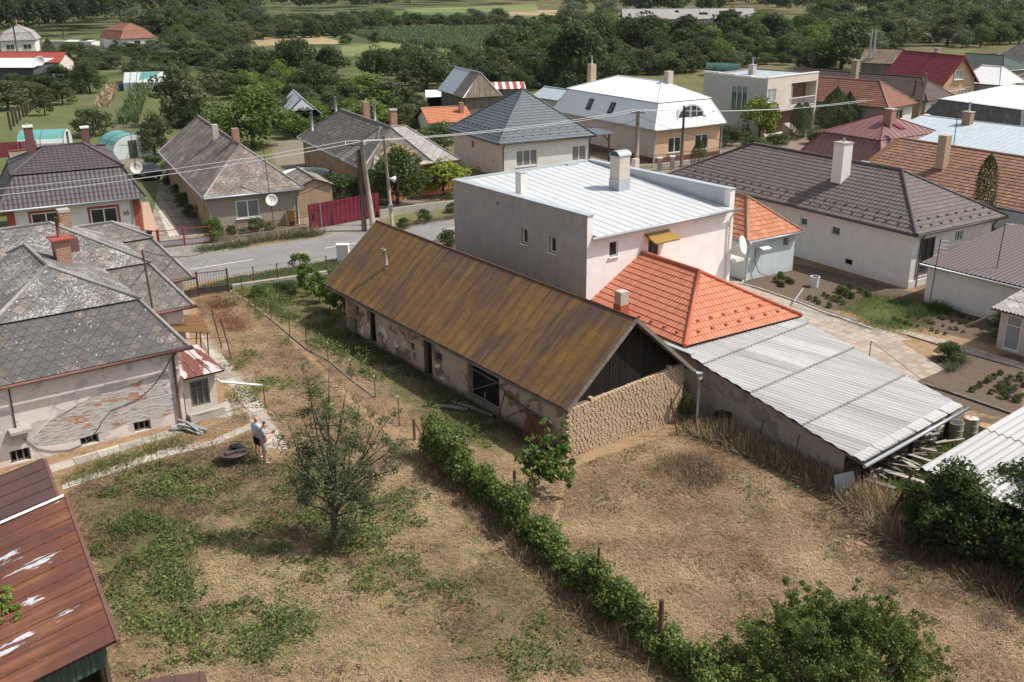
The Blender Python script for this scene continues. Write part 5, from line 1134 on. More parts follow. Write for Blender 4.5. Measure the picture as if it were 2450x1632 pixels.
# old timber barn with tin roof, tiny white-roofed shed, orange shed, tin canopy, small roofs
F28 = Fr((-10.32, 147.2), -1.174); H28 = house('timber_barn', 'dark timber barn with a half-tin, half-mossy roof among the trees', 'barn', F28, 10.7, 5.6, 2.8, 5.9, 0, .8, roof='rusty_tin', ridge='zinc', walls='wood_grey', style=dict(k='seam', pitch=.8), gut=None)
m = M(); W28 = lambda a, b: F28.P(a, b, 2.8+3.1*b/2.8+.07); m.poly([W28(-.02, .02), W28(6.4, .02), W28(6.4, 2.75), W28(-.02, 2.75)]); m.build('tin_sheet', MT['lightblue_sheet'], H28['roof'])
p = pt(1023, 262); F29 = Fr((p.x, p.y), .05); r = thing('white_topped_shed', 'tiny open shed with a white lean-to roof in front of the timber barn', 'shed', F29.P(1, 1))
m = M(); roofface(m, [F29.P(-.2, -.2, 1.75), F29.P(3.2, -.2, 1.75), F29.P(3.0, 2.4, 2.5), F29.P(-.3, 2.4, 2.5)], dict(k='flat')); m.build('roof', [MT['white_sheet'], MT['wood_dark']], r)
m = M(); wallface(m, F29.P(3, 2.3), F29.P(0, 2.3), 0, 2.4); wallface(m, F29.P(0, 2.3), F29.P(0, 0), 0, 1.75); m.bar(F29.P(.05, 0, 0), F29.P(.05, 0, 1.7), .15); m.bar(F29.P(3, 0, 0), F29.P(3, 0, 1.7), .15); m.build('wall', MT['wood_dark'], r)
F30 = Fr((-9.4, 117.4), .35); H30 = house('orange_shed', 'small shed with a fresh orange clay tile roof behind the slate-roofed house', 'shed', F30, 5.6, 6.3, 2.2, 3.6, 0, 0, roof='bright_tile', ridge='ridge_clay', walls='cream_plaster', style=ctile, gut=None)
c = F30.P(4.6, 1.9); chimney(H30['roof'], (c.x, c.y), .5, .5, 2.4, 4.2, F30.yaw, 'brick', None)
F31 = Fr((-30.61, 134.55), -1.2687); H31 = house('tin_canopy', 'open canopy with a grey tin gable roof among the fruit trees', 'canopy', F31, 10, 4.6, 2.2, 4.3, 0, 0, roof='zinc', ridge='zinc', walls='dark', style=dict(k='corr', pitch=.5, amp=.03, rows=20), gut=None, oh=.5, ohg=.6)
m = M(); m.poly([F31.P(9.98, .75, 2.85), F31.P(9.98, 3.85, 2.85), F31.P(9.98, 2.3, 4.24)]); m.build('gable_sheet', MT['white_sheet'], H31['root'])
F32 = Fr((4.11, 140.22), -.96); H32 = house('small_zinc_roofed_shed', 'small zinc-roofed shed at the back of the white mansard house', 'shed', F32.sub(-2, 0), 6, 4.5, 2.4, 3.6, 0, 0, roof='lightblue_sheet', ridge='zinc', walls='cream_plaster', style=dict(k='seam', pitch=.6), gut=None)
p = pt(1180, 250); F39 = Fr((p.x-1, p.y), .1); r = thing('striped_lean_to', 'lean-to with red and white striped sheets behind the slate-blue roof', 'lean-to', F39.P(2, 1))
n = NT('striped_sheet', .6); x, y, z = n.sep(n.uv()); stm = n.fin(n.mix(n.math('LESS_THAN', n.math('FRACT', n.math('MULTIPLY', x, .9)), .55), (.62, .58, .56), (.3, .09, .07)))
m = M(); roofface(m, [F39.P(0, 0, 2.2), F39.P(6, 0, 2.2), F39.P(6, 2.6, 3.0), F39.P(-.4, 2.6, 3.0)], dict(k='flat')); m.build('roof', [stm, MT['wood_dark']], r)
m = M(); wallface(m, F39.P(.2, .3), F39.P(5.8, .3), 0, 2.2); m.build('wall', MT['wood_grey'], r)
p = pt(2090, 185); F41 = Fr((p.x-3, p.y), -.6); H41 = house('rusty_roofed_barn', 'small barn with a rusty streaked tin roof and twin flues behind the dark roof', 'barn', F41, 7, 6, 2.6, 5.0, 0, 0, roof='rusty_tin', ridge='rust', walls='wood_grey', style=dict(k='seam', pitch=.8), gut=None)
m = M(); m.tube([F41.P(1.5, 1, 2.5), F41.P(1.5, 1, 8.3)], .16, 8); m.tube([F41.P(2.2, 1, 2.5), F41.P(2.2, 1, 8.3)], .16, 8); m.build('flue_pipe', MT['grey_metal'], H41['root'])
F42 = F12.sub(1.6, 11.4, .1); H42 = house('brown_tin_shed', 'shed with a grey-brown tin gable roof right behind number 45', 'shed', F42, 5.2, 5.2, 2.5, 4.95, 0, 0, roof='rusty_tin', ridge='rust', walls='wood_brown', style=dict(k='seam', pitch=.7), gut=None)
F43 = F12.sub(6.6, 21.5); H43 = house('dark_hutch', 'small dark-roofed brick hutch right of the tin shed behind number 45', 'hutch', F43, 3, 3, 2.4, 3.6, 0, 0, roof='ridge_dark', ridge='ridge_dark', walls='brick', style=dict(k='flat'), gut=None, oh=.2, ohg=.2)
# ---------------------------------------------------------------- the ground and what is laid on it
def inpoly(X, Y, poly):
    r = np.zeros(X.shape, bool); n = len(poly)
    for i in range(n):
        x1, y1 = poly[i]; x2, y2 = poly[(i+1) % n]
        c = ((y1 > Y) != (y2 > Y)); xi = (x2-x1)*(Y-y1)/((y2-y1) if abs(y2-y1) > 1e-9 else 1e-9)+x1; r ^= c & (X < xi)
    return r
def wp(pl): return [(pt(x, y).x, pt(x, y).y) for x, y in pl]
STEP = .3
gx = np.concatenate([-np.geomspace(6500, 71, 26), np.arange(-70, 75, STEP), np.geomspace(76, 6500, 26)])
gy = np.concatenate([np.linspace(-60, 12, 8), np.arange(14, 150, STEP), np.geomspace(152, 12000, 40)])
GX, GY = np.meshgrid(gx, gy)
Z = {k: np.zeros(GX.shape, np.float32) for k in 'GSLDPT'}
def zone(k, pl, v=1.0, blur=2, world=False):
    m_ = inpoly(GX, GY, pl if world else wp(pl)).astype(np.float32)
    for _ in range(blur):
        m_ = (m_+np.roll(m_, 1, 0)+np.roll(m_, -1, 0)+np.roll(m_, 1, 1)+np.roll(m_, -1, 1))/5
    if v < 0: Z[k] = Z[k]*(1-m_*-v)
    else: Z[k] = np.maximum(Z[k], m_*v)
# away from the yards everything is meadow
Z['L'][:] = np.clip((GY-(62-.0*GX))/14, 0, 1)*.8
Z['L'][(GX < -19) & (GY > 66)] = 1
zone('L', [(420, 700), (560, 662), (815, 618), (880, 600), (890, 650), (790, 690), (560, 690), (450, 705)], 1)
zone('G', [(560, 690), (780, 650), (840, 760), (1000, 880), (1180, 1000), (1250, 1130), (1100, 1060), (900, 930), (720, 800), (600, 730)], .7, 6)
zone('G', [(180, 1160), (330, 1130), (470, 1080), (560, 1090), (540, 1180), (350, 1260), (240, 1330), (190, 1290)], .5, 6)
zone('G', [(200, 1300), (340, 1200), (440, 1240), (500, 1360), (480, 1480), (560, 1560), (400, 1540), (280, 1500)], .85, 5)
zone('G', [(530, 1500), (700, 1400), (820, 1440), (800, 1520), (660, 1600), (540, 1590)], .8, 5)
zone('G', [(560, 1600), (800, 1560), (1200, 1500), (1380, 1632), (560, 1640)], .45, 6)
zone('G', [(700, 1160), (860, 1130), (900, 1200), (760, 1260)], .35, 6)
zone('G', [(880, 1200), (1150, 1130), (1250, 1260), (1150, 1400), (980, 1440)], .4, 6)
zone('G', [(180, 1160), (560, 1060), (860, 1150), (1060, 1160), (1300, 1370), (1560, 1632), (240, 1632)], .45, 4)
zone('D', [(230, 1290), (330, 1200), (300, 1420), (420, 1560), (300, 1600), (250, 1450)], .6, 6)
zone('D', [(640, 1180), (820, 1180), (860, 1300), (700, 1330), (600, 1260)], .6, 6)  # brown patch by the lone tree, its shadow put into the ground colour
zone('D', [(140, 1180), (420, 1090), (700, 1100), (800, 1180), (640, 1260), (480, 1220), (330, 1300), (200, 1280)], .8, 6)
zone('D', [(1350, 1180), (1700, 1060), (1780, 1120), (1700, 1200), (1480, 1200)], .45, 7)
zone('D', [(1850, 1150), (2200, 1250), (2450, 1420), (2450, 1632), (2300, 1600), (2100, 1380)], .5, 7)
zone('D', [(1000, 1380), (1300, 1330), (1480, 1500), (1560, 1632), (1150, 1620)], .55, 7)
zone('D', [(520, 700), (640, 760), (660, 800), (560, 810), (490, 740)], .35, 6)
zone('S', [(1745, 668), (1905, 630), (2175, 696), (2215, 705), (2410, 765), (2395, 830), (2330, 815), (2170, 775), (1960, 735), (1850, 705)], 1, 2)
zone('S', [(2180, 880), (2240, 850), (2330, 845), (2450, 850), (2450, 1010), (2350, 990), (2300, 975), (2190, 910)], 1, 2)
zone('S', [(2240, 985), (2450, 1010), (2450, 1060), (2340, 1060), (2250, 1090), (2210, 1050)], .9, 2)
zone('G', [(2010, 735), (2100, 700), (2210, 720), (2190, 790), (2105, 780)], 1, 3)
zone('S', [(2015, 740), (2095, 705), (2190, 730), (2190, 785)], -.85, 3)
zone('G', [(2120, 1100), (2270, 1055), (2340, 1070), (2230, 1130), (2160, 1230), (2090, 1200)], .9, 4)
zone('G', [(1640, 1010), (1740, 1000), (1760, 1050), (1660, 1070)], .5, 4)
zone('L', [(1725, 640), (2450, 560), (2450, 1632), (1600, 1632), (1500, 900)], -1.0, 1)
zone('T', [(2090, 835), (2140, 810), (2280, 830), (2260, 870), (2190, 890)], .7, 3)
# dusty yards behind the houses over the street, lawns, beds
for pl, v in (([(330, 560), (470, 420), (700, 500), (620, 580)], .5), ([(640, 340), (1060, 300), (1080, 470), (880, 540), (700, 540)], .5), ([(1280, 380), (1900, 330), (2100, 300), (1900, 420), (1500, 470)], .6)):
    zone('L', pl, -v, 2); zone('P', pl, .6, 2)
zone('P', [(250, 372), (350, 372), (350, 400), (250, 400)], .9, 2)
for pl in ([(260, 300), (330, 302), (330, 316), (262, 314)], [(240, 186), (300, 190), (296, 206), (240, 204)]): zone('S', pl, .5, 1)
zone('T', [(100, 135), (230, 125), (400, 120), (400, 150), (150, 160)], .5, 2)
# footpath worn along the shed
me = bpy.data.meshes.new('ground'); ny, nx = GX.shape
wob = (.05*np.sin(GX*.9+GY*.4)*np.sin(GY*.7)+.03*np.sin(GX*2.3)*np.sin(GY*1.9+1))*((GY < 56) & (GX > -20) & (GX < 22))*0-0.0
V = np.stack([GX, GY, np.zeros_like(GX)+wob], -1).reshape(-1, 3)
i0 = (np.arange(ny-1)[:, None]*nx+np.arange(nx-1)[None, :]).ravel(); Fq = np.stack([i0, i0+1, i0+nx+1, i0+nx], 1).astype(np.int32)
me.vertices.add(len(V)); me.vertices.foreach_set('co', V.astype(np.float32).ravel()); me.loops.add(Fq.size); me.loops.foreach_set('vertex_index', Fq.ravel()); me.polygons.add(len(Fq)); me.polygons.foreach_set('loop_start', np.arange(0, Fq.size, 4, dtype=np.int32))
for nm, ks in (('zone_a', 'GSLD'), ('zone_b', 'PTPP')):
    at = me.attributes.new(nm, 'FLOAT_COLOR', 'POINT'); at.data.foreach_set('color', np.stack([Z[k] for k in ks], -1).astype(np.float32).ravel())
n = NT('earth_and_dry_grass', .95, .08); p = n.pos()
za = n.n.new('ShaderNodeAttribute'); za.attribute_name = 'zone_a'; sc = n.n.new('ShaderNodeSeparateColor'); n.lk(za.outputs['Color'], sc.inputs[0]); g_, s_, l_ = sc.outputs; d_ = za.outputs['Alpha']
zb = n.n.new('ShaderNodeAttribute'); zb.attribute_name = 'zone_b'; sb = n.n.new('ShaderNodeSeparateColor'); n.lk(zb.outputs['Color'], sb.inputs[0]); p_, t_, _x = sb.outputs
big = n.noise(p, .22, 5, .65, .5); mid = n.noise(p, 1.3, 6, .7, .6); fine = n.noise(n.mapp(p, (1, 1, 1)), 9, 5, .75, .8)
fib = n.noise(n.mapp(p, (14, 3.2, 1), rot=(0, 0, .6)), 1, 3, .6, 1.5); fib2 = n.noise(n.mapp(p, (3.2, 14, 1), rot=(0, 0, .3)), 1, 3, .6, 1.5)
def am(mask, f, w=.5): return n.th(n.math('ADD', n.math('MULTIPLY', mask, 1.0), n.math('MULTIPLY', n.math('SUBTRACT', f, .5), w*2)), .38, .62)
straw = n.ramp(n.math('ADD', n.math('MULTIPLY', fib, .5), n.math('MULTIPLY', fib2, .5)), [(.3, (.14, .093, .055)), (.48, (.30, .207, .125)), (.62, (.40, .287, .18)), (.8, (.48, .365, .245))])
tone = n.ramp(n.math('ADD', n.math('MULTIPLY', big, .5), n.math('MULTIPLY', mid, .5)), [(.36, (.5, .43, .37)), (.47, (.86, .82, .78)), (.56, (1.0, .98, .95)), (.7, (1.1, 1.1, 1.08))]); straw = n.mix(1.0, straw, tone, 'MULTIPLY')
brown = n.ramp(fine, [(.3, (.075, .05, .035)), (.5, (.15, .10, .065)), (.7, (.26, .175, .115))])
col = n.mix(n.math('MULTIPLY', n.th(n.math('ADD', n.math('MULTIPLY', mid, .6), n.math('MULTIPLY', fine, .4)), .5, .61), .6), straw, brown)
col = n.mix(n.math('MULTIPLY', am(d_, mid, .55), .75), col, brown)
weed = n.ramp(fine, [(.3, (.03, .042, .014)), (.5, (.075, .095, .03)), (.72, (.14, .16, .06))])
col = n.mix(n.math('MULTIPLY', n.th(n.noise(p, .9, 6, .7, .4), .60, .68), .55), col, weed)
col = n.mix(n.math('MULTIPLY', g_, n.th(n.math('ADD', n.math('MULTIPLY', mid, .5), n.math('MULTIPLY', fib, .5)), .3, .75)), col, (.15, .145, .06)); col = n.mix(n.math('MULTIPLY', am(g_, n.noise(p, 2.1, 6, .72, .5), .7), .85), col, weed)
lawn = n.ramp(n.math('ADD', n.math('MULTIPLY', fine, .6), n.math('MULTIPLY', n.noise(p, .11, 5, .7, .4), .4)), [(.3, (.055, .068, .027)), (.5, (.11, .125, .05)), (.66, (.165, .165, .078)), (.8, (.24, .205, .115))])
scrub = n.ramp(n.noise(p, .06, 7, .7, .5), [(.36, (.04, .05, .02)), (.5, (.08, .095, .038)), (.62, (.13, .135, .06)), (.72, (.2, .17, .095))])
far = n.th(n.sep(p)[1], .0, 1.0); far = n.ramp(n.math('DIVIDE', n.sep(p)[1], 400.0), [(.38, 0.0), (.55, 1.0)])
lawn = n.mix(far, lawn, scrub)
col = n.mix(l_, col, lawn)
col = n.mix(n.math('MULTIPLY', am(t_, mid, .4), .9), col, straw)
soil = n.ramp(fine, [(.3, (.06, .043, .031)), (.5, (.115, .084, .061)), (.72, (.19, .145, .108))]); rows = n.noise(n.mapp(p, (.8, 5, 1), rot=(0, 0, -.6)), 1, 3, .5)
col = n.mix(am(s_, mid, .25), col, n.mix(n.math('MULTIPLY', rows, .5), soil, (.17, .126, .092)))
dust = n.ramp(fine, [(.3, (.13, .11, .09)), (.7, (.3, .26, .215))]); col = n.mix(n.math('MULTIPLY', am(p_, mid, .4), .8), col, dust)
n.bump(n.math('ADD', n.math('MULTIPLY', fib, .6), n.math('MULTIPLY', mid, 1.2)), .45, .08); n.fin(col)
me.materials.append(n.m); me.update(calc_edges=True); ground = add_obj('ground', me); tag(ground, kind='structure')

def sheet(name, pts, z, mat, px=True):
    m = M(); q = [pt(*p) if px else Vector((p[0], p[1], 0)) for p in pts]
    ar = sum(q[i-1].x*q[i].y-q[i].x*q[i-1].y for i in range(len(q)))
    if ar < 0: q.reverse()
    m.poly([Vector((a.x, a.y, z)) for a in q], 0, [(a.x, a.y) for a in q]); o = m.build(name, mat); tag(o, kind='structure'); return o
# the street
lo = [pt(554.7, 659.6), pt(812.8, 617.5)]; hi = [pt(532, 605), pt(1097, 518.5)]
dv = ((hi[1]-hi[0]).normalized()+(lo[1]-lo[0]).normalized()).normalized(); nv = Vector((-dv.y, dv.x, 0)); o0 = pt(554.7, 659.6)
rw = (hi[0]-o0).dot(nv)
n = NT('asphalt', .9, .2); p = n.pos(); a = n.noise(p, .5, 6, .7); g = n.noise(p, 30, 3, .7); col = n.ramp(n.math('ADD', n.math('MULTIPLY', a, .7), n.math('MULTIPLY', g, .3)), [(.3, (.165, .158, .148)), (.7, (.255, .245, .232))])
cr = n.voro(n.mapp(p, (.25, .25, .25)), 1, 'DISTANCE_TO_EDGE'); col = n.mix(n.math('MULTIPLY', n.math('LESS_THAN', n.math('ADD', cr, n.math('MULTIPLY', n.noise(p, 2, 4, .6), .03)), .022), .35), col, (.08, .078, .075)); n.fin(col); MT['asphalt'] = n.m
def rp(a, b, z): q = o0+dv*a+nv*b; return Vector((q.x, q.y, z))
m = M()
for i in range(40): m.poly([rp(-70+i*6, 0, .012), rp(-64+i*6, 0, .012), rp(-64+i*6, rw, .012), rp(-70+i*6, rw, .012)])
tag(m.build('road', MT['asphalt']), kind='structure')
m = M(); a0 = (pt(462, 650)-o0).dot(dv)
for i in range(-6, 20):
    a = a0+i*9.6; m.poly([rp(a, rw*.5-.06, .018), rp(a+4.3, rw*.5-.06, .018), rp(a+4.3, rw*.5+.06, .018), rp(a, rw*.5+.06, .018)])
tag(m.build('road_marking', plain('road_paint', (.62, .61, .58), .8, .2, 5)), kind='structure')
n = NT('gravel_edge', .95, .1); f = n.noise(n.pos(), 4, 6, .75); n.fin(n.ramp(f, [(.3, (.12, .1, .075)), (.5, (.24, .205, .16)), (.72, (.38, .33, .27))])); MT['gravel'] = n.m
m = M(); rj = random.Random(5)
for b0_, sg in ((-.02, -1), (rw+.02, 1)):
    w0 = .3
    for i in range(160):
        w1_ = .25+rj.random()*.55; a = -70+i*1.5; q = [rp(a, b0_, .008), rp(a+1.5, b0_, .008), rp(a+1.5, b0_+sg*w1_, .008), rp(a, b0_+sg*w0, .008)]
        m.poly(q if sg > 0 else q[::-1]); w0 = w1_
tag(m.build('road_shoulder', MT['gravel']), kind='structure')
# crossings of hard ground from the street to the gates
n = NT('worn_concrete_ground', .95, .1); p = n.pos(); f = n.noise(p, 1.2, 6, .7); g = n.noise(p, 12, 4, .7); n.fin(n.ramp(n.math('ADD', n.math('MULTIPLY', f, .6), n.math('MULTIPLY', g, .4)), [(.3, (.15, .14, .12)), (.55, (.255, .24, .21)), (.75, (.34, .31, .27))])); MT['hard'] = n.m
sheet('pavement', [(360, 598), (530, 576), (560, 590), (540, 603), (410, 618), (350, 620)], .010, MT['hard']); sheet('pavement', [(745, 549), (910, 520), (900, 545), (770, 570)], .010, MT['hard'])
# concrete slab paths in the left yard
def slabm(name, c, w, h, ang, v=.25, gap=.03, gapc=(.09, .07, .05)):
    n = NT(name, .95, .12); u = n.mapp(n.pos(), (1, 1, 1), rot=(0, 0, -ang)); x, y, z = n.sep(u); x = n.math('ADD', x, n.math('MULTIPLY', n.math('SUBTRACT', n.noise(u, 1.5, 3, .5), .5), .12)); y = n.math('ADD', y, n.math('MULTIPLY', n.math('SUBTRACT', n.noise(u, 1.7, 3, .5), .5), .12)); cx = n.math('DIVIDE', x, w); cyy = n.math('DIVIDE', y, h); r = n.white(n.comb(n.math('FLOOR', cx), n.math('FLOOR', cyy), 0.0))
    g = n.noise(u, 7, 5, .75); b = n.noise(u, .8, 4, .7); col = n.ramp(n.math('ADD', n.math('MULTIPLY', r, .45), n.math('MULTIPLY', n.math('ADD', g, b), .3)), [(.2, mul(c, 1-v*1.6)), (.5, c), (.85, mul(c, 1+v))])
    e = n.math('MAXIMUM', n.math('LESS_THAN', n.math('FRACT', cx), gap/w), n.math('LESS_THAN', n.math('FRACT', cyy), gap/h)); return n.fin(n.mix(n.math('MULTIPLY', e, .8), col, gapc))
MT['slab'] = slabm('slab_path', (.40, .355, .30), 1.15, .95, Y0); MT['paver'] = slabm('pale_pavers', (.38, .335, .28), .28, .2, Y0, .15, .02); MT['flag'] = slabm('uneven_flags', (.36, .30, .24), .55, .5, Y0, .2, .04, (.22, .17, .12))
sheet('path', [(478, 800), (500, 803), (520, 830), (545, 868), (575, 890), (618, 952), (650, 1000), (691, 1078), (640, 1072), (598, 1008), (592, 985), (560, 930), (520, 905), (505, 860)], .016, MT['slab'])
sheet('path', [(447, 985), (519, 970), (560, 952), (592, 985), (540, 1000), (497, 1000), (440, 1025)], .012, MT['slab'])
sheet('path', [(600, 1012), (608, 1026), (545, 1050), (520, 1065), (400, 1092), (250, 1140), (150, 1172), (148, 1160), (240, 1126), (390, 1075), (510, 1054), (536, 1040)], .010, MT['slab'])
sheet('path', [(583, 905), (603, 893), (622, 903), (617, 915), (592, 918)], .010, MT['slab']); sheet('path', [(512, 828), (543, 818), (551, 835), (522, 843)], .010, MT['slab'])
sheet('path', [(40, 1135), (290, 1062), (428, 1022), (442, 1034), (300, 1078), (60, 1150)], .009, MT['slab'])
# paved court behind the orange roof, flag path, garden kerbs
sheet('court', [(1740, 660), (1800, 690), (1960, 742), (2040, 765), (2180, 812), (2130, 822), (2080, 850), (2000, 870), (1850, 780), (1700, 690)], .010, MT['paver'])
sheet('court', [(1905, 765), (2050, 775), (2150, 815), (2260, 885), (2190, 915), (2050, 850)], .014, MT['flag'])
sheet('path', [(2140, 792), (2160, 788), (2330, 832), (2450, 870), (2450, 888), (2310, 845)], .012, MT['flag'])
def kerb(pts, h=.1, w=.1, mat='concrete', nm='kerb'):
    m = M(); q = [pt(*p) for p in pts]
    for i in range(len(q)-1): m.bar(q[i]+Vector((0, 0, h/2)), q[i+1]+Vector((0, 0, h/2)), w, h)
    return tag(m.build(nm, MT[mat]), kind='structure')
kerb([(1775, 680), (1812, 690), (1905, 722), (1960, 745), (2090, 790)], .08); kerb([(1772, 682), (1786, 664)], .08)
kerb([(2215, 922), (2300, 950), (2450, 1002)], .1, .12, 'concrete_dark'); kerb([(2170, 803), (2300, 843), (2450, 886)], .05, .06, 'dark_metal', 'hose_line')
# driveway beside number 45
sheet('driveway', [(352, 585), (380, 440), (395, 425), (408, 430), (470, 560), (476, 572)], .012, slabm('drive_slabs', (.25, .22, .185), .6, .6, .46, .3))
sheet('driveway', [(378, 505), (394, 503), (432, 563), (405, 566)], .017, slabm('pale_slabs', (.5, .45, .38), .6, .6, .46, .1)); sheet('driveway', [(338, 484), (356, 483), (385, 575), (350, 582)], .015, plain('pink_paving', (.42, .28, .21), .9, .12))
# far fields
def field(px, z, stops, scale, name='field', stretch=(1, 1), rot=0):
    n = NT(name, .95, .1); f = n.noise(n.mapp(n.pos(), (stretch[0], stretch[1], 1), rot=(0, 0, rot)), scale, 6, .7, .3); return sheet(name, px, z, n.fin(n.ramp(f, stops)))
tan = [(.3, (.2, .15, .08)), (.5, (.32, .24, .14)), (.7, (.4, .31, .19))]; gr = [(.3, (.05, .085, .03)), (.5, (.08, .125, .042)), (.72, (.13, .16, .06))]; lg = [(.3, (.1, .13, .045)), (.5, (.155, .18, .07)), (.72, (.22, .23, .1))]
field([(605, 96), (640, 90), (760, 86), (815, 99), (810, 106), (700, 105), (620, 112)], .03, tan, .08); field([(920, 70), (1075, 64), (1190, 58), (1195, 64), (1070, 74), (940, 78)], .03, tan, .08)
field([(600, 43), (900, 30), (1180, 27), (1180, 36), (900, 49), (620, 58)], .03, gr, .05); field([(960, 22), (1280, 10), (1290, 27), (1000, 31)], .05, lg, .03); field([(1170, 26), (1330, 24), (1340, 36), (1200, 38)], .04, tan, .05)
field([(1990, 30), (2110, 12), (2110, 32), (2040, 36)], .03, lg, .04); field([(2180, 4), (2300, 3), (2290, 22), (2200, 24)], .04, lg, .04); field([(2370, 20), (2450, 16), (2450, 48), (2390, 40)], .03, lg, .04); field([(290, 34), (480, 24), (480, 42), (300, 46)], .03, lg, .04)
field([(815, 112), (916, 100), (1110, 126), (1080, 150), (900, 140), (820, 132)], .03, lg, .08); field([(700, 205), (860, 185), (920, 210), (880, 240), (720, 245)], .03, gr, .12)
# ---------------------------------------------------------------- plants
def leaves(rng, C, N, size, asp=.6, jit=.9):
    n = len(C); nn = N+rng.normal(0, jit, (n, 3)); nn /= np.linalg.norm(nn, axis=1, keepdims=True)+1e-9
    t = np.cross(nn, rng.normal(0, 1, (n, 3))); t /= np.linalg.norm(t, axis=1, keepdims=True)+1e-9; b = np.cross(nn, t)
    s = (size*rng.uniform(.6, 1.35, n))[:, None]; V = np.empty((n, 4, 3)); V[:, 0] = C-t*s*.5; V[:, 1] = C+b*s*.5*asp-nn*s*.06; V[:, 2] = C+t*s*.5-nn*s*.12; V[:, 3] = C-b*s*.5*asp-nn*s*.06
    return V.reshape(-1, 3)
def sph(rng, n):
    v = rng.normal(0, 1, (n, 3)); return v/np.linalg.norm(v, axis=1, keepdims=True)
def clumpleaves(rng, cc, cr, per, size, asp=.6, jit=.8, shell=.55, flat=.85):
    """leaf clumps: centres cc (n,3), radii cr (n,)"""
    n = len(cc); idx = np.repeat(np.arange(n), per); d = sph(rng, len(idx)); r = rng.uniform(shell, 1.0, len(idx))**.7*cr[idx]
    C = cc[idx]+d*r[:, None]*np.array([1, 1, flat]); tint = np.clip(rng.normal(.48, .1, n)[idx]+rng.normal(0, .16, len(idx)), 0, 1)
    return leaves(rng, C, d*1.1+np.array([0, 0, .45]), size, asp, jit), tint
PROTO = {}
def proto(key, seed, mat, kind='round', n=34, per=110, size=.055, cr=(.13, .2), trunk=True, bark='bark'):
    rng = np.random.default_rng(seed)
    if kind in ('cone', 'column'):
        h = rng.uniform(0, 1, n*per)**.8; a = rng.uniform(0, 2*np.pi, n*per); prof = np.where(h < .25, .36+.5*h, .49*(1-((h-.25)/.75)**(1.7 if kind == 'cone' else 7))); rr_ = prof*(1+.12*np.sin(a*7+h*19))*rng.uniform(.8, 1.05, n*per)
        C = np.stack([np.cos(a)*rr_, np.sin(a)*rr_, .02+h*.98], 1); Nn = np.stack([np.cos(a), np.sin(a), np.full_like(a, .5)], 1); V = leaves(rng, C, Nn, size, .5, .5); tint = np.clip(rng.normal(.45, .17, len(C)), 0, 1); limbs = []
    else:
        d = sph(rng, n); zc, zr, lo_ = (.49, .55, .1) if kind == 'round' else (.44, .54, .05)
        if kind == 'open': zc, zr, lo_ = .5, .53, .1
        d[:, 2] = np.where(d[:, 2] < -.8, -d[:, 2], d[:, 2]); k = rng.uniform(.62 if kind != 'open' else .55, 1.08, n)
        cc = np.stack([d[:, 0]*k*.42, d[:, 1]*k*.42, zc+d[:, 2]*k*(zr-.1)], 1); c_r = rng.uniform(*cr, n); cc[:, :2] *= (1.0-.25*np.clip((cc[:, 2]-.6)/.4, 0, 1))[:, None]
        V, tint = clumpleaves(rng, cc, c_r, per, size, .62); V[:, 2] = np.maximum(V[:, 2], .01); limbs = cc[:7]
    me = np_mesh(key+'_crown', V, MT['leaf_'+mat], tint); m = M(); top = .5 if kind in ('round', 'open') else .3
    m.tube([(0, 0, -.01), (.008, .004, top*.5), (0, .01, top)], [.034, .026, .016], 7)
    for c in limbs: m.tube([(0, 0, top*.55), tuple(Vector((c[0]*.5, c[1]*.5, (top*.6+c[2])*.5+.03))), tuple(c)], [.016, .011, .005], 5)
    tm = bpy.data.meshes.new(key+'_trunk'); tm.from_pydata(m.v, [], m.f); tm.materials.append(MT[bark]); PROTO[key] = (me, tm)
for i in range(3): proto('dark%d' % i, 10+i, 'dark', n=40, per=120)
for i in range(3): proto('olive%d' % i, 20+i, 'olive', 'open', n=44, per=85, cr=(.1, .17))
for i in range(2): proto('green%d' % i, 30+i, 'green', n=40, per=110)
for i in range(2): proto('bright%d' % i, 40+i, 'bright', n=44, per=100)
for i in range(2): proto('grey%d' % i, 50+i, 'grey', 'bush', n=40, per=110, size=.045)
proto('lime0', 60, 'lime', 'open', n=36, per=100, size=.06); proto('cone0', 70, 'dark', 'cone', n=40, per=130, size=.045); proto('pillar0', 72, 'dark', 'column', n=40, per=130, size=.045); proto('cone1', 71, 'green', 'cone', n=40, per=120, size=.045)
for i in range(2): proto('bushd%d' % i, 80+i, 'dark', 'bush', n=34, per=100); proto('busho%d' % i, 84+i, 'olive', 'bush', n=34, per=100); proto('bushg%d' % i, 88+i, 'green', 'bush', n=34, per=100)
proto('bushv0', 92, 'vine', 'bush', n=34, per=110, size=.06); proto('bushs0', 93, 'straw', 'bush', n=26, per=90, size=.07)
RNG = random.Random(77); NR = np.random.default_rng(5)
def plant(loc, w_, h_, key, name, label, cat, group=None, rot=None, trunk=True):
    if key[-1] not in '0123456789': key = RNG.choice(sorted(k for k in PROTO if k[:-1] == key))
    o = thing(name, label, cat, loc, group); cm, tm = PROTO[key]
    c = add_obj('crown' if name.endswith('tree') else 'foliage', cm, o); t = add_obj('trunk' if name.endswith('tree') else 'stem', tm, o)
    o.scale = (w_, w_*RNG.uniform(.88, 1.1), h_); o.rotation_euler = (0, 0, RNG.uniform(0, 6.28) if rot is None else rot); return o
def tpx(cx, by, wpx, ty, key, label, name='tree', cat='tree', group=None):
    p = pt(cx, by); d = math.hypot(p.x, p.y); return plant(p, wpx/FOC*math.sqrt(d*d+CH*CH)*1.1, hgt(cx, by, ty)*1.04, key, name, label, cat, group)
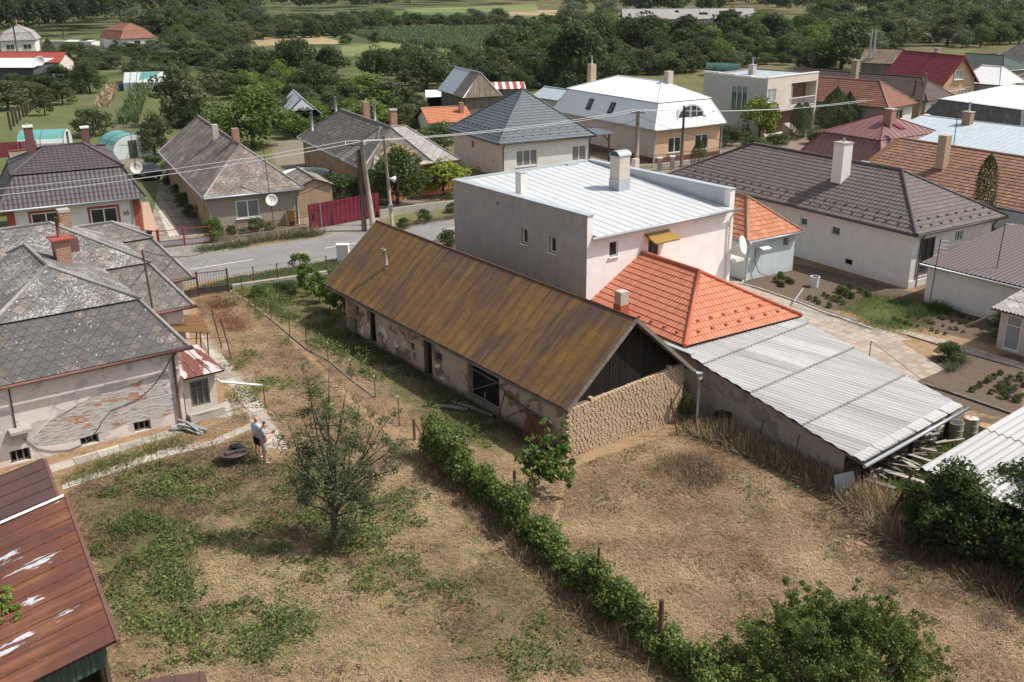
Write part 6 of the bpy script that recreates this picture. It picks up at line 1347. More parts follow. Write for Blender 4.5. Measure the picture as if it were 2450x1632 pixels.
# --- trees and bushes one can tell apart, from the left
for a in [
 (444, 300, 134, 158, 'olive', 'big dark olive-green tree standing in the lawn beside the vegetable rows'),
 (606, 352, 165, 213, 'bright', 'bright green round tree right behind the beige house roof'),
 (216, 223, 68, 148, 'green', 'round dark fruit tree in front of the polythene greenhouse, at the left of it'),
 (327, 197, 72, 147, 'olive', 'small bushy tree behind the polythene greenhouse'),
 (372, 372, 85, 272, 'olive', 'dark bushy tree at the corner of the garden by the round polytunnel'),
 (407, 124, 50, 66, 'cone1', 'egg-shaped dense green tree right of the far red-roofed house'),
 (20, 262, 92, 195, 'olive', 'leftmost spreading orchard tree by the picket fence'),
 (64, 248, 56, 190, 'olive', 'orchard tree in front of the long storehouse, second from the left edge'),
 (108, 276, 46, 205, 'olive', 'thin grey-green orchard tree at the end of the picket fence'),
 (150, 250, 60, 198, 'olive', 'low orchard tree right of the picket fence end'),
 (140, 206, 78, 158, 'dark', 'dark tree overlapping the right end of the long storehouse'),
 (575, 200, 88, 116, 'dark', 'dark tall bushy tree behind the bright green tree, on its left'),
 (632, 190, 72, 118, 'green', 'dark green tree behind the bright green tree, on its right'),
 (478, 152, 78, 98, 'olive', 'olive scrub tree between the corn strip and the egg-shaped tree'),
 (367, 86, 72, 27, 'dark', 'far dark tree above the far red-roofed house, on its right'),
 (440, 108, 46, 62, 'green', 'far green tree between two scrub trees left of the corn field'),
 (707, 190, 92, 86, 'dark', 'tall dark tree below the tan stubble strip'),
 (790, 182, 88, 112, 'dark', 'wide dark tree leaning over the meadow by the tan stubble strip'),
 (754, 232, 110, 152, 'green', 'mid-green bushy tree above the grey tin canopy'),
 (902, 190, 88, 112, 'dark', 'dark tree with bare lower limbs on the left of a gap by the meadow'),
 (950, 180, 60, 118, 'olive', 'olive tree touching the dark tree below the meadow'),
 (1020, 214, 122, 116, 'dark', 'wide dark tree left of the timber barn'),
 (925, 292, 155, 193, 'olive', 'large olive-green tree behind the chimneys of the peach house'),
 (833, 250, 48, 196, 'olive', 'slim young tree on the mown strip left of the large olive tree'),
 (775, 258, 42, 206, 'green', 'small green tree on the mown strip right of the tin canopy'),
 (1010, 322, 75, 272, 'olive', 'grey-green tree in front of the orange shed'),
 (1052, 368, 98, 296, 'green', 'green tree between the peach house and the slate-roofed house'),
 (1140, 272, 66, 208, 'dark', 'dark tree in front of the timber barn door'),
 (1186, 216, 92, 122, 'olive', 'olive tree right behind the timber barn'),
 (726, 318, 92, 256, 'dark', 'dark bushy tree under the open end of the tin canopy'),
 (913, 66, 62, 21, 'green', 'far green tree in the field hedgerow, tallest of its row'),
 (845, 73, 46, 40, 'green', 'far rounded green tree at the left of the hedgerow gap'),
 (745, 90, 52, 46, 'green', 'far pale green tree behind the tan stubble strip'),
 (1194, 53, 42, 21, 'green', 'far round tree beside the pale willow in the field'),
 (1136, 58, 60, 17, 'grey', 'pale grey-green willow standing at the field edge'),
 (1385, 238, 170, 58, 'dark', 'huge dark walnut tree behind the white mansard house'),
 (1425, 150, 80, 30, 'dark', 'dark tree rising behind the huge walnut'),
 (1220, 146, 108, 60, 'dark', 'dark round tree at the corner of the corn field'),
 (1533, 142, 138, 32, 'dark', 'dark domed tree right of the huge walnut, in front of the far barn'),
 (1650, 142, 122, 46, 'dark', 'dark domed tree below the middle of the far barn'),
 (1748, 128, 124, 34, 'dark', 'dark domed tree at the right end of the far barn'),
 (1845, 125, 118, 34, 'dark', 'dark domed tree right of the far barn'),
 (1371, 55, 66, -3, 'grey', 'pale silvery willow left of the far barn'),
 (1452, 47, 64, -4, 'grey', 'silvery willow touching the left end of the far barn'),
 (2012, 166, 138, 48, 'dark', 'massive dark green tree behind the old tiled house'),
 (2258, 84, 78, 20, 'dark', 'dark rounded tree above the right end of the dark red roof'),
 (2150, 110, 110, 44, 'olive', 'olive tree just above the dark red roof ridge'),
 (1930, 110, 90, 40, 'green', 'green tree left of the massive dark one'),
 (1815, 335, 88, 240, 'lime', 'yellow-green young tree in front of the grey two-storey house'),
 (952, 492, 118, 352, 'green', 'leafy green tree in front of the peach house gable by the loudspeaker pole'),
 (1062, 468, 118, 388, 'lime', 'yellow-green round-headed tree in front of the orange wing of the peach house'),
]: tpx(*a)
for a in [
 (226, 325, 82, 253, 'busho', 'rounded double bush in the middle of the lawn'),
 (372, 416, 60, 372, 'bushd', 'dense dark bush at the back corner of the beige house'),
 (898, 104, 32, 73, 'bushd', 'small dark round bush at the left end of the corn field'),
 (828, 106, 34, 82, 'bushg', 'small green bush left of the corn field'),
 (838, 400+95, 0, 0, None, None),
 (810, 482, 116, 415, 'bushg', 'large flowering shrub behind the maroon fence'),
 (860, 480, 44, 438, 'busho', 'upright shrub against the twin pole behind the maroon fence'),
 (1072, 592, 58, 548, 'bushd', 'dark clipped juniper bush against the grey house corner by the street'),
 (512, 576, 56, 522, 'bushv0', 'arching green ornamental grass clump by the red gate'),
 (555, 566, 34, 538, 'bushd', 'small dark shrub under the beige house window'),
 (617, 558, 42, 520, 'bushg', 'green shrub under the right side of the beige house window'),
 (645, 552, 26, 530, 'busho', 'low shrub beside the mast with the dish'),
 (585, 565, 30, 545, 'busho', 'low grey-green shrub in the middle of the beige house front bed'),
 (691, 697, 40, 672, 'bushv0', 'low leafy bush left of the vines in the front yard'),
 (620, 708, 46, 684, 'bushv0', 'low leafy weed patch bush by the front yard fence'),
 (455, 520, 36, 488, 'bushg', 'flowering bush along the beige house drive, nearest the gate'),
 (438, 492, 36, 462, 'bushv0', 'flowering bush along the beige house drive, second from the gate'),
 (425, 466, 32, 440, 'bushg', 'bush along the beige house drive, third from the gate'),
 (408, 440, 34, 408, 'busho', 'bush along the beige house drive, farthest from the gate'),
 (966, 548, 34, 520, 'bushg', 'roadside bush with orange flowers below the loudspeaker pole'),
 (1015, 530, 38, 500, 'bushg', 'rounded roadside bush right of the loudspeaker pole'),
 (1082, 508, 34, 484, 'bushg', 'roadside bush next to the grey house'),
 (1735, 350, 70, 300, 'bushd', 'dark shrub row piece beside the white mansard house'),
 (1800, 372, 70, 325, 'bushg', 'hydrangea-like shrub under the yellow-green young tree'),
 (1650, 398, 0, 0, None, None),
 (1958, 345, 60, 312, 'bushd', 'low dark shrub in front of the clay steps'),
 (2400, 806, 56, 742, 'bushv0', 'glossy dark round bush left of the outhouse door'),
 (2268, 862, 56, 820, 'bushv0', 'single dark leafy bush between the flag path and the vegetable bed'),
 (1745, 1010, 74, 975, 'bushd', 'dark bush growing at the foot of the shed wall by the downpipe'),
 (1640, 1005, 46, 942, 'bushg', 'weedy bush at the right end of the mud-brick wall'),
 (2318, 282, 60, 245, 'bushd', 'dark bush in front of the red gabled house'),
 (1860, 345, 60, 318, 'bushd', 'low dark bush beneath the loggia of the two-storey house'),
]:
    if a[4]: tpx(*a, name='bush', cat='bush')
tpx(118, 128, 26, 93, 'cone0', 'small dark conical thuja right of the far white house', 'conifer', 'conifer')
tpx(1995, 308, 78, 212, 'cone0', 'broad dark thuja in front of the old tiled house, left of a pair', 'conifer', 'conifer')
tpx(2026, 306, 50, 222, 'cone0', 'dark thuja joined to the right side of the broad one', 'conifer', 'conifer')
tpx(1905, 335, 30, 250, 'pillar0', 'slim dark thuja by the clay steps, left of two', 'conifer', 'conifer'); tpx(1922, 330, 28, 248, 'pillar0', 'slim dark thuja by the clay steps, right of two', 'conifer', 'conifer')
tpx(1671, 398, 38, 335, 'cone1', 'small conical spruce in front of the peach street wall', 'conifer', 'conifer')
tpx(2338, 592, 40, 378, 'pillar0', 'tall column thuja standing before the old clay roof', 'conifer', 'conifer')
tpx(2246, 285, 18, 254, 'cone0', 'small thuja under the window of the dark-roofed house', 'conifer', 'conifer'); tpx(2269, 285, 18, 250, 'cone0', 'small thuja at the corner of the dark-roofed house', 'conifer', 'conifer')
# --- the wooded gardens behind: many alike
FILL = []
def fill(pl, n, h, ws, keys, label, group, name='tree', cat='tree', seed=1, mind=10):
    r = random.Random(seed); xs = [p[0] for p in pl]; ys = [p[1] for p in pl]; got = []; t = 0
    while len(got) < n and t < n*60:
        t += 1; x, y = r.uniform(min(xs), max(xs)), r.uniform(min(ys), max(ys))
        if not inpoly(np.array([x]), np.array([y]), pl)[0]: continue
        if any(abs(x-a)*.5 < mind and abs(y-b)*1.6 < mind for a, b in got): continue
        k = r.choice(keys); nm = 'bush' if k.startswith('bush') else name; got.append((x, y)); hh_ = r.uniform(*h)*(.8 if nm != name else 1); p = pt(x, y)
        lb = label if nm == name else label.replace(' tree ', ' bush ').replace('scrub tree', 'bush'); gr = group if nm == name else group.replace('trees', 'bushes')
        FILL.append((hh_/p.length, p, hh_*r.uniform(*ws), hh_, k, nm, lb, gr))
def settle(keep):
    cnt = {}; VV = []; TT = []
    for _, p, w_, h_, k, nm, lb, gr in sorted(FILL, key=lambda q: -q[0]):
        cnt[nm] = cnt.get(nm, 0)+1
        if cnt[nm] <= keep[nm]: plant(p, w_, h_, k, nm, lb, nm, gr); continue
        key = k if k in PROTO else RNG.choice(sorted(q for q in PROTO if q[:-1] == k)); me = PROTO[key][0]; n = len(me.vertices); co = np.empty(n*3, np.float32); me.vertices.foreach_get('co', co); q4 = co.reshape(-1, 4, 3)[::3]; tt = np.empty(n, np.float32); me.attributes['tint'].data.foreach_get('value', tt)
        cen = q4.mean(1, keepdims=True); q4 = cen+(q4-cen)*1.7; a = RNG.uniform(0, 6.28); c, s_ = math.cos(a), math.sin(a); x = (q4[..., 0]*c-q4[..., 1]*s_)*w_+p.x; y = (q4[..., 0]*s_+q4[..., 1]*c)*w_+p.y
        VV.append(np.stack([x, y, q4[..., 2]*h_], -1).reshape(-1, 3)); TT.append(tt.reshape(-1, 4)[::3, 0]+RNG.uniform(-.15, .15))
    if VV: tag(add_obj('distant_trees', np_mesh('distant_trees', np.concatenate(VV), MT['leaf_dark'], np.clip(np.concatenate(TT), 0, 1))), 'mass of small distant trees and bushes between the far fields', 'woods', kind='stuff')
fill([(1250, 80), (1340, 70), (1480, 62), (1830, 60), (1960, 70), (2060, 120), (2000, 160), (1900, 150), (1690, 165), (1450, 205), (1290, 222), (1260, 150)], 120, (3.6, 7.5), (1.0, 1.6), ['dark', 'green', 'olive', 'green', 'bushg', 'busho', 'bright'], 'bushy tree among the woods behind the white mansard house', 'trees of the woods behind the white mansard house', seed=3, mind=9)
fill([(1600, 115), (1830, 100), (1990, 110), (2000, 168), (1700, 172), (1480, 190), (1470, 165)], 48, (2.4, 4.0), (1.1, 1.7), ['olive', 'busho', 'grey'], 'low olive-green fruit tree in the gardens behind the two-storey house', 'fruit trees behind the two-storey house', seed=4, mind=8)
fill([(1960, 60), (2120, 45), (2300, 35), (2450, 45), (2450, 108), (2330, 118), (2160, 108), (2080, 135), (2010, 120)], 110, (4.5, 9), (.95, 1.5), ['dark', 'olive', 'green', 'green', 'grey', 'bushg', 'olive'], 'bushy tree among the woods behind the dark red roof', 'trees of the woods behind the dark red roof', seed=5, mind=8)
fill([(420, 105), (620, 72), (830, 62), (1010, 66), (900, 80), (815, 92), (640, 92), (500, 140), (440, 150)], 80, (2.6, 6), (1.1, 1.9), ['green', 'olive', 'busho', 'bushg'], 'green scrub tree between the far fields', 'scrub trees between the far fields', seed=6, mind=7)
fill([(470, 140), (560, 190), (640, 130), (700, 190), (860, 235), (960, 305), (700, 335), (650, 270), (520, 225), (470, 200)], 80, (2.2, 4.4), (1.1, 1.8), ['olive', 'busho', 'green', 'bright', 'bushg'], 'olive-green fruit tree in the gardens behind the beige house', 'fruit trees behind the beige house', seed=7, mind=9)
fill([(960, 150), (1110, 135), (1250, 150), (1300, 215), (1200, 240), (1120, 200), (1000, 225), (940, 210)], 48, (2.5, 5), (1.0, 1.6), ['olive', 'dark', 'busho', 'green'], 'bushy tree around the old timber barn', 'trees around the timber barn', seed=8, mind=7)
fill([(600, 58), (900, 50), (1200, 56), (1360, 62), (1290, 76), (1190, 68), (1000, 64), (800, 62), (640, 74)], 90, (2.0, 5), (1.2, 2.2), ['green', 'olive', 'bushg', 'bushd'], 'bush of the far hedgerow beyond the corn field', 'bushes of the far hedgerow', name='bush', cat='bush', seed=9, mind=5)
fill([(140, 122), (300, 112), (420, 122), (480, 165), (420, 200), (330, 178), (150, 160)], 60, (1.3, 3.2), (1.3, 2.4), ['busho', 'bushg', 'olive', 'grey'], 'low scrub bush below the far red-roofed house', 'scrub below the far red-roofed house', name='bush', cat='bush', seed=10, mind=6)
fill([(300, 62), (450, 45), (640, 40), (620, 60), (470, 90), (340, 88)], 55, (4, 9), (1.0, 1.6), ['dark', 'olive', 'green', 'grey'], 'tree of the far thicket left of the tan strip', 'trees of the far left thicket', seed=11, mind=6)
fill([(960, 235), (1010, 255), (1000, 300), (960, 290)], 5, (2, 3), (1, 1.3), ['olive', 'bushd'], 'bush wedged between the orange shed and the peach house', 'bushes by the orange shed', name='bush', cat='bush', seed=12, mind=8)
fill([(380, 190), (470, 150), (560, 215), (560, 260), (500, 240), (480, 310), (430, 330)], 26, (1.4, 2.8), (1.2, 2), ['busho', 'bushg', 'olive'], 'overgrown bush in the gardens right of the lawn', 'bushes right of the lawn', name='bush', cat='bush', seed=14, mind=7)
fill([(0, 195), (150, 190), (230, 180), (190, 215), (100, 235), (0, 240)], 16, (1.5, 3.0), (1.1, 1.7), ['olive', 'busho'], 'orchard bush before the long storehouse', 'orchard bushes before the storehouse', name='bush', cat='bush', seed=15, mind=8)
fill([(2040, 100), (2140, 150), (2120, 168), (2010, 172), (1960, 165)], 14, (2.5, 4.5), (1, 1.6), ['dark', 'olive', 'bushd'], 'bushy tree beside the rusty-roofed barn', 'trees beside the rusty-roofed barn', seed=16, mind=8)
fill([(2330, 150), (2450, 150), (2450, 215), (2410, 215), (2400, 170)], 12, (1.5, 3), (1.1, 1.8), ['busho', 'bushd'], 'bush beside the grey cottage', 'bushes beside the grey cottage', name='bush', cat='bush', seed=17, mind=8)
settle({'tree': 238, 'bush': 240})
# --- far woods read as one mass each
def woods(name, spots, mat, size, per, label):
    rng = np.random.default_rng(len(spots)); VV = []; TT = []
    for (x, y, w_, h_) in spots:
        n = 16; d = sph(rng, n); d[:, 2] = np.abs(d[:, 2])*1.0-.35; cc = np.stack([x+d[:, 0]*w_*.36, y+d[:, 1]*w_*.36, h_*.55+d[:, 2]*h_*.38], 1); V, t = clumpleaves(rng, cc, rng.uniform(.13, .22, n)*w_*1.15, per, size, .7, .7, flat=1.1); VV.append(V); TT.append(t+rng.normal(0, .1))
    o = add_obj(name, np_mesh(name, np.concatenate(VV), MT['leaf_'+mat], np.clip(np.concatenate(TT), 0, 1))); tag(o, label, 'woods', kind='stuff')
def wspots(pl, n, h, seed):
    r = random.Random(seed); out = []; xs = [p[0] for p in pl]; ys = [p[1] for p in pl]
    while len(out) < n:
        x, y = r.uniform(min(xs), max(xs)), r.uniform(min(ys), max(ys))
        if inpoly(np.array([x]), np.array([y]), pl)[0]: p = pt(x, y); hh_ = r.uniform(*h); out.append((p.x, p.y, hh_*r.uniform(.7, 1.1), hh_))
    return out
woods('far_wood', wspots([(-120, 100), (150, 88), (250, 80), (300, 60), (310, 40), (250, 20), (-120, 20)], 95, (13, 19), 1), 'dark', 1.0, 70, 'dark wood closing the view at the upper left')
woods('far_wood', wspots([(-150, 34), (300, 30), (620, 24), (1000, 14), (1300, 10), (1830, 13), (2060, 13), (2500, 9), (2500, -14), (-150, -10)], 260, (15, 24), 2), 'dark', 2.6, 46, 'dark blue-green wood along the top of the view')
woods('far_wood', wspots([(290, 32), (560, 26), (620, 16), (1010, 16), (1010, 22), (640, 30), (560, 40), (300, 44)], 40, (9, 15), 3), 'olive', 1.1, 60, 'pale mixed treeline in front of the dark wood, left of the middle')
woods('far_wood', wspots([(1340, 30), (1480, 26), (1800, 18), (2050, 14), (2180, 8), (2200, 30), (2060, 42), (1830, 40), (1480, 40)], 60, (9, 14), 4), 'dark', 1.0, 60, 'dark treeline beyond the far barn')
woods('far_wood', wspots([(2080, 30), (2200, 24), (2380, 22), (2380, 44), (2250, 50), (2100, 55)], 26, (8, 13), 5), 'olive', .9, 60, 'mixed treeline at the upper right')
# --- corn field and garden rows
def uprights(name, poly, dens, h, w_, mat, label, cat, seed=1, lean=.25, kind='stuff', rows=None, zj=.35):
    rng = np.random.default_rng(seed); P_ = np.array(poly); x0, y0 = P_.min(0); x1, y1 = P_.max(0); n = int((x1-x0)*(y1-y0)*dens)
    X = rng.uniform(x0, x1, n); Y = rng.uniform(y0, y1, n); k = inpoly(X, Y, poly); X = X[k]; Y = Y[k]
    if rows: a, s = rows; c, q = math.cos(a), math.sin(a); u = -X*q+Y*c; t = X*c+Y*q; u = np.round(u/s)*s+rng.normal(0, s*.13, len(u)); X = t*c-u*q; Y = t*q+u*c
    n = len(X); a = rng.uniform(0, 2*np.pi, n); hh_ = h*rng.uniform(1-zj, 1.1, n); b = np.stack([np.cos(a), np.sin(a), 0*a], 1)*w_*.5; z0 = rng.uniform(0, .4, n)*hh_; L_ = np.stack([rng.normal(0, lean, n)*hh_, rng.normal(0, lean, n)*hh_, hh_-z0], 1); B_ = np.stack([X, Y, z0], 1)
    V = np.empty((n, 4, 3)); V[:, 0] = B_-b; V[:, 1] = B_+b; V[:, 2] = B_+L_+b*.35; V[:, 3] = B_+L_-b*.35
    o = add_obj(name, np_mesh(name, V.reshape(-1, 3), MT['leaf_'+mat], np.clip(rng.normal(.5, .18, n), 0, 1))); return tag(o, label, cat, kind=kind)
cornp = wp([(833, 75), (1190, 70), (1360, 76), (1300, 128), (1160, 132), (1040, 112), (916, 100), (850, 84)])
uprights('corn', cornp, 4.2, 1.7, .5, 'corn', 'blue-green corn field beyond the gardens', 'corn', 3, .22, rows=(.35, .8))
uprights('corn', wp([(500, 130), (575, 112), (600, 122), (560, 175), (505, 190)]), 4.5, 1.6, .4, 'corn', 'strip of corn among the scrub behind the egg-shaped tree', 'corn', 4, .22, rows=(.35, .8))
uprights('corn', wp([(285, 298), (325, 212), (354, 212), (330, 300)]), 9, 1.5, .3, 'corn', 'row of tasselled corn on the lawn left of the big olive tree', 'corn', 5, .25); uprights('corn', wp([(226, 262), (262, 214), (284, 214), (262, 256)]), 8, 1.2, .25, 'straw', 'row of withered corn on the lawn', 'corn', 6, .3)
# ---------------------------------------------------------------- near plants: hedge, ivy, trees, straw, weeds
def foliage_obj(name, V, tint, mat, parent=None): return add_obj(name, np_mesh(name, V, MT['leaf_'+mat], tint), parent)
def local(V, root): return V-np.array(ORG[root.name])
rg = np.random.default_rng(11)
def vnoise(X, Y, s, seed):
    r = np.random.default_rng(seed).uniform(0, 1, (128, 128)); x = X/s+64; y = Y/s+64; i = np.floor(x).astype(int); j = np.floor(y).astype(int); fx = x-i; fy = y-j; fx = fx*fx*(3-2*fx); fy = fy*fy*(3-2*fy); g = lambda a, b: r[a % 128, b % 128]
    return g(i, j)*(1-fx)*(1-fy)+g(i+1, j)*fx*(1-fy)+g(i, j+1)*(1-fx)*fy+g(i+1, j+1)*fx*fy
hl = [pt(*p) for p in ((1024, 1085), (1075, 1130), (1140, 1180), (1215, 1243), (1275, 1300), (1330, 1355), (1400, 1418), (1470, 1478), (1560, 1550), (1640, 1612), (1760, 1700))]
seg = [(hl[i+1]-hl[i]).length for i in range(len(hl)-1)]; tot = sum(seg)
def along(s):
    for i, l in enumerate(seg):
        if s <= l or i == len(seg)-1: return hl[i].lerp(hl[i+1], s/l)
        s -= l
hedge = thing('vine_hedge', 'overgrown green vine covering the wire fence that runs diagonally between the two yards', 'hedge', along(tot/2))
cc = []; cr_ = []
nprof = lambda s: 1.2+.32*math.sin(s*1.1)+.22*math.sin(s*2.7+1)+.15*math.sin(s*5.3)+(.35 if s < 5 else 0)
for s in np.arange(0, tot, .14):
    H_ = max(.75, nprof(s))*(1.0 if s > .7 else .8+.6*s)
    if 7.6 < s < 8.1: H_ *= .55
    for _ in range(9):
        c = along(float(s)+rg.uniform(-.1, .1)); wv = rg.normal(0, .2+.07*math.sin(s*3)); z = H_*rg.uniform(.12, .95); nv_ = Vector((.62, .78, 0))
        cc.append((c.x+wv*.62, c.y+wv*.78, z)); cr_.append(rg.uniform(.16, .3))
V, t_ = clumpleaves(rg, np.array(cc), np.array(cr_), 46, .095, .8, .7); V[:, 2] = np.maximum(V[:, 2], .01); foliage_obj('foliage', local(V, hedge), np.clip(t_+.1, 0, 1), 'vine', hedge)
m = M(); rj = random.Random(3)
for i in range(60):
    s = rj.uniform(0, tot); p = along(s); q = along(min(tot, s+rj.uniform(-.5, .5))); m.tube([p, p.lerp(q, .5)+Vector((rj.uniform(-.2, .2), rj.uniform(-.2, .2), .5)), q+Vector((0, 0, nprof(s)*.9))], .012, 4)
m.build('stems', MT['bark'], hedge)
# ivy over the hut
ivy = thing('ivy', 'dark thicket of ivy swallowing the front of the corrugated hut', 'ivy', V0.P(-14, 34))
cc = []; cr_ = []
for _ in range(5200):
    v = rg.uniform(27.9, 38); u = rg.uniform(-16.8, -7.5); f_ = v-28.1-.35*math.sin(u*1.3)-.2*math.sin(u*3.1)-max(0, -15.6-u)*.5
    if f_ < 0 or (v > 29.2 and u < -16.3+.52*(v-28.6)+.25*math.sin(v*4)): continue
    top = (2.45+.12*(v-29.3)+.25*math.sin(v*2.1+u)+.2*math.sin(u*2.7))*math.sqrt(min(1, .25+f_/1.1)); z = top*rg.uniform(.78, 1.03) if f_ > .9 or rg.uniform() < .3 else top*rg.uniform(.08, 1.0)
    p = V0.P(u, v); cc.append((p.x, p.y, max(z, .15))); cr_.append(rg.uniform(.18, .36))
for (px, py, ty, n_, w_) in ((2185, 1290, 1150, 26, .7), (2168, 1235, 1165, 14, .5), (2215, 1330, 1200, 20, .6), (2245, 1300, 1150, 30, .9)):
    b = pt(px, py); h_ = hgt(px, py, ty)
    for _ in range(n_): cc.append((b.x+rg.normal(0, w_*.35), b.y+rg.normal(0, w_*.3), h_*rg.uniform(.25, 1))); cr_.append(rg.uniform(.14, .28))
V, t_ = clumpleaves(rg, np.array(cc), np.array(cr_), 34, .11, .8, .7); V[:, 2] = np.maximum(V[:, 2], .01); foliage_obj('foliage', local(V, ivy), np.clip(t_-.1, 0, 1), 'vine', ivy)
m = M()
for i in range(110):
    p = V0.P(rj.uniform(-13.6, -11.2), rj.uniform(30, 40)); m.tube([p, p+Vector((rj.uniform(-.4, .4), rj.uniform(-.4, .4), 1.0)), p+Vector((rj.uniform(-.8, .4), rj.uniform(-.4, .8), rj.uniform(1.4, 2.2)))], .014, 4)
m.build('stems', MT['bark'], ivy)
# branching trees
def branchtree(rng, base, h, tips, r0, trunk_to, mat, per, lsize, cr, name, label, bark='bark', cat='tree', extra=0):
    root = thing(name, label, cat, base); m = M(); b = Vector(base); T_ = b+Vector((.02*h, .01*h, trunk_to))
    m.tube([b-Vector((0, 0, .05)), b.lerp(T_, .3)+Vector((.03, .02, 0)), b.lerp(T_, .7)-Vector((.03, 0, 0)), T_], [r0*1.25, r0, r0*.85, r0*.7], 9); cc = []; crr = []
    for tp in tips:
        e = b+Vector(tp); st_ = T_-Vector((0, 0, rng.uniform(0, trunk_to*.35))) if e.z > T_.z else b.lerp(T_, max(.35, (e.z-b.z-.5)/trunk_to if trunk_to else 0))
        mid_ = st_.lerp(e, .5)+Vector((rng.normal(0, .12), rng.normal(0, .12), .12)); m.tube([st_, st_.lerp(mid_, .6), mid_, e], [r0*.42, r0*.32, r0*.24, r0*.08], 6)
        for k in range(6):
            a = st_.lerp(e, rng.uniform(.45, 1.0)); q = a+Vector((rng.normal(0, .38), rng.normal(0, .38), rng.normal(.08, .3))); m.tube([a, a.lerp(q, .5)+Vector((0, 0, .05)), q], [r0*.11, r0*.08, r0*.04], 4); cc.append(tuple(q)); crr.append(rng.uniform(*cr))
            if rng.uniform() < .5: cc.append(tuple(a.lerp(q, .6))); crr.append(rng.uniform(*cr)*.8)
    m.build('trunk', MT[bark], root, smooth=True); V, t_ = clumpleaves(rng, np.array(cc), np.array(crr), per, lsize, .5, .9, .2); foliage_obj('crown', local(V, root), t_, mat, root); return root
b = pt(799, 1313); rg2 = np.random.default_rng(4)
tips = [(1.3, -.3, 1.2), (-.95, .0, 1.7), (.75, -.5, 1.0), (1.9, .2, 1.7), (.4, .6, 1.6), (-.5, .3, 2.2), (-.55, .3, 6.2), (.15, .5, 6.3), (-.05, .2, 5.6), (-.9, .5, 4.9), (-1.2, .3, 4.2), (.6, .9, 5.5), (.9, 1.6, 4.6), (1.5, 1.2, 4.3), (1.9, .8, 3.6), (2.5, 1.2, 3.5), (1.4, -.2, 2.7), (2.2, .2, 2.9), (.3, -.4, 3.4), (-.4, -.2, 4.2), (.7, .2, 3.9), (-1.05, 0, 3.0), (-1.2, .2, 2.2), (.9, -.5, 2.2), (1.6, .4, 2.1), (.5, .9, 4.8), (-.2, 1.1, 4.6), (1.8, 1.9, 4.0), (.3, .1, 2.7), (1.1, .9, 3.2), (-.6, .7, 5.4), (-1.0, .6, 3.6)]
branchtree(rg2, b, 6.5, [(t[0]*1.0+.05, t[1]*1.0, t[2]*1.0) for t in tips], .11, 2.0, 'plum', 52, .09, (.2, .42), 'plum_tree', 'slender loose-crowned fruit tree standing alone in the middle of the left yard', cat='tree')
b = pt(1262, 1196); tips = [(.9, .5, 1.5), (1.1, .7, 2.0), (.5, .4, 2.35), (1.6, .9, 1.5), (1.5, .4, 1.0), (.3, .3, 1.7), (1.8, .6, 1.9), (.8, .1, 1.0), (1.3, .9, 2.4), (.1, .5, 1.3)]
branchtree(rg2, b, 2.2, tips, .035, .7, 'bright', 16, .2, (.16, .28), 'walnut_sapling', 'bright green walnut sapling between the vine hedge and the mud-brick wall', 'bark_light', 'sapling')
# big shrub in the near right corner
lob = lambda d: 1+.17*math.sin(d[0]*7.3+2*d[2]+.7)*math.cos(d[1]*6.1-d[2]*3)+.1*math.sin(d[0]*15+d[1]*11)
sh = thing('shrub', 'large dense shrub in the near right corner with upright shoots', 'shrub', pt(1990, 1655)); c0 = pt(1990, 1655); cc = []; cr_ = []
for _ in range(620):
    d = sph(rg, 1)[0]; d[2] = abs(d[2]); k = rg.uniform(.55, 1.0)**.6; cc.append((c0.x+d[0]*k*3.1*lob(d), c0.y+d[1]*k*2.3*lob(d), .25+d[2]*k*2.15*lob(d))); cr_.append(rg.uniform(.1, .36))
m = M()
for _ in range(90):
    a = rg.uniform(0, 6.28); k = rg.uniform(.1, .95); x, y = math.cos(a)*3.0*k, math.sin(a)*2.2*k; zt_ = (1-k*k*.75)*2.3+rg.uniform(.1, 1.25)*rg.uniform(.15, 1); p = Vector((c0.x+x*.6, c0.y+y*.6, .2)); e = Vector((c0.x+x*1.08, c0.y+y*1.08, zt_)); m.tube([p, p.lerp(e, .5)+Vector((0, 0, .15)), e], [.025, .016, .006], 4)
    for q in np.linspace(.55, 1.02, 8): r_ = p.lerp(e, float(q)); cc.append((r_.x+rg.normal(0, .09), r_.y+rg.normal(0, .09), r_.z+rg.normal(0, .08))); cr_.append(rg.uniform(.08, .2))
V, t_ = clumpleaves(rg, np.array(cc), np.array(cr_), 60, .072, .6, 1.6, .15); t_ = np.clip(t_+.14+.5*(vnoise(V[::4, 0], V[::4, 1], .5, 9)-.5), 0, 1); foliage_obj('foliage', local(V, sh), t_, 'vine', sh); m.build('stems', MT['bark'], sh)
# vines on posts by the barn
for i, (px, by, ty, w_) in enumerate(((722, 688, 608, 1.0), (745, 706, 640, 1.1), (765, 724, 655, .95), (790, 742, 668, .9), (815, 752, 690, .9))):
    p = pt(px, by); h_ = hgt(px, by, ty); r = thing('grapevine', ['grapevine on a stake nearest the street, taller than the rest of its row', 'second grapevine from the street in the row by the barn', 'middle grapevine of the row by the barn', 'fourth grapevine from the street, partly under the barn eave', 'grapevine at the barn corner, last of its row'][i], 'vine', p, 'grapevines in a row by the barn')
    n = 24; d = sph(rg, n); cc = np.stack([p.x+d[:, 0]*w_*.55, p.y+d[:, 1]*w_*.5, h_*(.62+d[:, 2]*.36)], 1); V, t_ = clumpleaves(rg, cc, rg.uniform(.16, .3, n), 60, .12, .8, .7, .5); foliage_obj('foliage', local(V, r), t_, 'bright', r); m = M(); m.tube([p, p+Vector((.05, 0, h_*.7))], .03, 6); m.tube([p+Vector((.2, .1, 0)), p+Vector((.15, .1, h_*.9))], .02, 5); m.build('stem', MT['bark'], r)
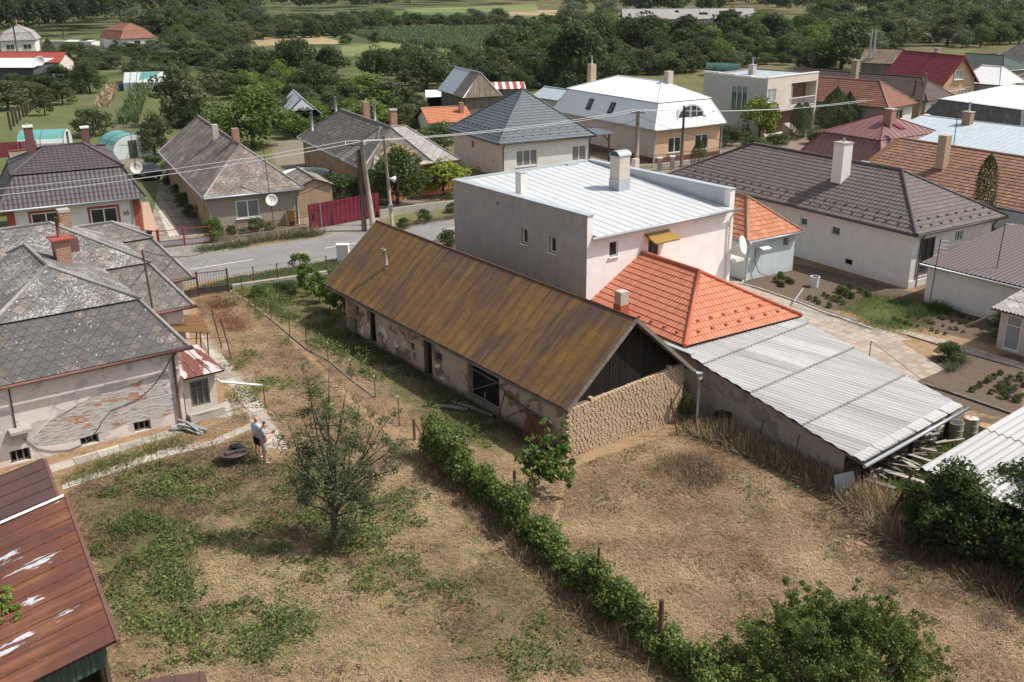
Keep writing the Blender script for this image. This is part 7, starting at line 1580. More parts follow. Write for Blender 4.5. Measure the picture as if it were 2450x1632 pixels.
# dry straw lying on the yards, weeds, tall dry grass along the shed wall
YL = wp([(130, 1200), (300, 1090), (420, 1060), (560, 1000), (525, 900), (480, 790), (470, 715), (560, 700), (640, 760), (740, 860), (850, 985), (1030, 1110), (1210, 1260), (1400, 1440), (1640, 1640), (1640, 1720), (200, 1720), (240, 1500)])
YM = wp([(560, 695), (720, 668), (830, 790), (1000, 890), (1250, 1050), (1360, 1120), (1300, 1310), (1200, 1225), (1040, 1080), (850, 960), (740, 840), (620, 735)])
YR = wp([(1365, 1120), (1630, 1030), (1700, 1040), (2030, 1160), (2180, 1270), (2450, 1450), (2500, 1720), (1760, 1720), (1560, 1530), (1320, 1320)])
def samp(rng, polys, n):
    X = []; Y = []
    for poly, w_ in polys:
        P_ = np.array(poly); x0, y0 = P_.min(0); x1, y1 = P_.max(0); k = int(n*w_); x = rng.uniform(x0, x1, k*4); y = rng.uniform(y0, y1, k*4); q = inpoly(x, y, poly); X.append(x[q][:k]); Y.append(y[q][:k])
    return np.concatenate(X), np.concatenate(Y)
def zval(k, X, Y):
    ix = np.clip(np.searchsorted(gx, X), 0, len(gx)-1); iy = np.clip(np.searchsorted(gy, Y), 0, len(gy)-1); return Z[k][iy, ix]
def blades(rng, X, Y, L, w_, up, tint, ang=None, z0=0.0):
    n = len(X); a = rng.uniform(0, 2*np.pi, n) if ang is None else ang; L = L*rng.uniform(.5, 1.3, n); e = np.clip(np.abs(rng.normal(0, up, n)), 0, 1.35); d = np.stack([np.cos(a)*np.cos(e), np.sin(a)*np.cos(e), np.sin(e)], 1)*L[:, None]; b = np.stack([-np.sin(a), np.cos(a), 0*a], 1)*(w_*.5)
    B_ = np.stack([X, Y, rng.uniform(.004, .05, n)+z0], 1); V = np.empty((n, 4, 3)); V[:, 0] = B_-b; V[:, 1] = B_+b; V[:, 2] = B_+d+b*.4; V[:, 3] = B_+d-b*.4; V[:, 2:, 2] -= .35*L[:, None]*np.sin(e)[:, None]**2*.3
    return V.reshape(-1, 3), tint
rs_ = np.random.default_rng(21)
X, Y = samp(rs_, [(YL, 1.0), (YR, .6), (YM, .35)], 150000); PTH = [wp(q) for q in (((478, 800), (545, 868), (618, 952), (691, 1078), (640, 1072), (598, 1008), (560, 930), (505, 860)), ((600, 1012), (608, 1026), (520, 1065), (400, 1092), (250, 1140), (150, 1172), (148, 1160), (390, 1075), (536, 1040)), ((40, 1135), (290, 1062), (428, 1022), (442, 1034), (300, 1078), (60, 1150)))]; kp = rs_.uniform(0, 1, len(X)) < .12
for q in PTH: kp |= False
of = np.ones(len(X), bool)
for q in PTH: of &= ~inpoly(X, Y, q)
X, Y = X[of | kp], Y[of | kp]
g_ = zval('G', X, Y); d_ = zval('D', X, Y); c1 = vnoise(X, Y, 1.1, 1); c2 = vnoise(X, Y, .45, 2); c3 = vnoise(X, Y, 3.1, 3)
keep = (rs_.uniform(0, 1, len(X)) > .75*np.clip(g_*1.1+(c1-.5), 0, 1)) & (rs_.uniform(0, 1, len(X)) > .5*d_); X, Y, c1, c2, c3, d_ = (q[keep] for q in (X, Y, c1, c2, c3, d_))
tint = np.clip(.6+.42*(c1-.5)+.5*(c3-.5)-.35*d_-.25*np.clip(vnoise(X, Y, 1.9, 18)-.55, 0, 1)+rs_.normal(0, .11, len(X)), 0, 1); ang = vnoise(X, Y, 1.1, 4)*9+rs_.normal(0, 1.2, len(X))
V, t_ = blades(rs_, X, Y, .15, .016, .18+.3*np.clip(c2-.5, 0, 1), tint, ang); o = add_obj('dry_grass', np_mesh('dry_grass', V, MT['leaf_straw'], t_)); tag(o, 'pale mown dry grass lying over both yards', 'grass', kind='stuff')
def tallgrass(line, n, spread, h, mat, label, seed):
    r = np.random.default_rng(seed); P_ = [pt(*p) for p in line]; k = r.integers(0, len(P_)-1, n); t = r.uniform(0, 1, n); A_ = np.array([tuple(p) for p in P_]); B_ = A_[k]*(1-t)[:, None]+A_[k+1]*t[:, None]; X = B_[:, 0]+r.normal(0, spread, n); Y = B_[:, 1]+r.normal(0, spread, n)
    V, t_ = blades(r, X, Y, h*(.5+vnoise(X, Y, .7, seed)), .022, .9, np.clip(r.normal(.48, .17, n), 0, 1)); V[:, 2] = np.abs(V[:, 2]); o = add_obj('tall_grass', np_mesh('tall_grass', V, MT['leaf_'+mat], t_)); tag(o, label, 'grass', kind='stuff')
tallgrass([(1670, 1030), (1800, 1075), (1900, 1110), (1990, 1150), (2080, 1210), (2170, 1290)], 15000, .38, .75, 'straw', 'tall dry grass standing along the wall of the corrugated shed', 31)
tallgrass([(1660, 1025), (1800, 1070), (2000, 1150), (2110, 1220)], 4500, .45, .6, 'olive', 'green weeds standing in the dry grass along the shed wall', 32)
tallgrass([(1030, 1120), (1140, 1215), (1280, 1335), (1400, 1450), (1560, 1590)], 5000, .35, .4, 'straw', 'dry grass tufts at the foot of the vine hedge', 33)
tallgrass([(830, 800), (1000, 890), (1180, 1000), (1340, 1090)], 5000, .45, .32, 'olive', 'green weeds along the foot of the barn wall', 34)
tallgrass([(170, 1150), (300, 1100), (430, 1052)], 1500, .4, .24, 'vine', 'green and dry weeds in front of the old pink wall', 35)
tallgrass([(2200, 1300), (2330, 1370), (2450, 1440)], 3500, .4, .5, 'brownweed', 'dead weeds under the ivy thicket', 36)
tallgrass([(1580, 1120), (1660, 1110), (1700, 1140), (1640, 1150)], 2600, .5, .22, 'brownweed', 'patch of reddish dry stalks in the right yard', 37)
tallgrass([(510, 725), (540, 735), (575, 790), (530, 760)], 2600, .4, .2, 'redstalk', 'rusty-red dry cuttings strewn inside the yard gate', 38)
X, Y = samp(rs_, [(YL, 1.0), (YM, .5), (YR, .22)], 110000); g_ = zval('G', X, Y); c1 = vnoise(X, Y, .8, 5); c2 = vnoise(X, Y, 2.3, 6); keep = rs_.uniform(0, 1, len(X)) < np.clip((g_*.8+1.0*(c1-.5)+.9*(c2-.5)+.5*(vnoise(X, Y, .35, 15)-.5)-.36)*1.7, 0, .85); X, Y, c1, c2 = X[keep], Y[keep], c1[keep], c2[keep]; n_ = len(X)
C_ = np.stack([X, Y, rs_.uniform(.02, .22, n_)*(.4+c1)], 1); V = leaves(rs_, C_, np.tile(np.array([0, 0, 1.0]), (n_, 1)), .1, .75, .55); V[:, 2] = np.maximum(V[:, 2], .01); o = add_obj('weeds', np_mesh('weeds', V, MT['leaf_vine'], np.clip(.55+.7*(c2-.5)+rs_.normal(0, .2, n_), 0, 1))); tag(o, 'green creeping weeds in patches over the yards', 'weeds', kind='stuff')
# fallen leaves and litter of brown stalks
X, Y = samp(rs_, [(YL, 1.0), (YR, .6)], 60000); d_ = zval('D', X, Y); c1 = vnoise(X, Y, .9, 8); keep = rs_.uniform(0, 1, len(X)) < np.clip(d_*.8+(c1-.6)*1.7, 0, 1); X, Y = X[keep], Y[keep]; V, t_ = blades(rs_, X, Y, .2, .03, .3, np.clip(rs_.normal(.4, .2, len(X)), 0, 1)); o = add_obj('dead_stalks', np_mesh('dead_stalks', V, MT['leaf_brownweed'], t_)); tag(o, 'brown dead stalks scattered in the yards', 'stalks', kind='stuff')
# verge and lawn blades near the street
VG = wp([(430, 700), (560, 664), (812, 620), (870, 602), (800, 682), (690, 668), (560, 692)]); X, Y = samp(rs_, [(VG, 1.0)], 14000); V, t_ = blades(rs_, X, Y, .14, .03, .7, np.clip(rs_.normal(.5, .18, len(X)), 0, 1)); o = add_obj('verge_grass', np_mesh('verge_grass', V, MT['leaf_olive'], t_)); tag(o, 'short green grass on the verge by the street', 'grass', kind='stuff')
tallgrass([(480, 600), (560, 590), (640, 572), (700, 566), (760, 562)], 3800, .4, .5, 'olive', 'lilies and weeds along the far roadside', 41); tallgrass([(540, 588), (680, 566), (764, 558)], 2000, .35, .5, 'straw', 'yellowing lily leaves along the far roadside', 42)
tallgrass([(950, 545), (1020, 532), (1096, 520)], 1500, .3, .25, 'brownweed', 'red flower edging along the far roadside wall', 43)
# vegetable beds: every plant its own
vm, vs_ = PROTO['bushv0']; gm_ = PROTO['busho0'][0]
def vegrow(p0, p1, n, size, cm, label, group, rows=1, p2=None, jit=.12):
    for j in range(rows):
        a = Vector(p0).lerp(Vector(p2), j/max(1, rows-1)) if p2 is not None else Vector(p0); b_ = a+(Vector(p1)-Vector(p0))
        for i in range(n):
            if RNG.random() < .1: continue
            q = a.lerp(b_, (i+.5)/n)+Vector((RNG.uniform(-jit, jit), RNG.uniform(-jit, jit), 0)); o = add_obj('vegetable_plant', cm, None, (q.x, q.y, 0)); s_ = size*RNG.uniform(.7, 1.25); o.scale = (s_, s_, s_*.85); o.rotation_euler = (0, 0, RNG.uniform(0, 6)); tag(o, label, 'plant', group)
vb_ = PROTO['bright0'][0]; vg_ = PROTO['bushg0'][0]
vegrow(pt(1840, 670), pt(1880, 690), 6, .36, vm, 'leafy plant of the small bed beside the pale blue outbuilding', 'plants of the bed by the outbuilding', 2, pt(1860, 662))
vegrow(pt(1935, 715), pt(1990, 740), 5, .45, vm, 'staked pepper-like plant in the bed before the brown-roofed house', 'plants before the brown-roofed house', 4, pt(2030, 690))
vegrow(pt(2130, 765), pt(2270, 805), 9, .27, gm_, 'small grey-green cabbage in the bare rows by the garage', 'cabbages by the garage', 4, pt(2250, 745))
vegrow(pt(2320, 940), pt(2395, 895), 9, .32, vm, 'low plant of the bean row in the right-hand bed', 'bean row in the right bed', 1)
vegrow(pt(2370, 945), pt(2450, 900), 7, .4, gm_, 'grey-green leek clump in the right-hand bed', 'leeks in the right bed', 3, pt(2420, 965))
o = thing('petunias', 'magenta petunias in boxes under the gazebo roof', 'flowers', FP.P(2, .2)); V, t_ = clumpleaves(rg, np.array([tuple(FP.P(.4+i*.45, .15+.1*(i % 2), 1.15)) for i in range(12)]), np.full(12, .28), 40, .1); foliage_obj('blossom', local(V, o), t_, 'petal', o); V, t_ = clumpleaves(rg, np.array([tuple(FP.P(.4+i*.45, .2, .9)) for i in range(12)]), np.full(12, .3), 30, .1); foliage_obj('foliage', local(V, o), t_, 'vine', o)
tallgrass([(2090, 1180), (2160, 1150), (2230, 1110), (2290, 1080)], 9000, .55, .4, 'vine', 'green weeds between the corrugated shed and the hut', 44)
tallgrass([(2020, 745), (2100, 712), (2190, 735), (2170, 780), (2060, 775)], 7000, .7, .14, 'vine', 'mat of low green weeds in the garden bed', 45); tallgrass([(2190, 755), (2230, 740), (2260, 745)], 2200, .4, .5, 'vine', 'bright parsley-green tuft by the garage wall', 46)
tallgrass([(2270, 890), (2290, 870), (2300, 860)], 500, .15, .6, 'grey', 'row of onion leaves in the right bed', 47)
# ---------------------------------------------------------------- poles, wires, fences
def pole(px, by, ty, r, mat, label, name='utility_pole', cat='pole', lean=(0, 0), cross=0, ins=True, group=None):
    b = pt(px, by); h_ = hgt(px, by, ty); o = thing(name, label, cat, b, group); t = b+Vector((lean[0], lean[1], h_)); m = M(); m.tube([b-Vector((0, 0, .1)), t], [r*1.3, r*.85], 10); m.build('shaft', MT[mat], o, smooth=True)
    if cross: m = M(); m.bar(t-Vector((cross, 0, .25)), t+Vector((cross, 0, -.25)), .1); m.build('crossarm', MT['dark_metal'], o)
    if ins:
        for k in (-1, 1):
            m = M(); m.tube([t+Vector((k*max(cross*.85, .16), 0, -.22)), t+Vector((k*max(cross*.85, .16), 0, .06))], .055, 6); m.build('insulator', MT['plastic_white'], o)
    return o, t
b = pt(884, 553); o = thing('utility_pole', 'weathered concrete pole pair leaning together behind the rust-roofed barn', 'pole', b); hA = hgt(884, 553, 336)
tA = b+Vector((-.25, 0, hA)); m = M(); m.tube([b+Vector((.35, 0, -.1)), tA], [.22, .15], 10); m.build('shaft', MT['concrete_pole'], o, smooth=True); m = M(); m.tube([b+Vector((-.4, .1, -.1)), tA+Vector((-.2, .1, -.7))], [.2, .14], 10); m.build('shaft', MT['wood_pole'], o, smooth=True)
m = M(); m.bar(tA+Vector((-1.2, 0, -.35)), tA+Vector((.3, 0, -.35)), .07); m.bar(tA+Vector((-.3, .1, -1.2)), tA+Vector((.2, .0, -1.2)), .06); m.build('crossarm', MT['dark_metal'], o)
for k in (-1.15, .25): m = M(); m.tube([tA+Vector((k, 0, -.35)), tA+Vector((k, 0, -.05))], .06, 6); m.build('insulator', MT['plastic_white'], o)
m = M(); m.tube([b+Vector((-.52, -.05, 0)), tA+Vector((-.42, 0, -.8))], .03, 5); m.build('cable', MT['dark_metal'], o)
o2, tB = pole(939, 538, 324, .11, 'concrete_pole', 'slim pole with a white loudspeaker by the far roadside', ins=False, lean=(-.35, 0))
m = M(); q = pt(939, 538).lerp(tB, .53); m.lathe(q+Vector((.1, -.1, 0)), [(.06, 0), (.1, .2), (.26, .5)], 12, 0, (1, -.3, -.1)); m.build('loudspeaker', MT['plastic_white'], o2, smooth=True); m = M(); q = pt(939, 538).lerp(tB, .2); m.box(q+Vector((0, -.12, 0)), Vector((.17, 0, 0)), Vector((0, .1, 0)), Vector((0, 0, .25))); m.build('meter_box', MT['grey_metal'], o2)
oC, tC = pole(1522, 402, 264, .2, 'concrete_pole', 'round concrete pole with insulators by the white mansard house', cross=.7)
oD, tD = pole(1630, 400, 253, .13, 'wood_pole', 'dark slim street pole in front of the peach street wall', ins=False)
oE, tE = pole(2114, 300, 234, .22, 'concrete_pole', 'pole head with insulators above the maroon mansard roof', cross=.9)
pole(2174, 292, 192, .11, 'wood_pole', 'thin dark pole left of the dark-roofed house street wall', ins=False, lean=(.3, 0)); oF, tF = pole(2194, 296, 175, .2, 'concrete_pole', 'thick grey pole right of the thin one at the dark-roofed house', lean=(.45, 0), ins=False)
oG, tG = pole(43, 131, 56, .2, 'wood_pole', 'far pole standing in front of the far white house', ins=False); oH, tH = pole(157, 117, 65, .2, 'wood_pole', 'far pole between the grey garage and the white garage', ins=False)
pole(2431, 222, 190, .1, 'wood_pole', 'small pole at the right edge below the wires', ins=False)
def wire(a, b, sag, r, label, group, mat=None):
    m = M(); m.tube([Vector(a).lerp(Vector(b), i/14)-Vector((0, 0, sag*4*(i/14)*(1-i/14))) for i in range(15)], r, 4, cap=False); tag(m.build('power_line', MT['grey_metal' if 'bright' in label or 'pair' in label else 'dark_metal']), label, 'wire', group)
eL = pdist(-120, 480, 70); eL2 = pdist(-120, 462, 72)
for i, (k, e) in enumerate((((-1.15, 0, -.05), eL2), ((.25, 0, -.05), eL))): wire(e, tA+Vector(k), .35, .022, 'pair of bright power lines crossing from the left edge to the twin pole', 'lines left of the twin pole')
for k, j in (((-1.15, 0, -.05), (-.6, 0, .05)), ((.25, 0, -.05), (.6, 0, .05))): wire(tA+Vector(k), tC+Vector(j), .45, .022, 'pair of bright power lines from the twin pole to the round concrete pole', 'lines between twin pole and concrete pole')
for k in (-.6, .6): wire(tC+Vector((k, 0, .05)), tE+Vector((k*1.2, 0, .05)), .7, .026, 'pair of power lines from the round concrete pole to the far pole head', 'lines right of the concrete pole')
eR = pdist(2470, 176, 185)
for k in (-.7, .7): wire(tE+Vector((k, 0, .05)), eR+Vector((0, 0, k*.5)), .6, .035, 'pair of power lines running off the right edge', 'lines at the right edge')
wire(tC-Vector((0, 0, .8)), pt(1386, 300, 3.4), .5, .02, 'thin dark drop cable to the white mansard house wall', None); wire(tC-Vector((0, 0, .5)), F5.P(4.8, 4, 6.3), .5, .02, 'thin dark drop cable to the brown-roofed house', None)
wire(tA-Vector((0, 0, 1.2)), F13.P(23.5, 7.2, 2.3), .4, .02, 'thin dark cable from the twin pole to the beige house', None); wire(tA-Vector((0, 0, 1.0)), F14.P(16, .3, 2.9), .3, .02, 'thin dark cable from the twin pole to the peach house', None)
wire(pt(365, 738, 4.2)+Vector((-.1, 0, 2.7)), pt(520, 588, 1.0), .5, .022, 'drop cable from the lichen roof pole to the red gate', None); wire(tG-Vector((0, 0, .3)), tH-Vector((0, 0, .2)), .5, .04, 'far wire between the two far poles', None); wire(tD-Vector((0, 0, .4)), F16.P(18.6, 9, 3.6), .3, .02, 'thin cable from the dark street pole to the peach wall corner', None)
# rusty fence posts, each on its own
def posts(lst, r, mat, label, group, name='fence_post', wtop=False):
    for i, (px, by, ty) in enumerate(lst):
        b = pt(px, by); h_ = hgt(px, by, ty); o = thing(name, label, 'post', b, group); m = M(); m.tube([b-Vector((0, 0, .05)), b+Vector((RNG.uniform(-.04, .04), RNG.uniform(-.04, .04), h_))], r, 6); m.build('shaft', MT[mat], o)
        m = M(); m.tube([b+Vector((0, 0, h_-.01)), b+Vector((0, 0, h_+.05))], r*1.35, 6); m.build('cap', MT['plastic_white' if wtop else mat], o)
posts([(582, 716, 667), (612, 740, 692), (649.5, 766, 723), (694, 804, 752), (735.7, 838, 784)], .028, 'rust', 'rusty post of the wire fence running from the gate along the left yard', 'plain posts of the yard fence')
posts([(785.6, 864, 819), (840, 910, 863), (898, 953, 902), (955.5, 1021, 950)], .026, 'wood_pole', 'white-tipped post of the yard wire fence towards the vine hedge', 'white-tipped posts of the yard fence', wtop=True)
posts([(609, 683, 640), (667, 675, 632), (722, 668, 618), (782, 657, 614)], .04, 'rust', 'brown iron post of the street-side fence of the front yard', 'street-side fence posts')
m = M()
wl = [pt(*p) for p in ((582, 716), (612, 740), (649.5, 766), (694, 804), (735.7, 838), (785.6, 864), (840, 910), (898, 953), (955.5, 1021))]; fence = thing('wire_fence', 'sagging wire mesh with a low kerb between the left yard and the barn', 'fence', wl[4])
for z in (.35, .75, 1.1):
    m.tube([p+Vector((0, 0, z)) for p in wl], .007, 4)
m.build('wire', MT['rust'], fence); m = M()
for i in range(len(wl)-2): m.bar(wl[i]+Vector((0, 0, .03)), wl[i+1]+Vector((0, 0, .03)), .07, .07)
m.build('kerb', MT['concrete_dark'], fence)
m = M(); vl = [pt(*p) for p in ((556, 692), (610, 684), (667, 676), (722, 668), (782, 658))]; vf = thing('low_stone_wall', 'low crumbling stone kerb wall under the street-side iron posts', 'wall', vl[2])
for i in range(len(vl)-1): m.bar(vl[i]+Vector((0, 0, .14)), vl[i+1]+Vector((0, 0, .14)), .32, .3)
m.build('stones', plain('rubble_stone', (.36, .33, .29), .95, .5, 3), vf); m = M()
for z in (.9, 1.25): m.tube([p+Vector((0, 0, z)) for p in vl], .008, 4)
m.build('wire', MT['rust'], vf)
# corner post with braces at the start of the hedge; stout hedge posts; leaning posts of the right-hand fence
o = thing('braced_fence_post', 'dark wooden corner post with a diagonal brace at the start of the vine hedge', 'post', pt(992, 1052)); b = pt(992, 1052); h_ = hgt(992, 1052, 1002); m = M(); m.tube([b, b+Vector((0, 0, h_))], .06, 7); m.build('shaft', MT['wood_pole'], o); m = M(); m.tube([b+Vector((0, 0, h_*.9)), pt(1012, 1090)+Vector((.2, 0, .5))], .035, 6); m.tube([pt(1003, 1086), pt(1022, 1090)+Vector((0, 0, 1.5))], .035, 6); m.build('brace', MT['rust'], o)
for px, by, ty, r, lb in ((1430, 1442, 1311, .04, 'thin dark iron post sticking up through the vine hedge'), (1577, 1565, 1436, .075, 'stout rusty pipe post sticking up near the lower end of the vine hedge'), (1231, 1168, 1127, .06, 'weathered stub post behind the vine hedge near the sapling')):
    b = pt(px, by); o = thing('fence_post', lb, 'post', b); m = M(); h_ = hgt(px, by, ty); m.tube([b, b+Vector((0, 0, h_))], r, 9); m.build('shaft', MT['rust' if r != .06 else 'wood_pole'], o); m = M(); m.tube([b+Vector((0, 0, h_)), b+Vector((0, 0, h_+.02))], r*.8, 9); m.build('top', MT['dark_metal'], o)
for (bx_, by, tx, ty, r, lb) in ((1622, 1043, 1601, 952, .035, 'leaning iron post in front of the right end of the mud-brick wall'), (1660, 968, 1634, 915, .03, 'short rod leaning against the shed wall by the downpipe'), (1809, 1071, 1822, 1006, .025, 'thin rusty rod by the shed wall, nearest the barn'), (1897, 1110, 1905, 1042, .025, 'thin rusty rod by the shed wall, farther from the barn'), (2000, 1165, 2024, 1102, .06, 'thick leaning rust-red post at the low corner of the corrugated shed'), (2119, 1258, 2163, 1126, .05, 'long leaning rust-red post before the ivy thicket'), (1988, 1130, 1993, 1100, .02, 'thin rod beside the low corner of the corrugated shed')):
    b = pt(bx_, by); h_ = hgt(bx_, by, ty); d_ = b.length; dx = (tx-bx_)/FOC*math.sqrt(d_*d_+CH*CH); o = thing('fence_post', lb, 'post', b); m = M(); m.tube([b-Vector((0, 0, .05)), b+Vector((dx, 0, h_))], r, 7); m.build('shaft', MT['rust'], o); m = M(); m.tube([b, b+Vector((0, 0, .04))], r*2.2, 7); m.build('footing', MT['concrete_dark'], o)
a = pt(2000, 1165)+Vector((.3, 0, 1.3)); bq = pt(2119, 1258)+Vector((.3, 0, .9)); m = M(); m.tube([a, bq], .018, 5); tag(m.build('fence_rail', MT['rust']), 'thin rusty rail slung between the two leaning rust-red posts', 'rail')
# gates
def gate(pts, h_, label, mat='rust_red', solid=None, name='gate', bars=True, group=None):
    q = [pt(*p) for p in pts]; o = thing(name, label, 'gate', q[0].lerp(q[-1], .5), group)
    for p in q: m = M(); m.bar(p, p+Vector((0, 0, h_+.12)), .09); m.build('gate_post', MT[mat], o)
    for i in range(len(q)-1):
        a, b = q[i], q[i+1]; m = M()
        for z in (.12, .5, h_): m.bar(a+Vector((0, 0, z)), b+Vector((0, 0, z)), .045)
        n = int((b-a).length/.16)
        if bars:
            for k in range(1, n): p = a.lerp(b, k/n); m.bar(p+Vector((0, 0, .5)), p+Vector((0, 0, h_)), .015)
        m.build('leaf', MT[mat], o)
        if solid: m = M(); d = (b-a).normalized(); m.box(a.lerp(b, .5)+Vector((0, 0, .31)), (b-a)*.49, Vector((-d.y, d.x, 0))*.012, Vector((0, 0, .18))); m.build('panel', MT[solid], o)
    return o
gate([(383, 594), (443, 588), (505, 581)], 1.25, 'red-painted double street gate with grey lower panels beside number 45', 'rust_red', 'grey_metal', bars=False)
g1 = gate([(345, 590), (380, 594)], 1.25, 'narrow red wicket gate with a dark letter box beside number 45', 'rust_red', None); m = M(); p = pt(362, 592); m.box(p+Vector((0, -.06, .95)), Vector((.18, 0, 0)), Vector((0, .07, 0)), Vector((0, 0, .2))); m.box(p+Vector((0, -.06, 1.18)), Vector((.22, 0, 0)), Vector((0, .1, 0)), Vector((0, 0, .05))); m.build('letter_box', MT['dark_metal'], g1)
gate([(440, 716), (476, 709), (548, 700)], 1.45, 'rusty barred yard gate with low sheet panels behind the lichen-roofed house', 'rust', 'dark_metal')
def solidfence(px0, px1, py0, py1, h_, mat, label, name='fence', slat=.2, gap=.0, amp=.04, rails=True):
    a, b = pt(px0, py0), pt(px1, py1); d = (b-a); L = d.length; d.normalize(); nn_ = Vector((-d.y, d.x, 0)); o = thing(name, label, 'fence', a.lerp(b, .5)); m = M(); k = 0; s = 0
    while s < L:
        e = min(s+slat-gap, L); zz = amp if k % 2 else 0; m.box(a+d*((s+e)/2)+nn_*zz+Vector((0, 0, h_/2)), d*((e-s)/2), nn_*.012, Vector((0, 0, h_/2))); s += slat; k += 1
    m.build('panel', MT[mat], o)
    for t in np.arange(0, L+.1, 2.4): m = M(); p = a+d*float(t)+nn_*.12; m.bar(p, p+Vector((0, 0, h_-.03)), .08); m.build('post', MT['dark_metal'], o)
    return o
mf = solidfence(744, 908, 549, 518, 1.95, 'maroon', 'tall maroon corrugated metal fence and gate before the peach house'); m = M(); p = pt(753, 547); m.box(p+Vector((.05, -.1, 1.1)), Vector((.14, 0, 0)), Vector((0, .06, 0)), Vector((0, 0, .2))); m.build('letter_box', MT['brick_dark'], mf); m = M(); p = pt(770, 544); m.bar(p+Vector((0, -.05, 0)), p+Vector((0, -.05, 2)), .08); m.build('gate_post', MT['grey_metal'], mf)
solidfence(-5, 92, 378, 370, 1.6, 'maroon', 'red-brown board fence on the lawn at the left edge', slat=.22, gap=.02, amp=0.0)
solidfence(1940, 2000, 335, 330, 1.1, 'wood_grey', 'pale picket fence beside the slim thujas', slat=.35, gap=.16, amp=0)
for i, (px, py, ty) in enumerate([(27, 312, 268), (34, 303, 262), (42, 296, 258), (49, 288, 254), (57, 281, 250), (63, 275, 248), (68, 271, 245), (73, 267, 243), (78, 263, 241), (83, 259, 239), (88, 256, 237)]):
    b = pt(px, py); o = thing('wooden_post', 'grey wooden stake in the broken fence row on the left lawn', 'post', b, 'stakes on the left lawn'); m = M(); h_ = hgt(px, py, ty); m.bar(b, b+Vector((RNG.uniform(-.1, .1), 0, h_)), .3, .12); m.build('stake', MT['wood_pole'], o); m = M(); m.bar(b+Vector((0, 0, h_-.06)), b+Vector((0, 0, h_+.02)), .24, .1); m.build('top', MT['wood_grey'], o)
# garden walls and railings along the far side of the street
def gardenwall(pts, h_, rail, label, wm='concrete_dark', step=2.0):
    q = [pt(*p) for p in pts]; o = thing('garden_wall', label, 'wall', q[0].lerp(q[-1], .5)); m = M()
    for i in range(len(q)-1): m.bar(q[i]+Vector((0, 0, h_/2)), q[i+1]+Vector((0, 0, h_/2)), .28, h_)
    m.build('wall', MT[wm], o); m = M()
    for i in range(len(q)-1):
        L = (q[i+1]-q[i]).length
        for z in (h_+.15, h_+rail): m.bar(q[i]+Vector((0, 0, z)), q[i+1]+Vector((0, 0, z)), .035)
        for k in range(int(L/.22)): p = q[i].lerp(q[i+1], k*.22/L); m.bar(p+Vector((0, 0, h_)), p+Vector((0, 0, h_+rail)), .016)
    if rail: m.build('railing', MT['rust'], o)
    return o
gardenwall([(507, 581), (600, 570), (740, 551)], .35, .75, 'low wall with rusty railings in front of the beige house'); gardenwall([(908, 520), (960, 512), (1096, 495)], .6, .8, 'mossy wall with dark railings before the peach house wing', 'concrete')
gardenwall([(1440, 410), (1560, 402), (1700, 385), (1760, 372)], .35, .9, 'low wall with railings before the white mansard house', 'concrete')
for (px, by, ty) in ((1578, 408, 380), (1608, 405, 376)):
    b = pt(px, by); o = thing('gate_pillar', ['white square gate pillar before the peach street wall, left one', 'white square gate pillar before the peach street wall, right one'][px > 1590], 'pillar', b); m = M(); h_ = hgt(px, by, ty); m.bar(b, b+Vector((0, 0, h_)), .42); m.build('shaft', MT['concrete'], o); m = M(); m.bar(b+Vector((0, 0, h_)), b+Vector((0, 0, h_+.12)), .52); m.build('cap', MT['plastic_white'], o)
# mast with dish, gas box, signs
b = pt(657, 548); o = thing('antenna_mast', 'tall thin mast with a white satellite dish in front of the beige house', 'mast', b); h_ = hgt(657, 548, 352); m = M(); m.tube([b, b+Vector((-.3, 0, h_))], .035, 6); m.build('mast', MT['rust'], o); dish(o, b+Vector((0, -.15, hgt(657, 548, 478))), (.2, -.9, .3), .46, 'plastic_white')
b = pt(699, 540); o = thing('gas_box', 'ochre gas meter box by the railings of the beige house', 'box', b); m = M(); m.box(b+Vector((0, 0, .75)), Vector((.32, 0, 0)), Vector((0, .18, 0)), Vector((0, 0, .4))); m.build('cabinet', plain('ochre_box', (.42, .22, .06), .6, .15), o); m = M(); m.box(b+Vector((0, 0, .17)), Vector((.2, 0, 0)), Vector((0, .12, 0)), Vector((0, 0, .17))); m.box(b+Vector((0, 0, 1.17)), Vector((.35, 0, 0)), Vector((0, .2, 0)), Vector((0, 0, .02))); m.build('stand', MT['rust'], o)
b = pt(822, 624); o = thing('roadside_box', 'white utility cabinet half hidden by the barn roof at the street', 'cabinet', b); m = M(); m.box(b+Vector((0, 0, .55)), Vector((.4, 0, 0)), Vector((0, .25, 0)), Vector((0, 0, .55))); m.build('cabinet', MT['plastic_white'], o); m = M(); m.box(b+Vector((0, 0, 1.14)), Vector((.44, 0, 0)), Vector((0, .28, 0)), Vector((0, 0, .04))); m.build('lid', MT['plastic_white'], o)
for (bx_, by, ty, lb, els) in ((2222, 735, 570, 'thin mast with a comb aerial before the garage wall', 4), (2365, 745, 530, 'tall thin rusty mast before the garage wall', 1), (1820, 660, 618, 'short rusty pole in the garden bed beside the pale blue outbuilding', 0)):
    b = pt(bx_, by); o = thing('aerial_mast', lb, 'mast', b); h_ = hgt(bx_, by, ty); m = M(); m.tube([b, b+Vector((.15, 0, h_))], .028, 6); m.build('mast', MT['rust'], o); m = M(); m.tube([b, b+Vector((0, 0, .15))], .06, 6)
    for i in range(els): z = h_-.12-.22*i; m.tube([b+Vector((.12-.05, 0, z)), b+Vector((.6, -.1, z-.04))], .012, 4)
    m.build('fittings', MT['grey_metal'], o)
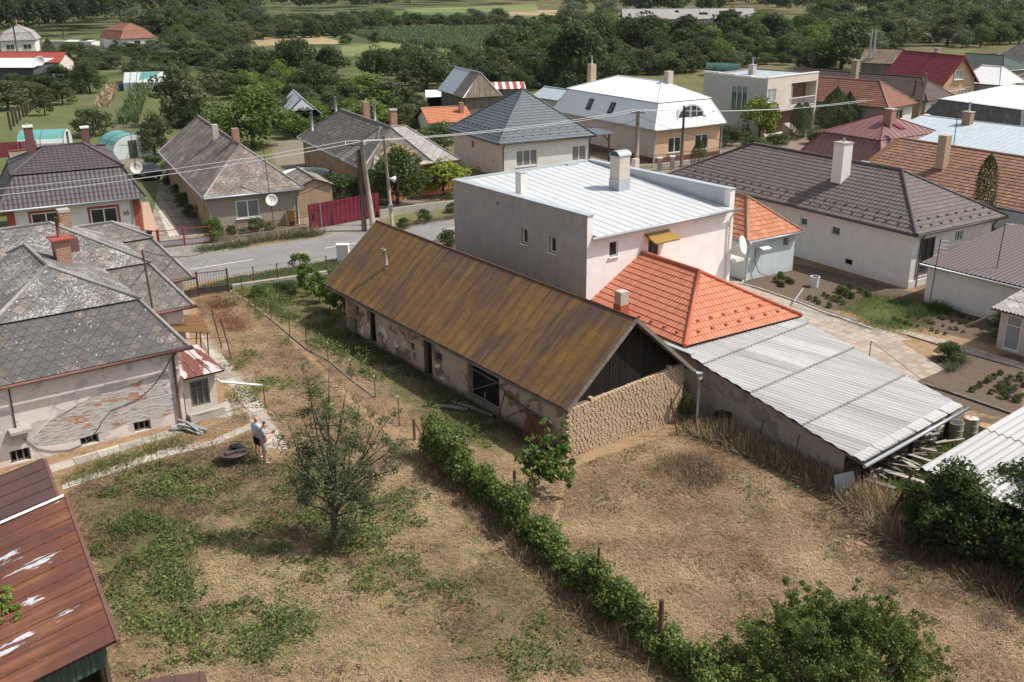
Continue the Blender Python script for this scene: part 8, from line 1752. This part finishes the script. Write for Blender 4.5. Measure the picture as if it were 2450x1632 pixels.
# ---------------------------------------------------------------- things in the near yards
# frames
b = pt(543, 850); o = thing('rusty_trellis', 'tall rusty pipe frame standing on the dry grass by the canopy', 'frame', b); p = {k: pt(*v) for k, v in dict(a=(531.6, 836), b=(554.4, 860)).items()}; hh_ = hgt(531.6, 836, 742)
for k in 'ab': m = M(); m.tube([p[k], p[k]+Vector((-.35, .1, hh_))], .035, 6); m.build('upright', MT['rust'], o)
m = M(); m.tube([p['a']+Vector((-.35, .1, hh_)), p['b']+Vector((-.35, .1, hh_))], .035, 6); m.tube([p['a']+Vector((-.35, .1, hh_)), p['a']+Vector((-1.9, -1.2, hh_-.2))], .02, 5); m.tube([p['b']+Vector((-.2, 0, hh_*.55)), p['a']+Vector((-2.1, -1.4, hh_*.5))], .02, 5); m.build('crossbar', MT['rust_red'], o)
o = thing('drain_pipe', 'white drain pipe carried from the porch roof to a rusty stake', 'pipe', pt(636, 975)); t = pt(635, 976); tz = hgt(635, 976, 922); e = pt(516, 906, 2.05); m = M(); m.tube([e, e.lerp(t+Vector((0, 0, tz)), .1)+Vector((0, 0, -.12)), t+Vector((-.25, 0, tz+.02)), t+Vector((0, 0, tz))], .055, 8); m.build('pipe', MT['plastic_white'], o, smooth=True); m = M(); m.tube([t, t+Vector((0, 0, tz-.03))], .028, 6); m.build('stake', MT['rust'], o)
# scrap metal
o = thing('scrap_metal', 'small heap of grey metal profiles lying at the corner of the old pink wall', 'scrap heap', pt(450, 1035)); m = M(); rj = random.Random(6)
for i in range(9): a = pt(425+rj.uniform(0, 25), 1020+rj.uniform(-4, 14)); b_ = pt(468+rj.uniform(0, 34), 1030+rj.uniform(0, 16)); m.bar(a+Vector((0, 0, .12+.07*i*.4)), b_+Vector((0, 0, .05+.02*i)), .09, .05)
m.build('profiles', MT['grey_metal'], o); m = M(); p = pt(432, 1030); m.tube([p+Vector((-.35, 0, .12)), p+Vector((.3, .1, .16))], .14, 8); m.build('duct', MT['zinc'], o)
# round table with bag and case
c = pt(560, 1105); TZ = .48; o = thing('round_table', 'low rusty round metal table standing in the weeds', 'table', c); m = M(); m.lathe(c+Vector((0, 0, TZ-.04)), [(.02, 0), (.56, 0), (.58, .015), (.56, .035), (.02, .04)], 28); m.build('tabletop', MT['dark_rust'], o)
for k in range(3): m = M(); a = k*2.1+.4; m.tube([c+Vector((math.cos(a)*.38, math.sin(a)*.38, TZ-.04)), c+Vector((math.cos(a)*.46, math.sin(a)*.46, 0))], .025, 6); m.build('leg', MT['rust'], o)
tc = c+Vector((0, 0, TZ)); o = thing('backpack', 'rounded black backpack lying on the rusty round table', 'bag', tc+Vector((.1, .22, 0))); bm_ = bmesh.new(); bmesh.ops.create_uvsphere(bm_, u_segments=20, v_segments=12, radius=1)
for v in bm_.verts: v.co = Vector((v.co.x*.27*(1-.12*v.co.y), v.co.y*.2, (v.co.z*.5+.5)*.23*(1+.1*math.sin(v.co.x*5)))); v.co.z = max(v.co.z, .0)
me = bpy.data.meshes.new('bag'); bm_.to_mesh(me); bm_.free(); me.materials.append(plain('black_fabric', (.018, .018, .022), .8, .3, 9)); me.polygons.foreach_set('use_smooth', [True]*len(me.polygons)); add_obj('body', me, o); m = M(); m.tube([Vector(ORG[o.name])+Vector((.27*math.cos(a_), .16*math.sin(a_)*.6+.05, .21+.04*math.sin(a_))) for a_ in np.linspace(.3, 2.8, 9)], .018, 5); m.build('strap', MT['dark_metal'], o)
f = Fr((tc.x+.08, tc.y-.16), .62); o = thing('equipment_case', 'flat black equipment case open on the round table beside the backpack', 'case', f.P(0, 0, tc.z)); m = M(); m.bx(f, -.36, .1, -.1, .1, tc.z, tc.z+.06); m.build('case', plain('black_plastic', (.03, .032, .036), .45, .2), o); m = M(); m.bx(f, .11, .4, -.13, .13, tc.z, tc.z+.07); m.build('lid', MT['dark_metal'], o); m = M(); m.bx(f, -.32, .06, -.075, .075, tc.z+.061, tc.z+.075); m.build('foam', plain('grey_foam', (.07, .075, .08), .9, .2), o)
# oil drums
for i, (px, by, lid, lb, k) in enumerate(((2282, 1056, 'dark_metal', 'pale rusty oil drum with a dark lid, leftmost of three by the shed', 0), (2318, 1045, 'lid2', 'oil drum with a white and rust lid, middle of three by the shed', 1), (2354, 1064, 'lid3', 'lower oil drum with an orange rust lid nearest the hut', 2))):
    b = pt(px, by); o = thing('oil_drum', lb, 'barrel', b); r = .29; h_ = .86; m = M(); m.lathe(b, [(r, 0), (r, .28), (r+.016, .3), (r, .32), (r, .56), (r+.016, .58), (r, .6), (r, .85), (r+.014, .87), (r-.02, .87), (r-.025, .845), (.01, .845)], 22); n = NT('drum_paint%d' % i, .7); v = n.obj(); fz = n.noise(v, 2.4, 6, .7); q = n.noise(n.mapp(v, (2, 2, .6)), 2, 5, .7); col = n.ramp(n.math('ADD', n.math('MULTIPLY', fz, .5), n.math('MULTIPLY', q, .5)), [(.3, (.1, .07, .05)), (.42, (.29, .27, .22)), (.7, (.4, .38, .32))]); m.build('drum', n.fin(col), o, smooth=False)
    n = NT('drum_lid%d' % i, .7); v = n.obj(); fz = n.noise(v, 3.0, 5, .6); cols = [[(.3, (.035, .04, .045)), (.7, (.06, .065, .07))], [(.4, (.33, .12, .05)), (.5, (.6, .55, .5)), (.8, (.65, .62, .6))], [(.35, (.22, .15, .12)), (.5, (.5, .24, .08)), (.7, (.3, .2, .15))]][i]; m = M(); m.lathe(b+Vector((0, 0, .848)), [(.005, 0), (r-.03, 0), (r-.03, .004), (.005, .006)], 22); m.build('lid', n.fin(n.ramp(fz, cols)), o)
b = pt(1948, 686); o = thing('bucket', 'large white plastic tub in the garden bed before the brown-roofed house', 'tub', b); m = M(); m.lathe(b, [(.25, 0), (.28, .62), (.3, .63), (.3, .67), (.26, .67), (.24, .1), (.01, .1)], 18); m.build('tub', plain('pale_blue_tub', (.55, .62, .66), .5, .15), o); m = M(); m.lathe(b+Vector((0, 0, .58)), [(.255, 0), (.01, .01)], 18); m.build('contents', MT['rust'], o)
# heap of boards spilling from the open end of the shed
bd = plain('weathered_board', (.21, .185, .16), .95, .45, 4); bd2 = plain('bleached_board', (.42, .38, .34), .95, .3, 4); rj = random.Random(12)
def board(a, b_, w_, t, mat, label, name='board', group='boards spilling from the shed'):
    o = None; m = M(); m.bar(a, b_, w_, t); o = m.build(name, mat); tag(o, label, 'board', group)
for i in range(44):
    s = rj.random(); p = pt(2040, 1150).lerp(pt(2175, 1085), s)+Vector((rj.uniform(-.5, .7), rj.uniform(-.7, .4), 0)); an = rj.gauss(-.55, .6); L = rj.uniform(.5, 1.7); d = Vector((math.cos(an), math.sin(an), rj.uniform(-.35, .1))); z = rj.uniform(.1, .75)*(1-.3*abs(s-.4)); a = p+Vector((0, 0, z)); b_ = a+d*L; b_.z = max(b_.z, .04); board(a, b_, rj.uniform(.08, .22), .03, bd if rj.random() < .7 else bd2, 'weathered board in the heap spilling from the open end of the corrugated shed')
for i in range(14): p = pt(2190+rj.uniform(-40, 60), 1065+rj.uniform(-25, 18)); an = rj.uniform(-.4, .8); d = Vector((math.cos(an), math.sin(an), 0)); z = rj.uniform(.05, .6); board(p+Vector((0, 0, z)), p+d*rj.uniform(.6, 1.5)+Vector((0, 0, z+rj.uniform(-.05, .1))), .1, .04, bd2 if i % 2 else bd, 'weathered board lying among the blocks beside the oil drums', group='boards beside the oil drums')
for i, (px, by, s, lb) in enumerate(((2252, 1050, .3, 'pale concrete block standing beside the leftmost oil drum'), (2228, 1066, .22, 'small pale block lying left of the oil drums'), (2205, 1048, .35, 'white crate-like block under the shed roof edge'), (2245, 1020, .26, 'weathered pot half hidden at the shed corner post'))):
    b = pt(px, by); m = M(); bm_ = bmesh.new(); bmesh.ops.create_icosphere(bm_, subdivisions=2, radius=1)
    for v in bm_.verts:
        q = v.co; mx = max(abs(q.x), abs(q.y), abs(q.z)); q = q/mx*.75+q*.25; v.co = Vector((q.x*s*.8, q.y*s*.6, q.z*s))+Vector((rj.uniform(-.02, .02), rj.uniform(-.02, .02), 0))
    me = bpy.data.meshes.new('block'); bm_.to_mesh(me); bm_.free(); me.materials.append(MT['brick_white'] if i < 3 else MT['concrete']); o = add_obj('block', me, None, (b.x, b.y, s)); tag(o, lb, 'block')
b = pt(2020, 1190); m = M(); m.box(b+Vector((0, 0, .45)), Vector((.35, 0, .1)), Vector((0, .02, 0)), Vector((-.1, .1, .5))); tag(m.build('metal_sheet', MT['zinc']), 'bent pale sheet leaning at the low corner of the corrugated shed', 'sheet')
for lst, lb, grp in (([(2040+rj.uniform(-22, 60)*.9, 1275+rj.uniform(-14, 50)) for _ in range(26)], 'orange broken tile shard on the dry grass before the ivy', 'tile shards before the ivy'), ([(640+rj.uniform(-8, 40), 722+rj.uniform(-14, 20)) for _ in range(16)], 'orange brick fragment in the front yard grass', 'brick fragments in the front yard')):
    for (px, py) in lst: p = pt(px, py); m = M(); a = rj.uniform(0, 3); s = rj.uniform(.05, .13); m.box(p+Vector((0, 0, .03)), Vector((math.cos(a), math.sin(a), rj.uniform(-.2, .2)))*s, Vector((-math.sin(a), math.cos(a), 0))*s*.6, Vector((0, 0, .015))); tag(m.build('tile_shard', MT['ridge_clay']), lb, 'shard', grp)
# planks and stones along the barn
for a, b_, lb in (((900, 832), (1010, 885), 'long grey beam lying along the foot of the barn wall'), ((1080, 965), (1180, 1000), 'pale weathered log lying before the big barn door'), ((1040, 975), (1120, 985), 'broken plank beside the log before the barn door')):
    m = M(); m.tube([pt(*a)+Vector((0, 0, .09)), pt(*a).lerp(pt(*b_), .5)+Vector((0, 0, .12)), pt(*b_)+Vector((0, 0, .08))], [.07, .1, .08], 7); tag(m.build('log', MT['wood_grey']), lb, 'log')
# garden pipes, spouts
for (x0_, y0_, x1_, y1_, z0_, z1_, r, lb) in ((1899, 722, 1922, 690, .25, .7, .05, 'grey pipe propped slantwise in the garden bed beside the tub'), (1905, 715, 2050, 768, .45, .1, .04, 'long thin pipe running down the garden bed edge')):
    m = M(); m.tube([pt(x0_, y0_, z0_), pt(x1_, y1_, z1_)], r, 7); tag(m.build('pipe', MT['grey_metal']), lb, 'pipe')
b = pt(2078, 870); o = thing('washing_line', 'thin washing line post and cord over the flag path', 'washing line', b); m = M(); m.tube([b, b+Vector((0, 0, 1.2))], .025, 5); m.build('post', MT['rust'], o); m = M(); m.tube([b+Vector((0, 0, 1.18)), pt(2200, 925)+Vector((0, 0, .4)), pt(2290, 955)+Vector((0, 0, .2))], .014, 4); m.build('cord', MT['dark_metal'], o)
# pool, car, tunnels, greenhouse
p = pt(735, 434); o = thing('garden_pool', 'round pale blue above-ground pool in the yard beside the beige house', 'pool', p); m = M(); m.lathe(p, [(2.1, 0), (2.15, .9), (2.2, .95), (2.1, .95), (2.05, .75), (.01, .75)], 30); m.build('wall', MT['plastic_white'], o, smooth=False); m = M(); m.lathe(p+Vector((0, 0, .755)), [(2.04, 0), (.01, .004)], 30); n = NT('pool_water', .1, .5); m.build('water', n.fin((.12, .3, .33)), o)
p = pt(352, 425); f = Fr((p.x, p.y), Y0+.02); o = thing('parked_car', 'dark car parked on the drive beside number 45', 'car', p); m = M(); prof = [(-2.1, .35), (-2.15, .75), (-1.95, .98), (-1.0, 1.02), (-.45, 1.42), (.9, 1.45), (1.65, 1.05), (2.1, .95), (2.15, .4)]
for i in range(len(prof)-1):
    (a, z), (a2, z2) = prof[i], prof[i+1]; w1_ = .82 if z < 1.2 else .68; w2_ = .82 if z2 < 1.2 else .68; m.poly([f.P(a, -w1_, z), f.P(a2, -w2_, z2), f.P(a2, w2_, z2), f.P(a, w1_, z)][::-1])
for s_ in (-1, 1): q = [f.P(a, s_*(.82 if z < 1.2 else .68), z) for a, z in prof]; m.poly(q if s_ > 0 else q[::-1])
m.build('body', plain('dark_car_paint', (.03, .035, .045), .2, .1, 1, .7), o)
for a in (-1.35, 1.35):
    for s_ in (-.8, .8): m = M(); m.lathe(f.P(a, s_-.1 if s_ > 0 else s_+.1, .32), [(.02, -.1), (.31, -.1), (.31, .1), (.02, .1)], 14, 0, f.B); m.build('wheel', MT['dark'], o)
m = M(); m.poly([f.P(.98, -.6, 1.42), f.P(1.6, -.68, 1.09), f.P(1.6, .68, 1.09), f.P(.98, .6, 1.42)]); m.build('rear_window', MT['glass'], o)
for i in range(len(m.v)): pass
for s_ in (-.6, .6): m = M(); m.bx(f, 2.1, 2.18, s_-.14, s_+.14, .75, .92); m.build('tail_light', MT['rust_red'], o)
def tunnel(p, L, r, h_, yaw, label, cover, frame, ends=True):
    f = Fr((p.x, p.y), yaw); o = thing('polytunnel', label, 'polytunnel', p); N_ = 12; arc = [(r*math.cos(math.pi*i/N_), h_*math.sin(math.pi*i/N_)**.8) for i in range(N_+1)]; m = M()
    for i in range(N_):
        (a, z), (a2, z2) = arc[i], arc[i+1]; k = 1 if i in (0, 1, N_-1, N_-2) else 0; m.poly([f.P(0, a, z), f.P(L, a, z), f.P(L, a2, z2), f.P(0, a2, z2)], k)
    m.build('cover', [MT[cover], MT[frame]], o); m = M(); q = [f.P(L, a, z) for a, z in arc]; m.poly(q); m.poly([f.P(0, a, z) for a, z in arc][::-1]); m.build('end_sheet', MT[frame], o)
    for a in (0.02, L*.5, L-.02):
        m = M()
        for i in range(N_): m.bar(f.P(a, arc[i][0]*1.01, arc[i][1]*1.01), f.P(a, arc[i+1][0]*1.01, arc[i+1][1]*1.01), .05)
        m.build('hoop', MT['wood_grey'], o)
    m = M(); m.bx(f, L+.01, L+.04, -.45, .45, 0, min(1.9, h_*.85)); m.build('door', MT['glass_grey'], o); return o
MT['teal_film'] = plain('teal_shade_net', (.12, .32, .30), .6, .2, 2); MT['clear_film'] = plain('clear_film', (.55, .6, .58), .35, .15, 2); MT['dark_net'] = plain('dark_green_net', (.03, .09, .075), .7, .2, 2)
tunnel(pt(283, 366), 4.5, 2.3, 2.5, Y0+.1, 'round polytunnel with a teal top and clear sides behind number 45', 'teal_film', 'clear_film'); tunnel(pt(55, 352), 5, 2.4, 1.9, .2, 'low teal polytunnel behind the board fence at the left edge', 'teal_film', 'clear_film')
tunnel(pt(1692, 180), 4, 2.2, 2.3, -.4, 'dark green net tunnel among the trees behind the two-storey house, left one', 'dark_net', 'dark_net'); tunnel(pt(1716, 182), 4, 2.2, 2.3, -.4, 'dark green net tunnel among the trees behind the two-storey house, right one', 'dark_net', 'dark_net')
p = pt(297, 218); f = Fr((p.x, p.y), .1); o = thing('greenhouse', 'long clear-film greenhouse with a teal cloth over its right half on the left lawn', 'greenhouse', f.P(4, 2)); L = (pt(392, 216)-p).length; m = M(); wallface(m, f.P(0, 0), f.P(L, 0), 0, 1.4); wallface(m, f.P(L, 0), f.P(L, 3.5), 0, 1.4); wallface(m, f.P(0, 3.5), f.P(0, 0), 0, 1.4); m.build('wall', MT['clear_film'], o)
m = M(); m.poly([f.P(0, 0, 1.4), f.P(L, 0, 1.4), f.P(L, 1.7, 3.0), f.P(0, 1.7, 3.0)]); m.poly([f.P(0, 1.7, 3.0), f.P(L, 1.7, 3.0), f.P(L, 3.5, 1.4), f.P(0, 3.5, 1.4)]); m.poly([f.P(L, 0, 1.4), f.P(L, 3.5, 1.4), f.P(L, 1.7, 3.0)]); m.poly([f.P(0, 3.5, 1.4), f.P(0, 0, 1.4), f.P(0, 1.7, 3.0)]); m.build('roof', MT['clear_film'], o); m = M(); m.poly([f.P(L*.4, .3, 1.74), f.P(L*.78, .9, 2.29), f.P(L*.92, 1.6, 2.96), f.P(L*.42, 1.6, 2.96)]); m.build('cloth', MT['teal_film'], o); m = M()
for i in range(7): a = L*i/6; m.bar(f.P(a, -.02, 0), f.P(a, -.02, 1.4), .08); m.bar(f.P(a, -.02, 1.42), f.P(a, 1.7, 3.03), .07)
m.build('frame', MT['wood_grey'], o)
p = pt(1092, 219+0); p = pt(291, 216); m = M(); m.lathe(p, [(.45, 0), (.5, 1.1), (.02, 1.12)], 14); tag(m.build('rain_barrel', plain('blue_barrel', (.03, .1, .3), .5, .1)), 'blue rain barrel at the left end of the greenhouse', 'barrel')
# ---------------------------------------------------------------- the two people
def skinmesh(name, verts, edges, radii, mat, parent, sub=2):
    me = bpy.data.meshes.new(name); me.from_pydata([tuple(v) for v in verts], edges, []); me.materials.append(mat); o = bpy.data.objects.new(name, me); COL.objects.link(o); o.parent = parent
    md = o.modifiers.new('skin', 'SKIN'); md.use_smooth_shade = True
    for i, sv in enumerate(me.skin_vertices[0].data): r = radii[i]; sv.radius = r if isinstance(r, tuple) else (r, r); sv.use_root = (i == 0)
    s_ = o.modifiers.new('subdivision', 'SUBSURF'); s_.levels = sub; s_.render_levels = sub; return o
MT['skin'] = plain('skin', (.52, .27, .19), .55, .08, 6); MT['hair'] = plain('brown_hair', (.06, .035, .025), .8, .2, 30); MT['tee_blue'] = plain('pale_blue_cotton', (.50, .56, .64), .9, .08, 8); MT['tee_grey'] = plain('grey_cotton', (.33, .32, .31), .9, .1, 8); MT['short_beige'] = plain('beige_cotton', (.40, .34, .28), .9, .1, 8); MT['short_black'] = plain('black_cotton', (.014, .014, .017), .9, .2, 8); MT['shoe_white'] = plain('white_shoe', (.72, .72, .7), .6, .1, 9); MT['shoe_green'] = plain('green_shoe', (.22, .4, .3), .6, .3, 9)
def person(px, by, h_, face, label, tee, shorts, shoe, bald, holding, belly=1.0):
    g_ = pt(px, by); o = thing('person', label, 'person', g_); o.rotation_euler = (0, 0, face); k = h_/1.78; o.scale = (k, k, k)   # faces local +Y
    hd = Vector((0, .10 if holding else .03, 1.64)); tip = .10 if holding else .02
    V = [(0, 0, .95), (0, -.01, 1.12), (0, 0, 1.3), (0, .0, 1.44), (0, .03, 1.52), tuple(hd+Vector((0, .0, -.02))), tuple(hd+Vector((0, .02, .08)))]; Rr = [(.15*belly, .125*belly), (.15*belly, .12*belly), (.165, .115), (.1, .08), .056, (.078, .092), (.07, .08)]; E = [(0, 1), (1, 2), (2, 3), (3, 4), (4, 5), (5, 6)]
    def add(p, r, par): V.append(tuple(p)); Rr.append(r); E.append((par, len(V)-1)); return len(V)-1
    nose = add(hd+Vector((0, .115, .0-tip*.2)), .017, 5)
    for s in (-1, 1):
        add(hd+Vector((s*.09, -.005, .01)), .018, 5); hip = add((s*.095, 0, .88), .1, 0); kn = add((s*.11, .015+.01*s, .5), .062, hip); cf = add((s*.115, -.02, .33), .06, kn); an = add((s*.12, -.02, .09), .038, cf); add((s*.13, .1, .035), .036, an)
        sh_ = add((s*.185, 0, 1.42), .06, 3)
        if holding: el = add((s*.25, .05, 1.14), .042, sh_); wr = add((s*.13, .31, 1.2), .03, el)
        else: el = add((s*.24, -.02, 1.15), .042, sh_); wr = add((s*.2, .18, 1.05) if s > 0 else (-.22, .1, .95), .03, el)
        d = (Vector(V[wr])-Vector(V[el])).normalized(); pm = add(Vector(V[wr])+d*.06, (.034, .02), wr); sd = Vector((-s, 0, 0)) if holding else Vector((0, 1, 0)); sd = (sd-d*sd.dot(d)).normalized(); up = d.cross(sd)
        for i, (off_, ln) in enumerate(((-.03, .07), (-.01, .08), (.01, .076), (.03, .06))): b1 = add(Vector(V[pm])+d*.03+up*off_, .009, pm); b2 = add(Vector(V[b1])+d*ln*.5+sd*.012, .0085, b1); add(Vector(V[b2])+d*ln*.35+sd*.03, .007, b2)
        th = add(Vector(V[wr])+d*.03+sd*.035, .01, wr); add(Vector(V[th])+d*.045+sd*.015, .008, th)
    skinmesh('body', V, E, Rr, MT['skin'], o)
    for s in (-1, 1):
        m = M(); m.lathe(g_+hd+Vector((s*.032, .098, .03)), [(.002, .012), (.01, .006), (.012, 0)], 8, 0, (0, 1, 0)); q = m.build('eye', MT['dark'], None); q.parent = o; q.location = (hd.x+s*.032, hd.y+.092, hd.z+.03)
        q.data.transform(Matrix.Translation(Vector((0, 0, 0))))
    V = [(0, 0, .98), (0, -.01, 1.12), (0, 0, 1.3), (0, 0, 1.43), (0, .015, 1.485)]; Rr = [(.178*belly, .15*belly), (.176*belly, .145*belly), (.188, .14), (.13, .1), (.075, .07)]; E = [(0, 1), (1, 2), (2, 3), (3, 4)]
    for s in (-1, 1): V.append((s*.19, 0, 1.42)); Rr.append(.078); E.append((3, len(V)-1)); V.append((s*.235, .03 if holding else -.01, 1.23)); Rr.append(.072); E.append((len(V)-2, len(V)-1))
    skinmesh('t_shirt', V, E, Rr, MT[tee], o); V = [(0, 0, .99), (0, 0, .87)]; Rr = [(.166*belly, .14*belly), (.16, .13)]; E = [(0, 1)]
    for s in (-1, 1): V += [(s*.1, 0, .8), (s*.112, .012, .53)]; Rr += [.108, .1]; E += [(1, len(V)-2), (len(V)-2, len(V)-1)]
    skinmesh('shorts', V, E, Rr, MT[shorts], o)
    for s in (-1, 1): skinmesh('shoe', [(s*.12, -.06, .05), (s*.125, .05, .05), (s*.135, .15, .04)], [(0, 1), (1, 2)], [(.048, .05), (.05, .045), (.042, .032)], MT[shoe], o, 1)
    if not bald: skinmesh('hair', [tuple(hd+Vector((0, -.035, .03))), tuple(hd+Vector((0, -.01, .1))), tuple(hd+Vector((0, .05, .11)))], [(0, 1), (1, 2)], [(.088, .085), (.082, .07), (.06, .045)], MT['hair'], o)
    return o, g_
pa, ga = person(636, 1107.7, 1.8, R(-62), 'short-haired person in a grey t-shirt and beige shorts looking down at a dark controller', 'tee_grey', 'short_beige', 'shoe_green', False, True, 1.12)
person(620, 1093, 1.8, R(-40), 'bald person in a pale blue t-shirt and black shorts standing behind the other', 'tee_blue', 'short_black', 'shoe_white', True, False, 1.05)
f = Fr((ga.x, ga.y), R(-62)); o = thing('remote_controller', 'dark handheld controller in the hands of the person in grey', 'controller', f.P(0, .39, 1.24)); m = M(); m.box(f.P(0, .4, 1.25), f.A*.09, (f.B*.9+Vector((0, 0, .3))).normalized()*.045, Vector((0, 0, .015))); m.build('controller', MT['dark_metal'], o); m = M(); m.box(f.P(0, .45, 1.29), f.A*.075, (f.B*.5+Vector((0, 0, .8))).normalized()*.045, f.B*.006); m.build('screen', MT['glass'], o)
# creeper hanging over the red-brown roof's lower edge
cr0 = thing('creeper', 'yellow-green creeper growing onto the red-brown roof at the left edge', 'creeper', RF.P(5.3, -2.2, 2.35)); cc = []
for _ in range(60): a, b_ = rg.uniform(3.9, 5.6), rg.uniform(-3.4, -1.9); cc.append(tuple(RF.P(a, b_, 2.85+b_*.2167+rg.uniform(.02, .14))))
V, t_ = clumpleaves(rg, np.array(cc), rg.uniform(.06, .16, len(cc)), 30, .08, .8, .6); foliage_obj('foliage', local(V, cr0), np.clip(t_+.15, 0, 1), 'bright', cr0)
# ---------------------------------------------------------------- the air
m = M(); m.box((0, 3600, 39), Vector((4500, 0, 0)), Vector((0, 3800, 0)), Vector((0, 0, 41)))
hz = bpy.data.materials.new('air'); hz.use_nodes = True; hz.node_tree.nodes.clear(); ho = hz.node_tree.nodes.new('ShaderNodeOutputMaterial'); hv = hz.node_tree.nodes.new('ShaderNodeVolumePrincipled')
hv.inputs['Color'].default_value = (.82, .88, .95, 1); hv.inputs['Density'].default_value = .00005; hv.inputs['Anisotropy'].default_value = .2; hz.node_tree.links.new(hv.outputs[0], ho.inputs['Volume'])
tag(m.build('haze', hz), kind='stuff')
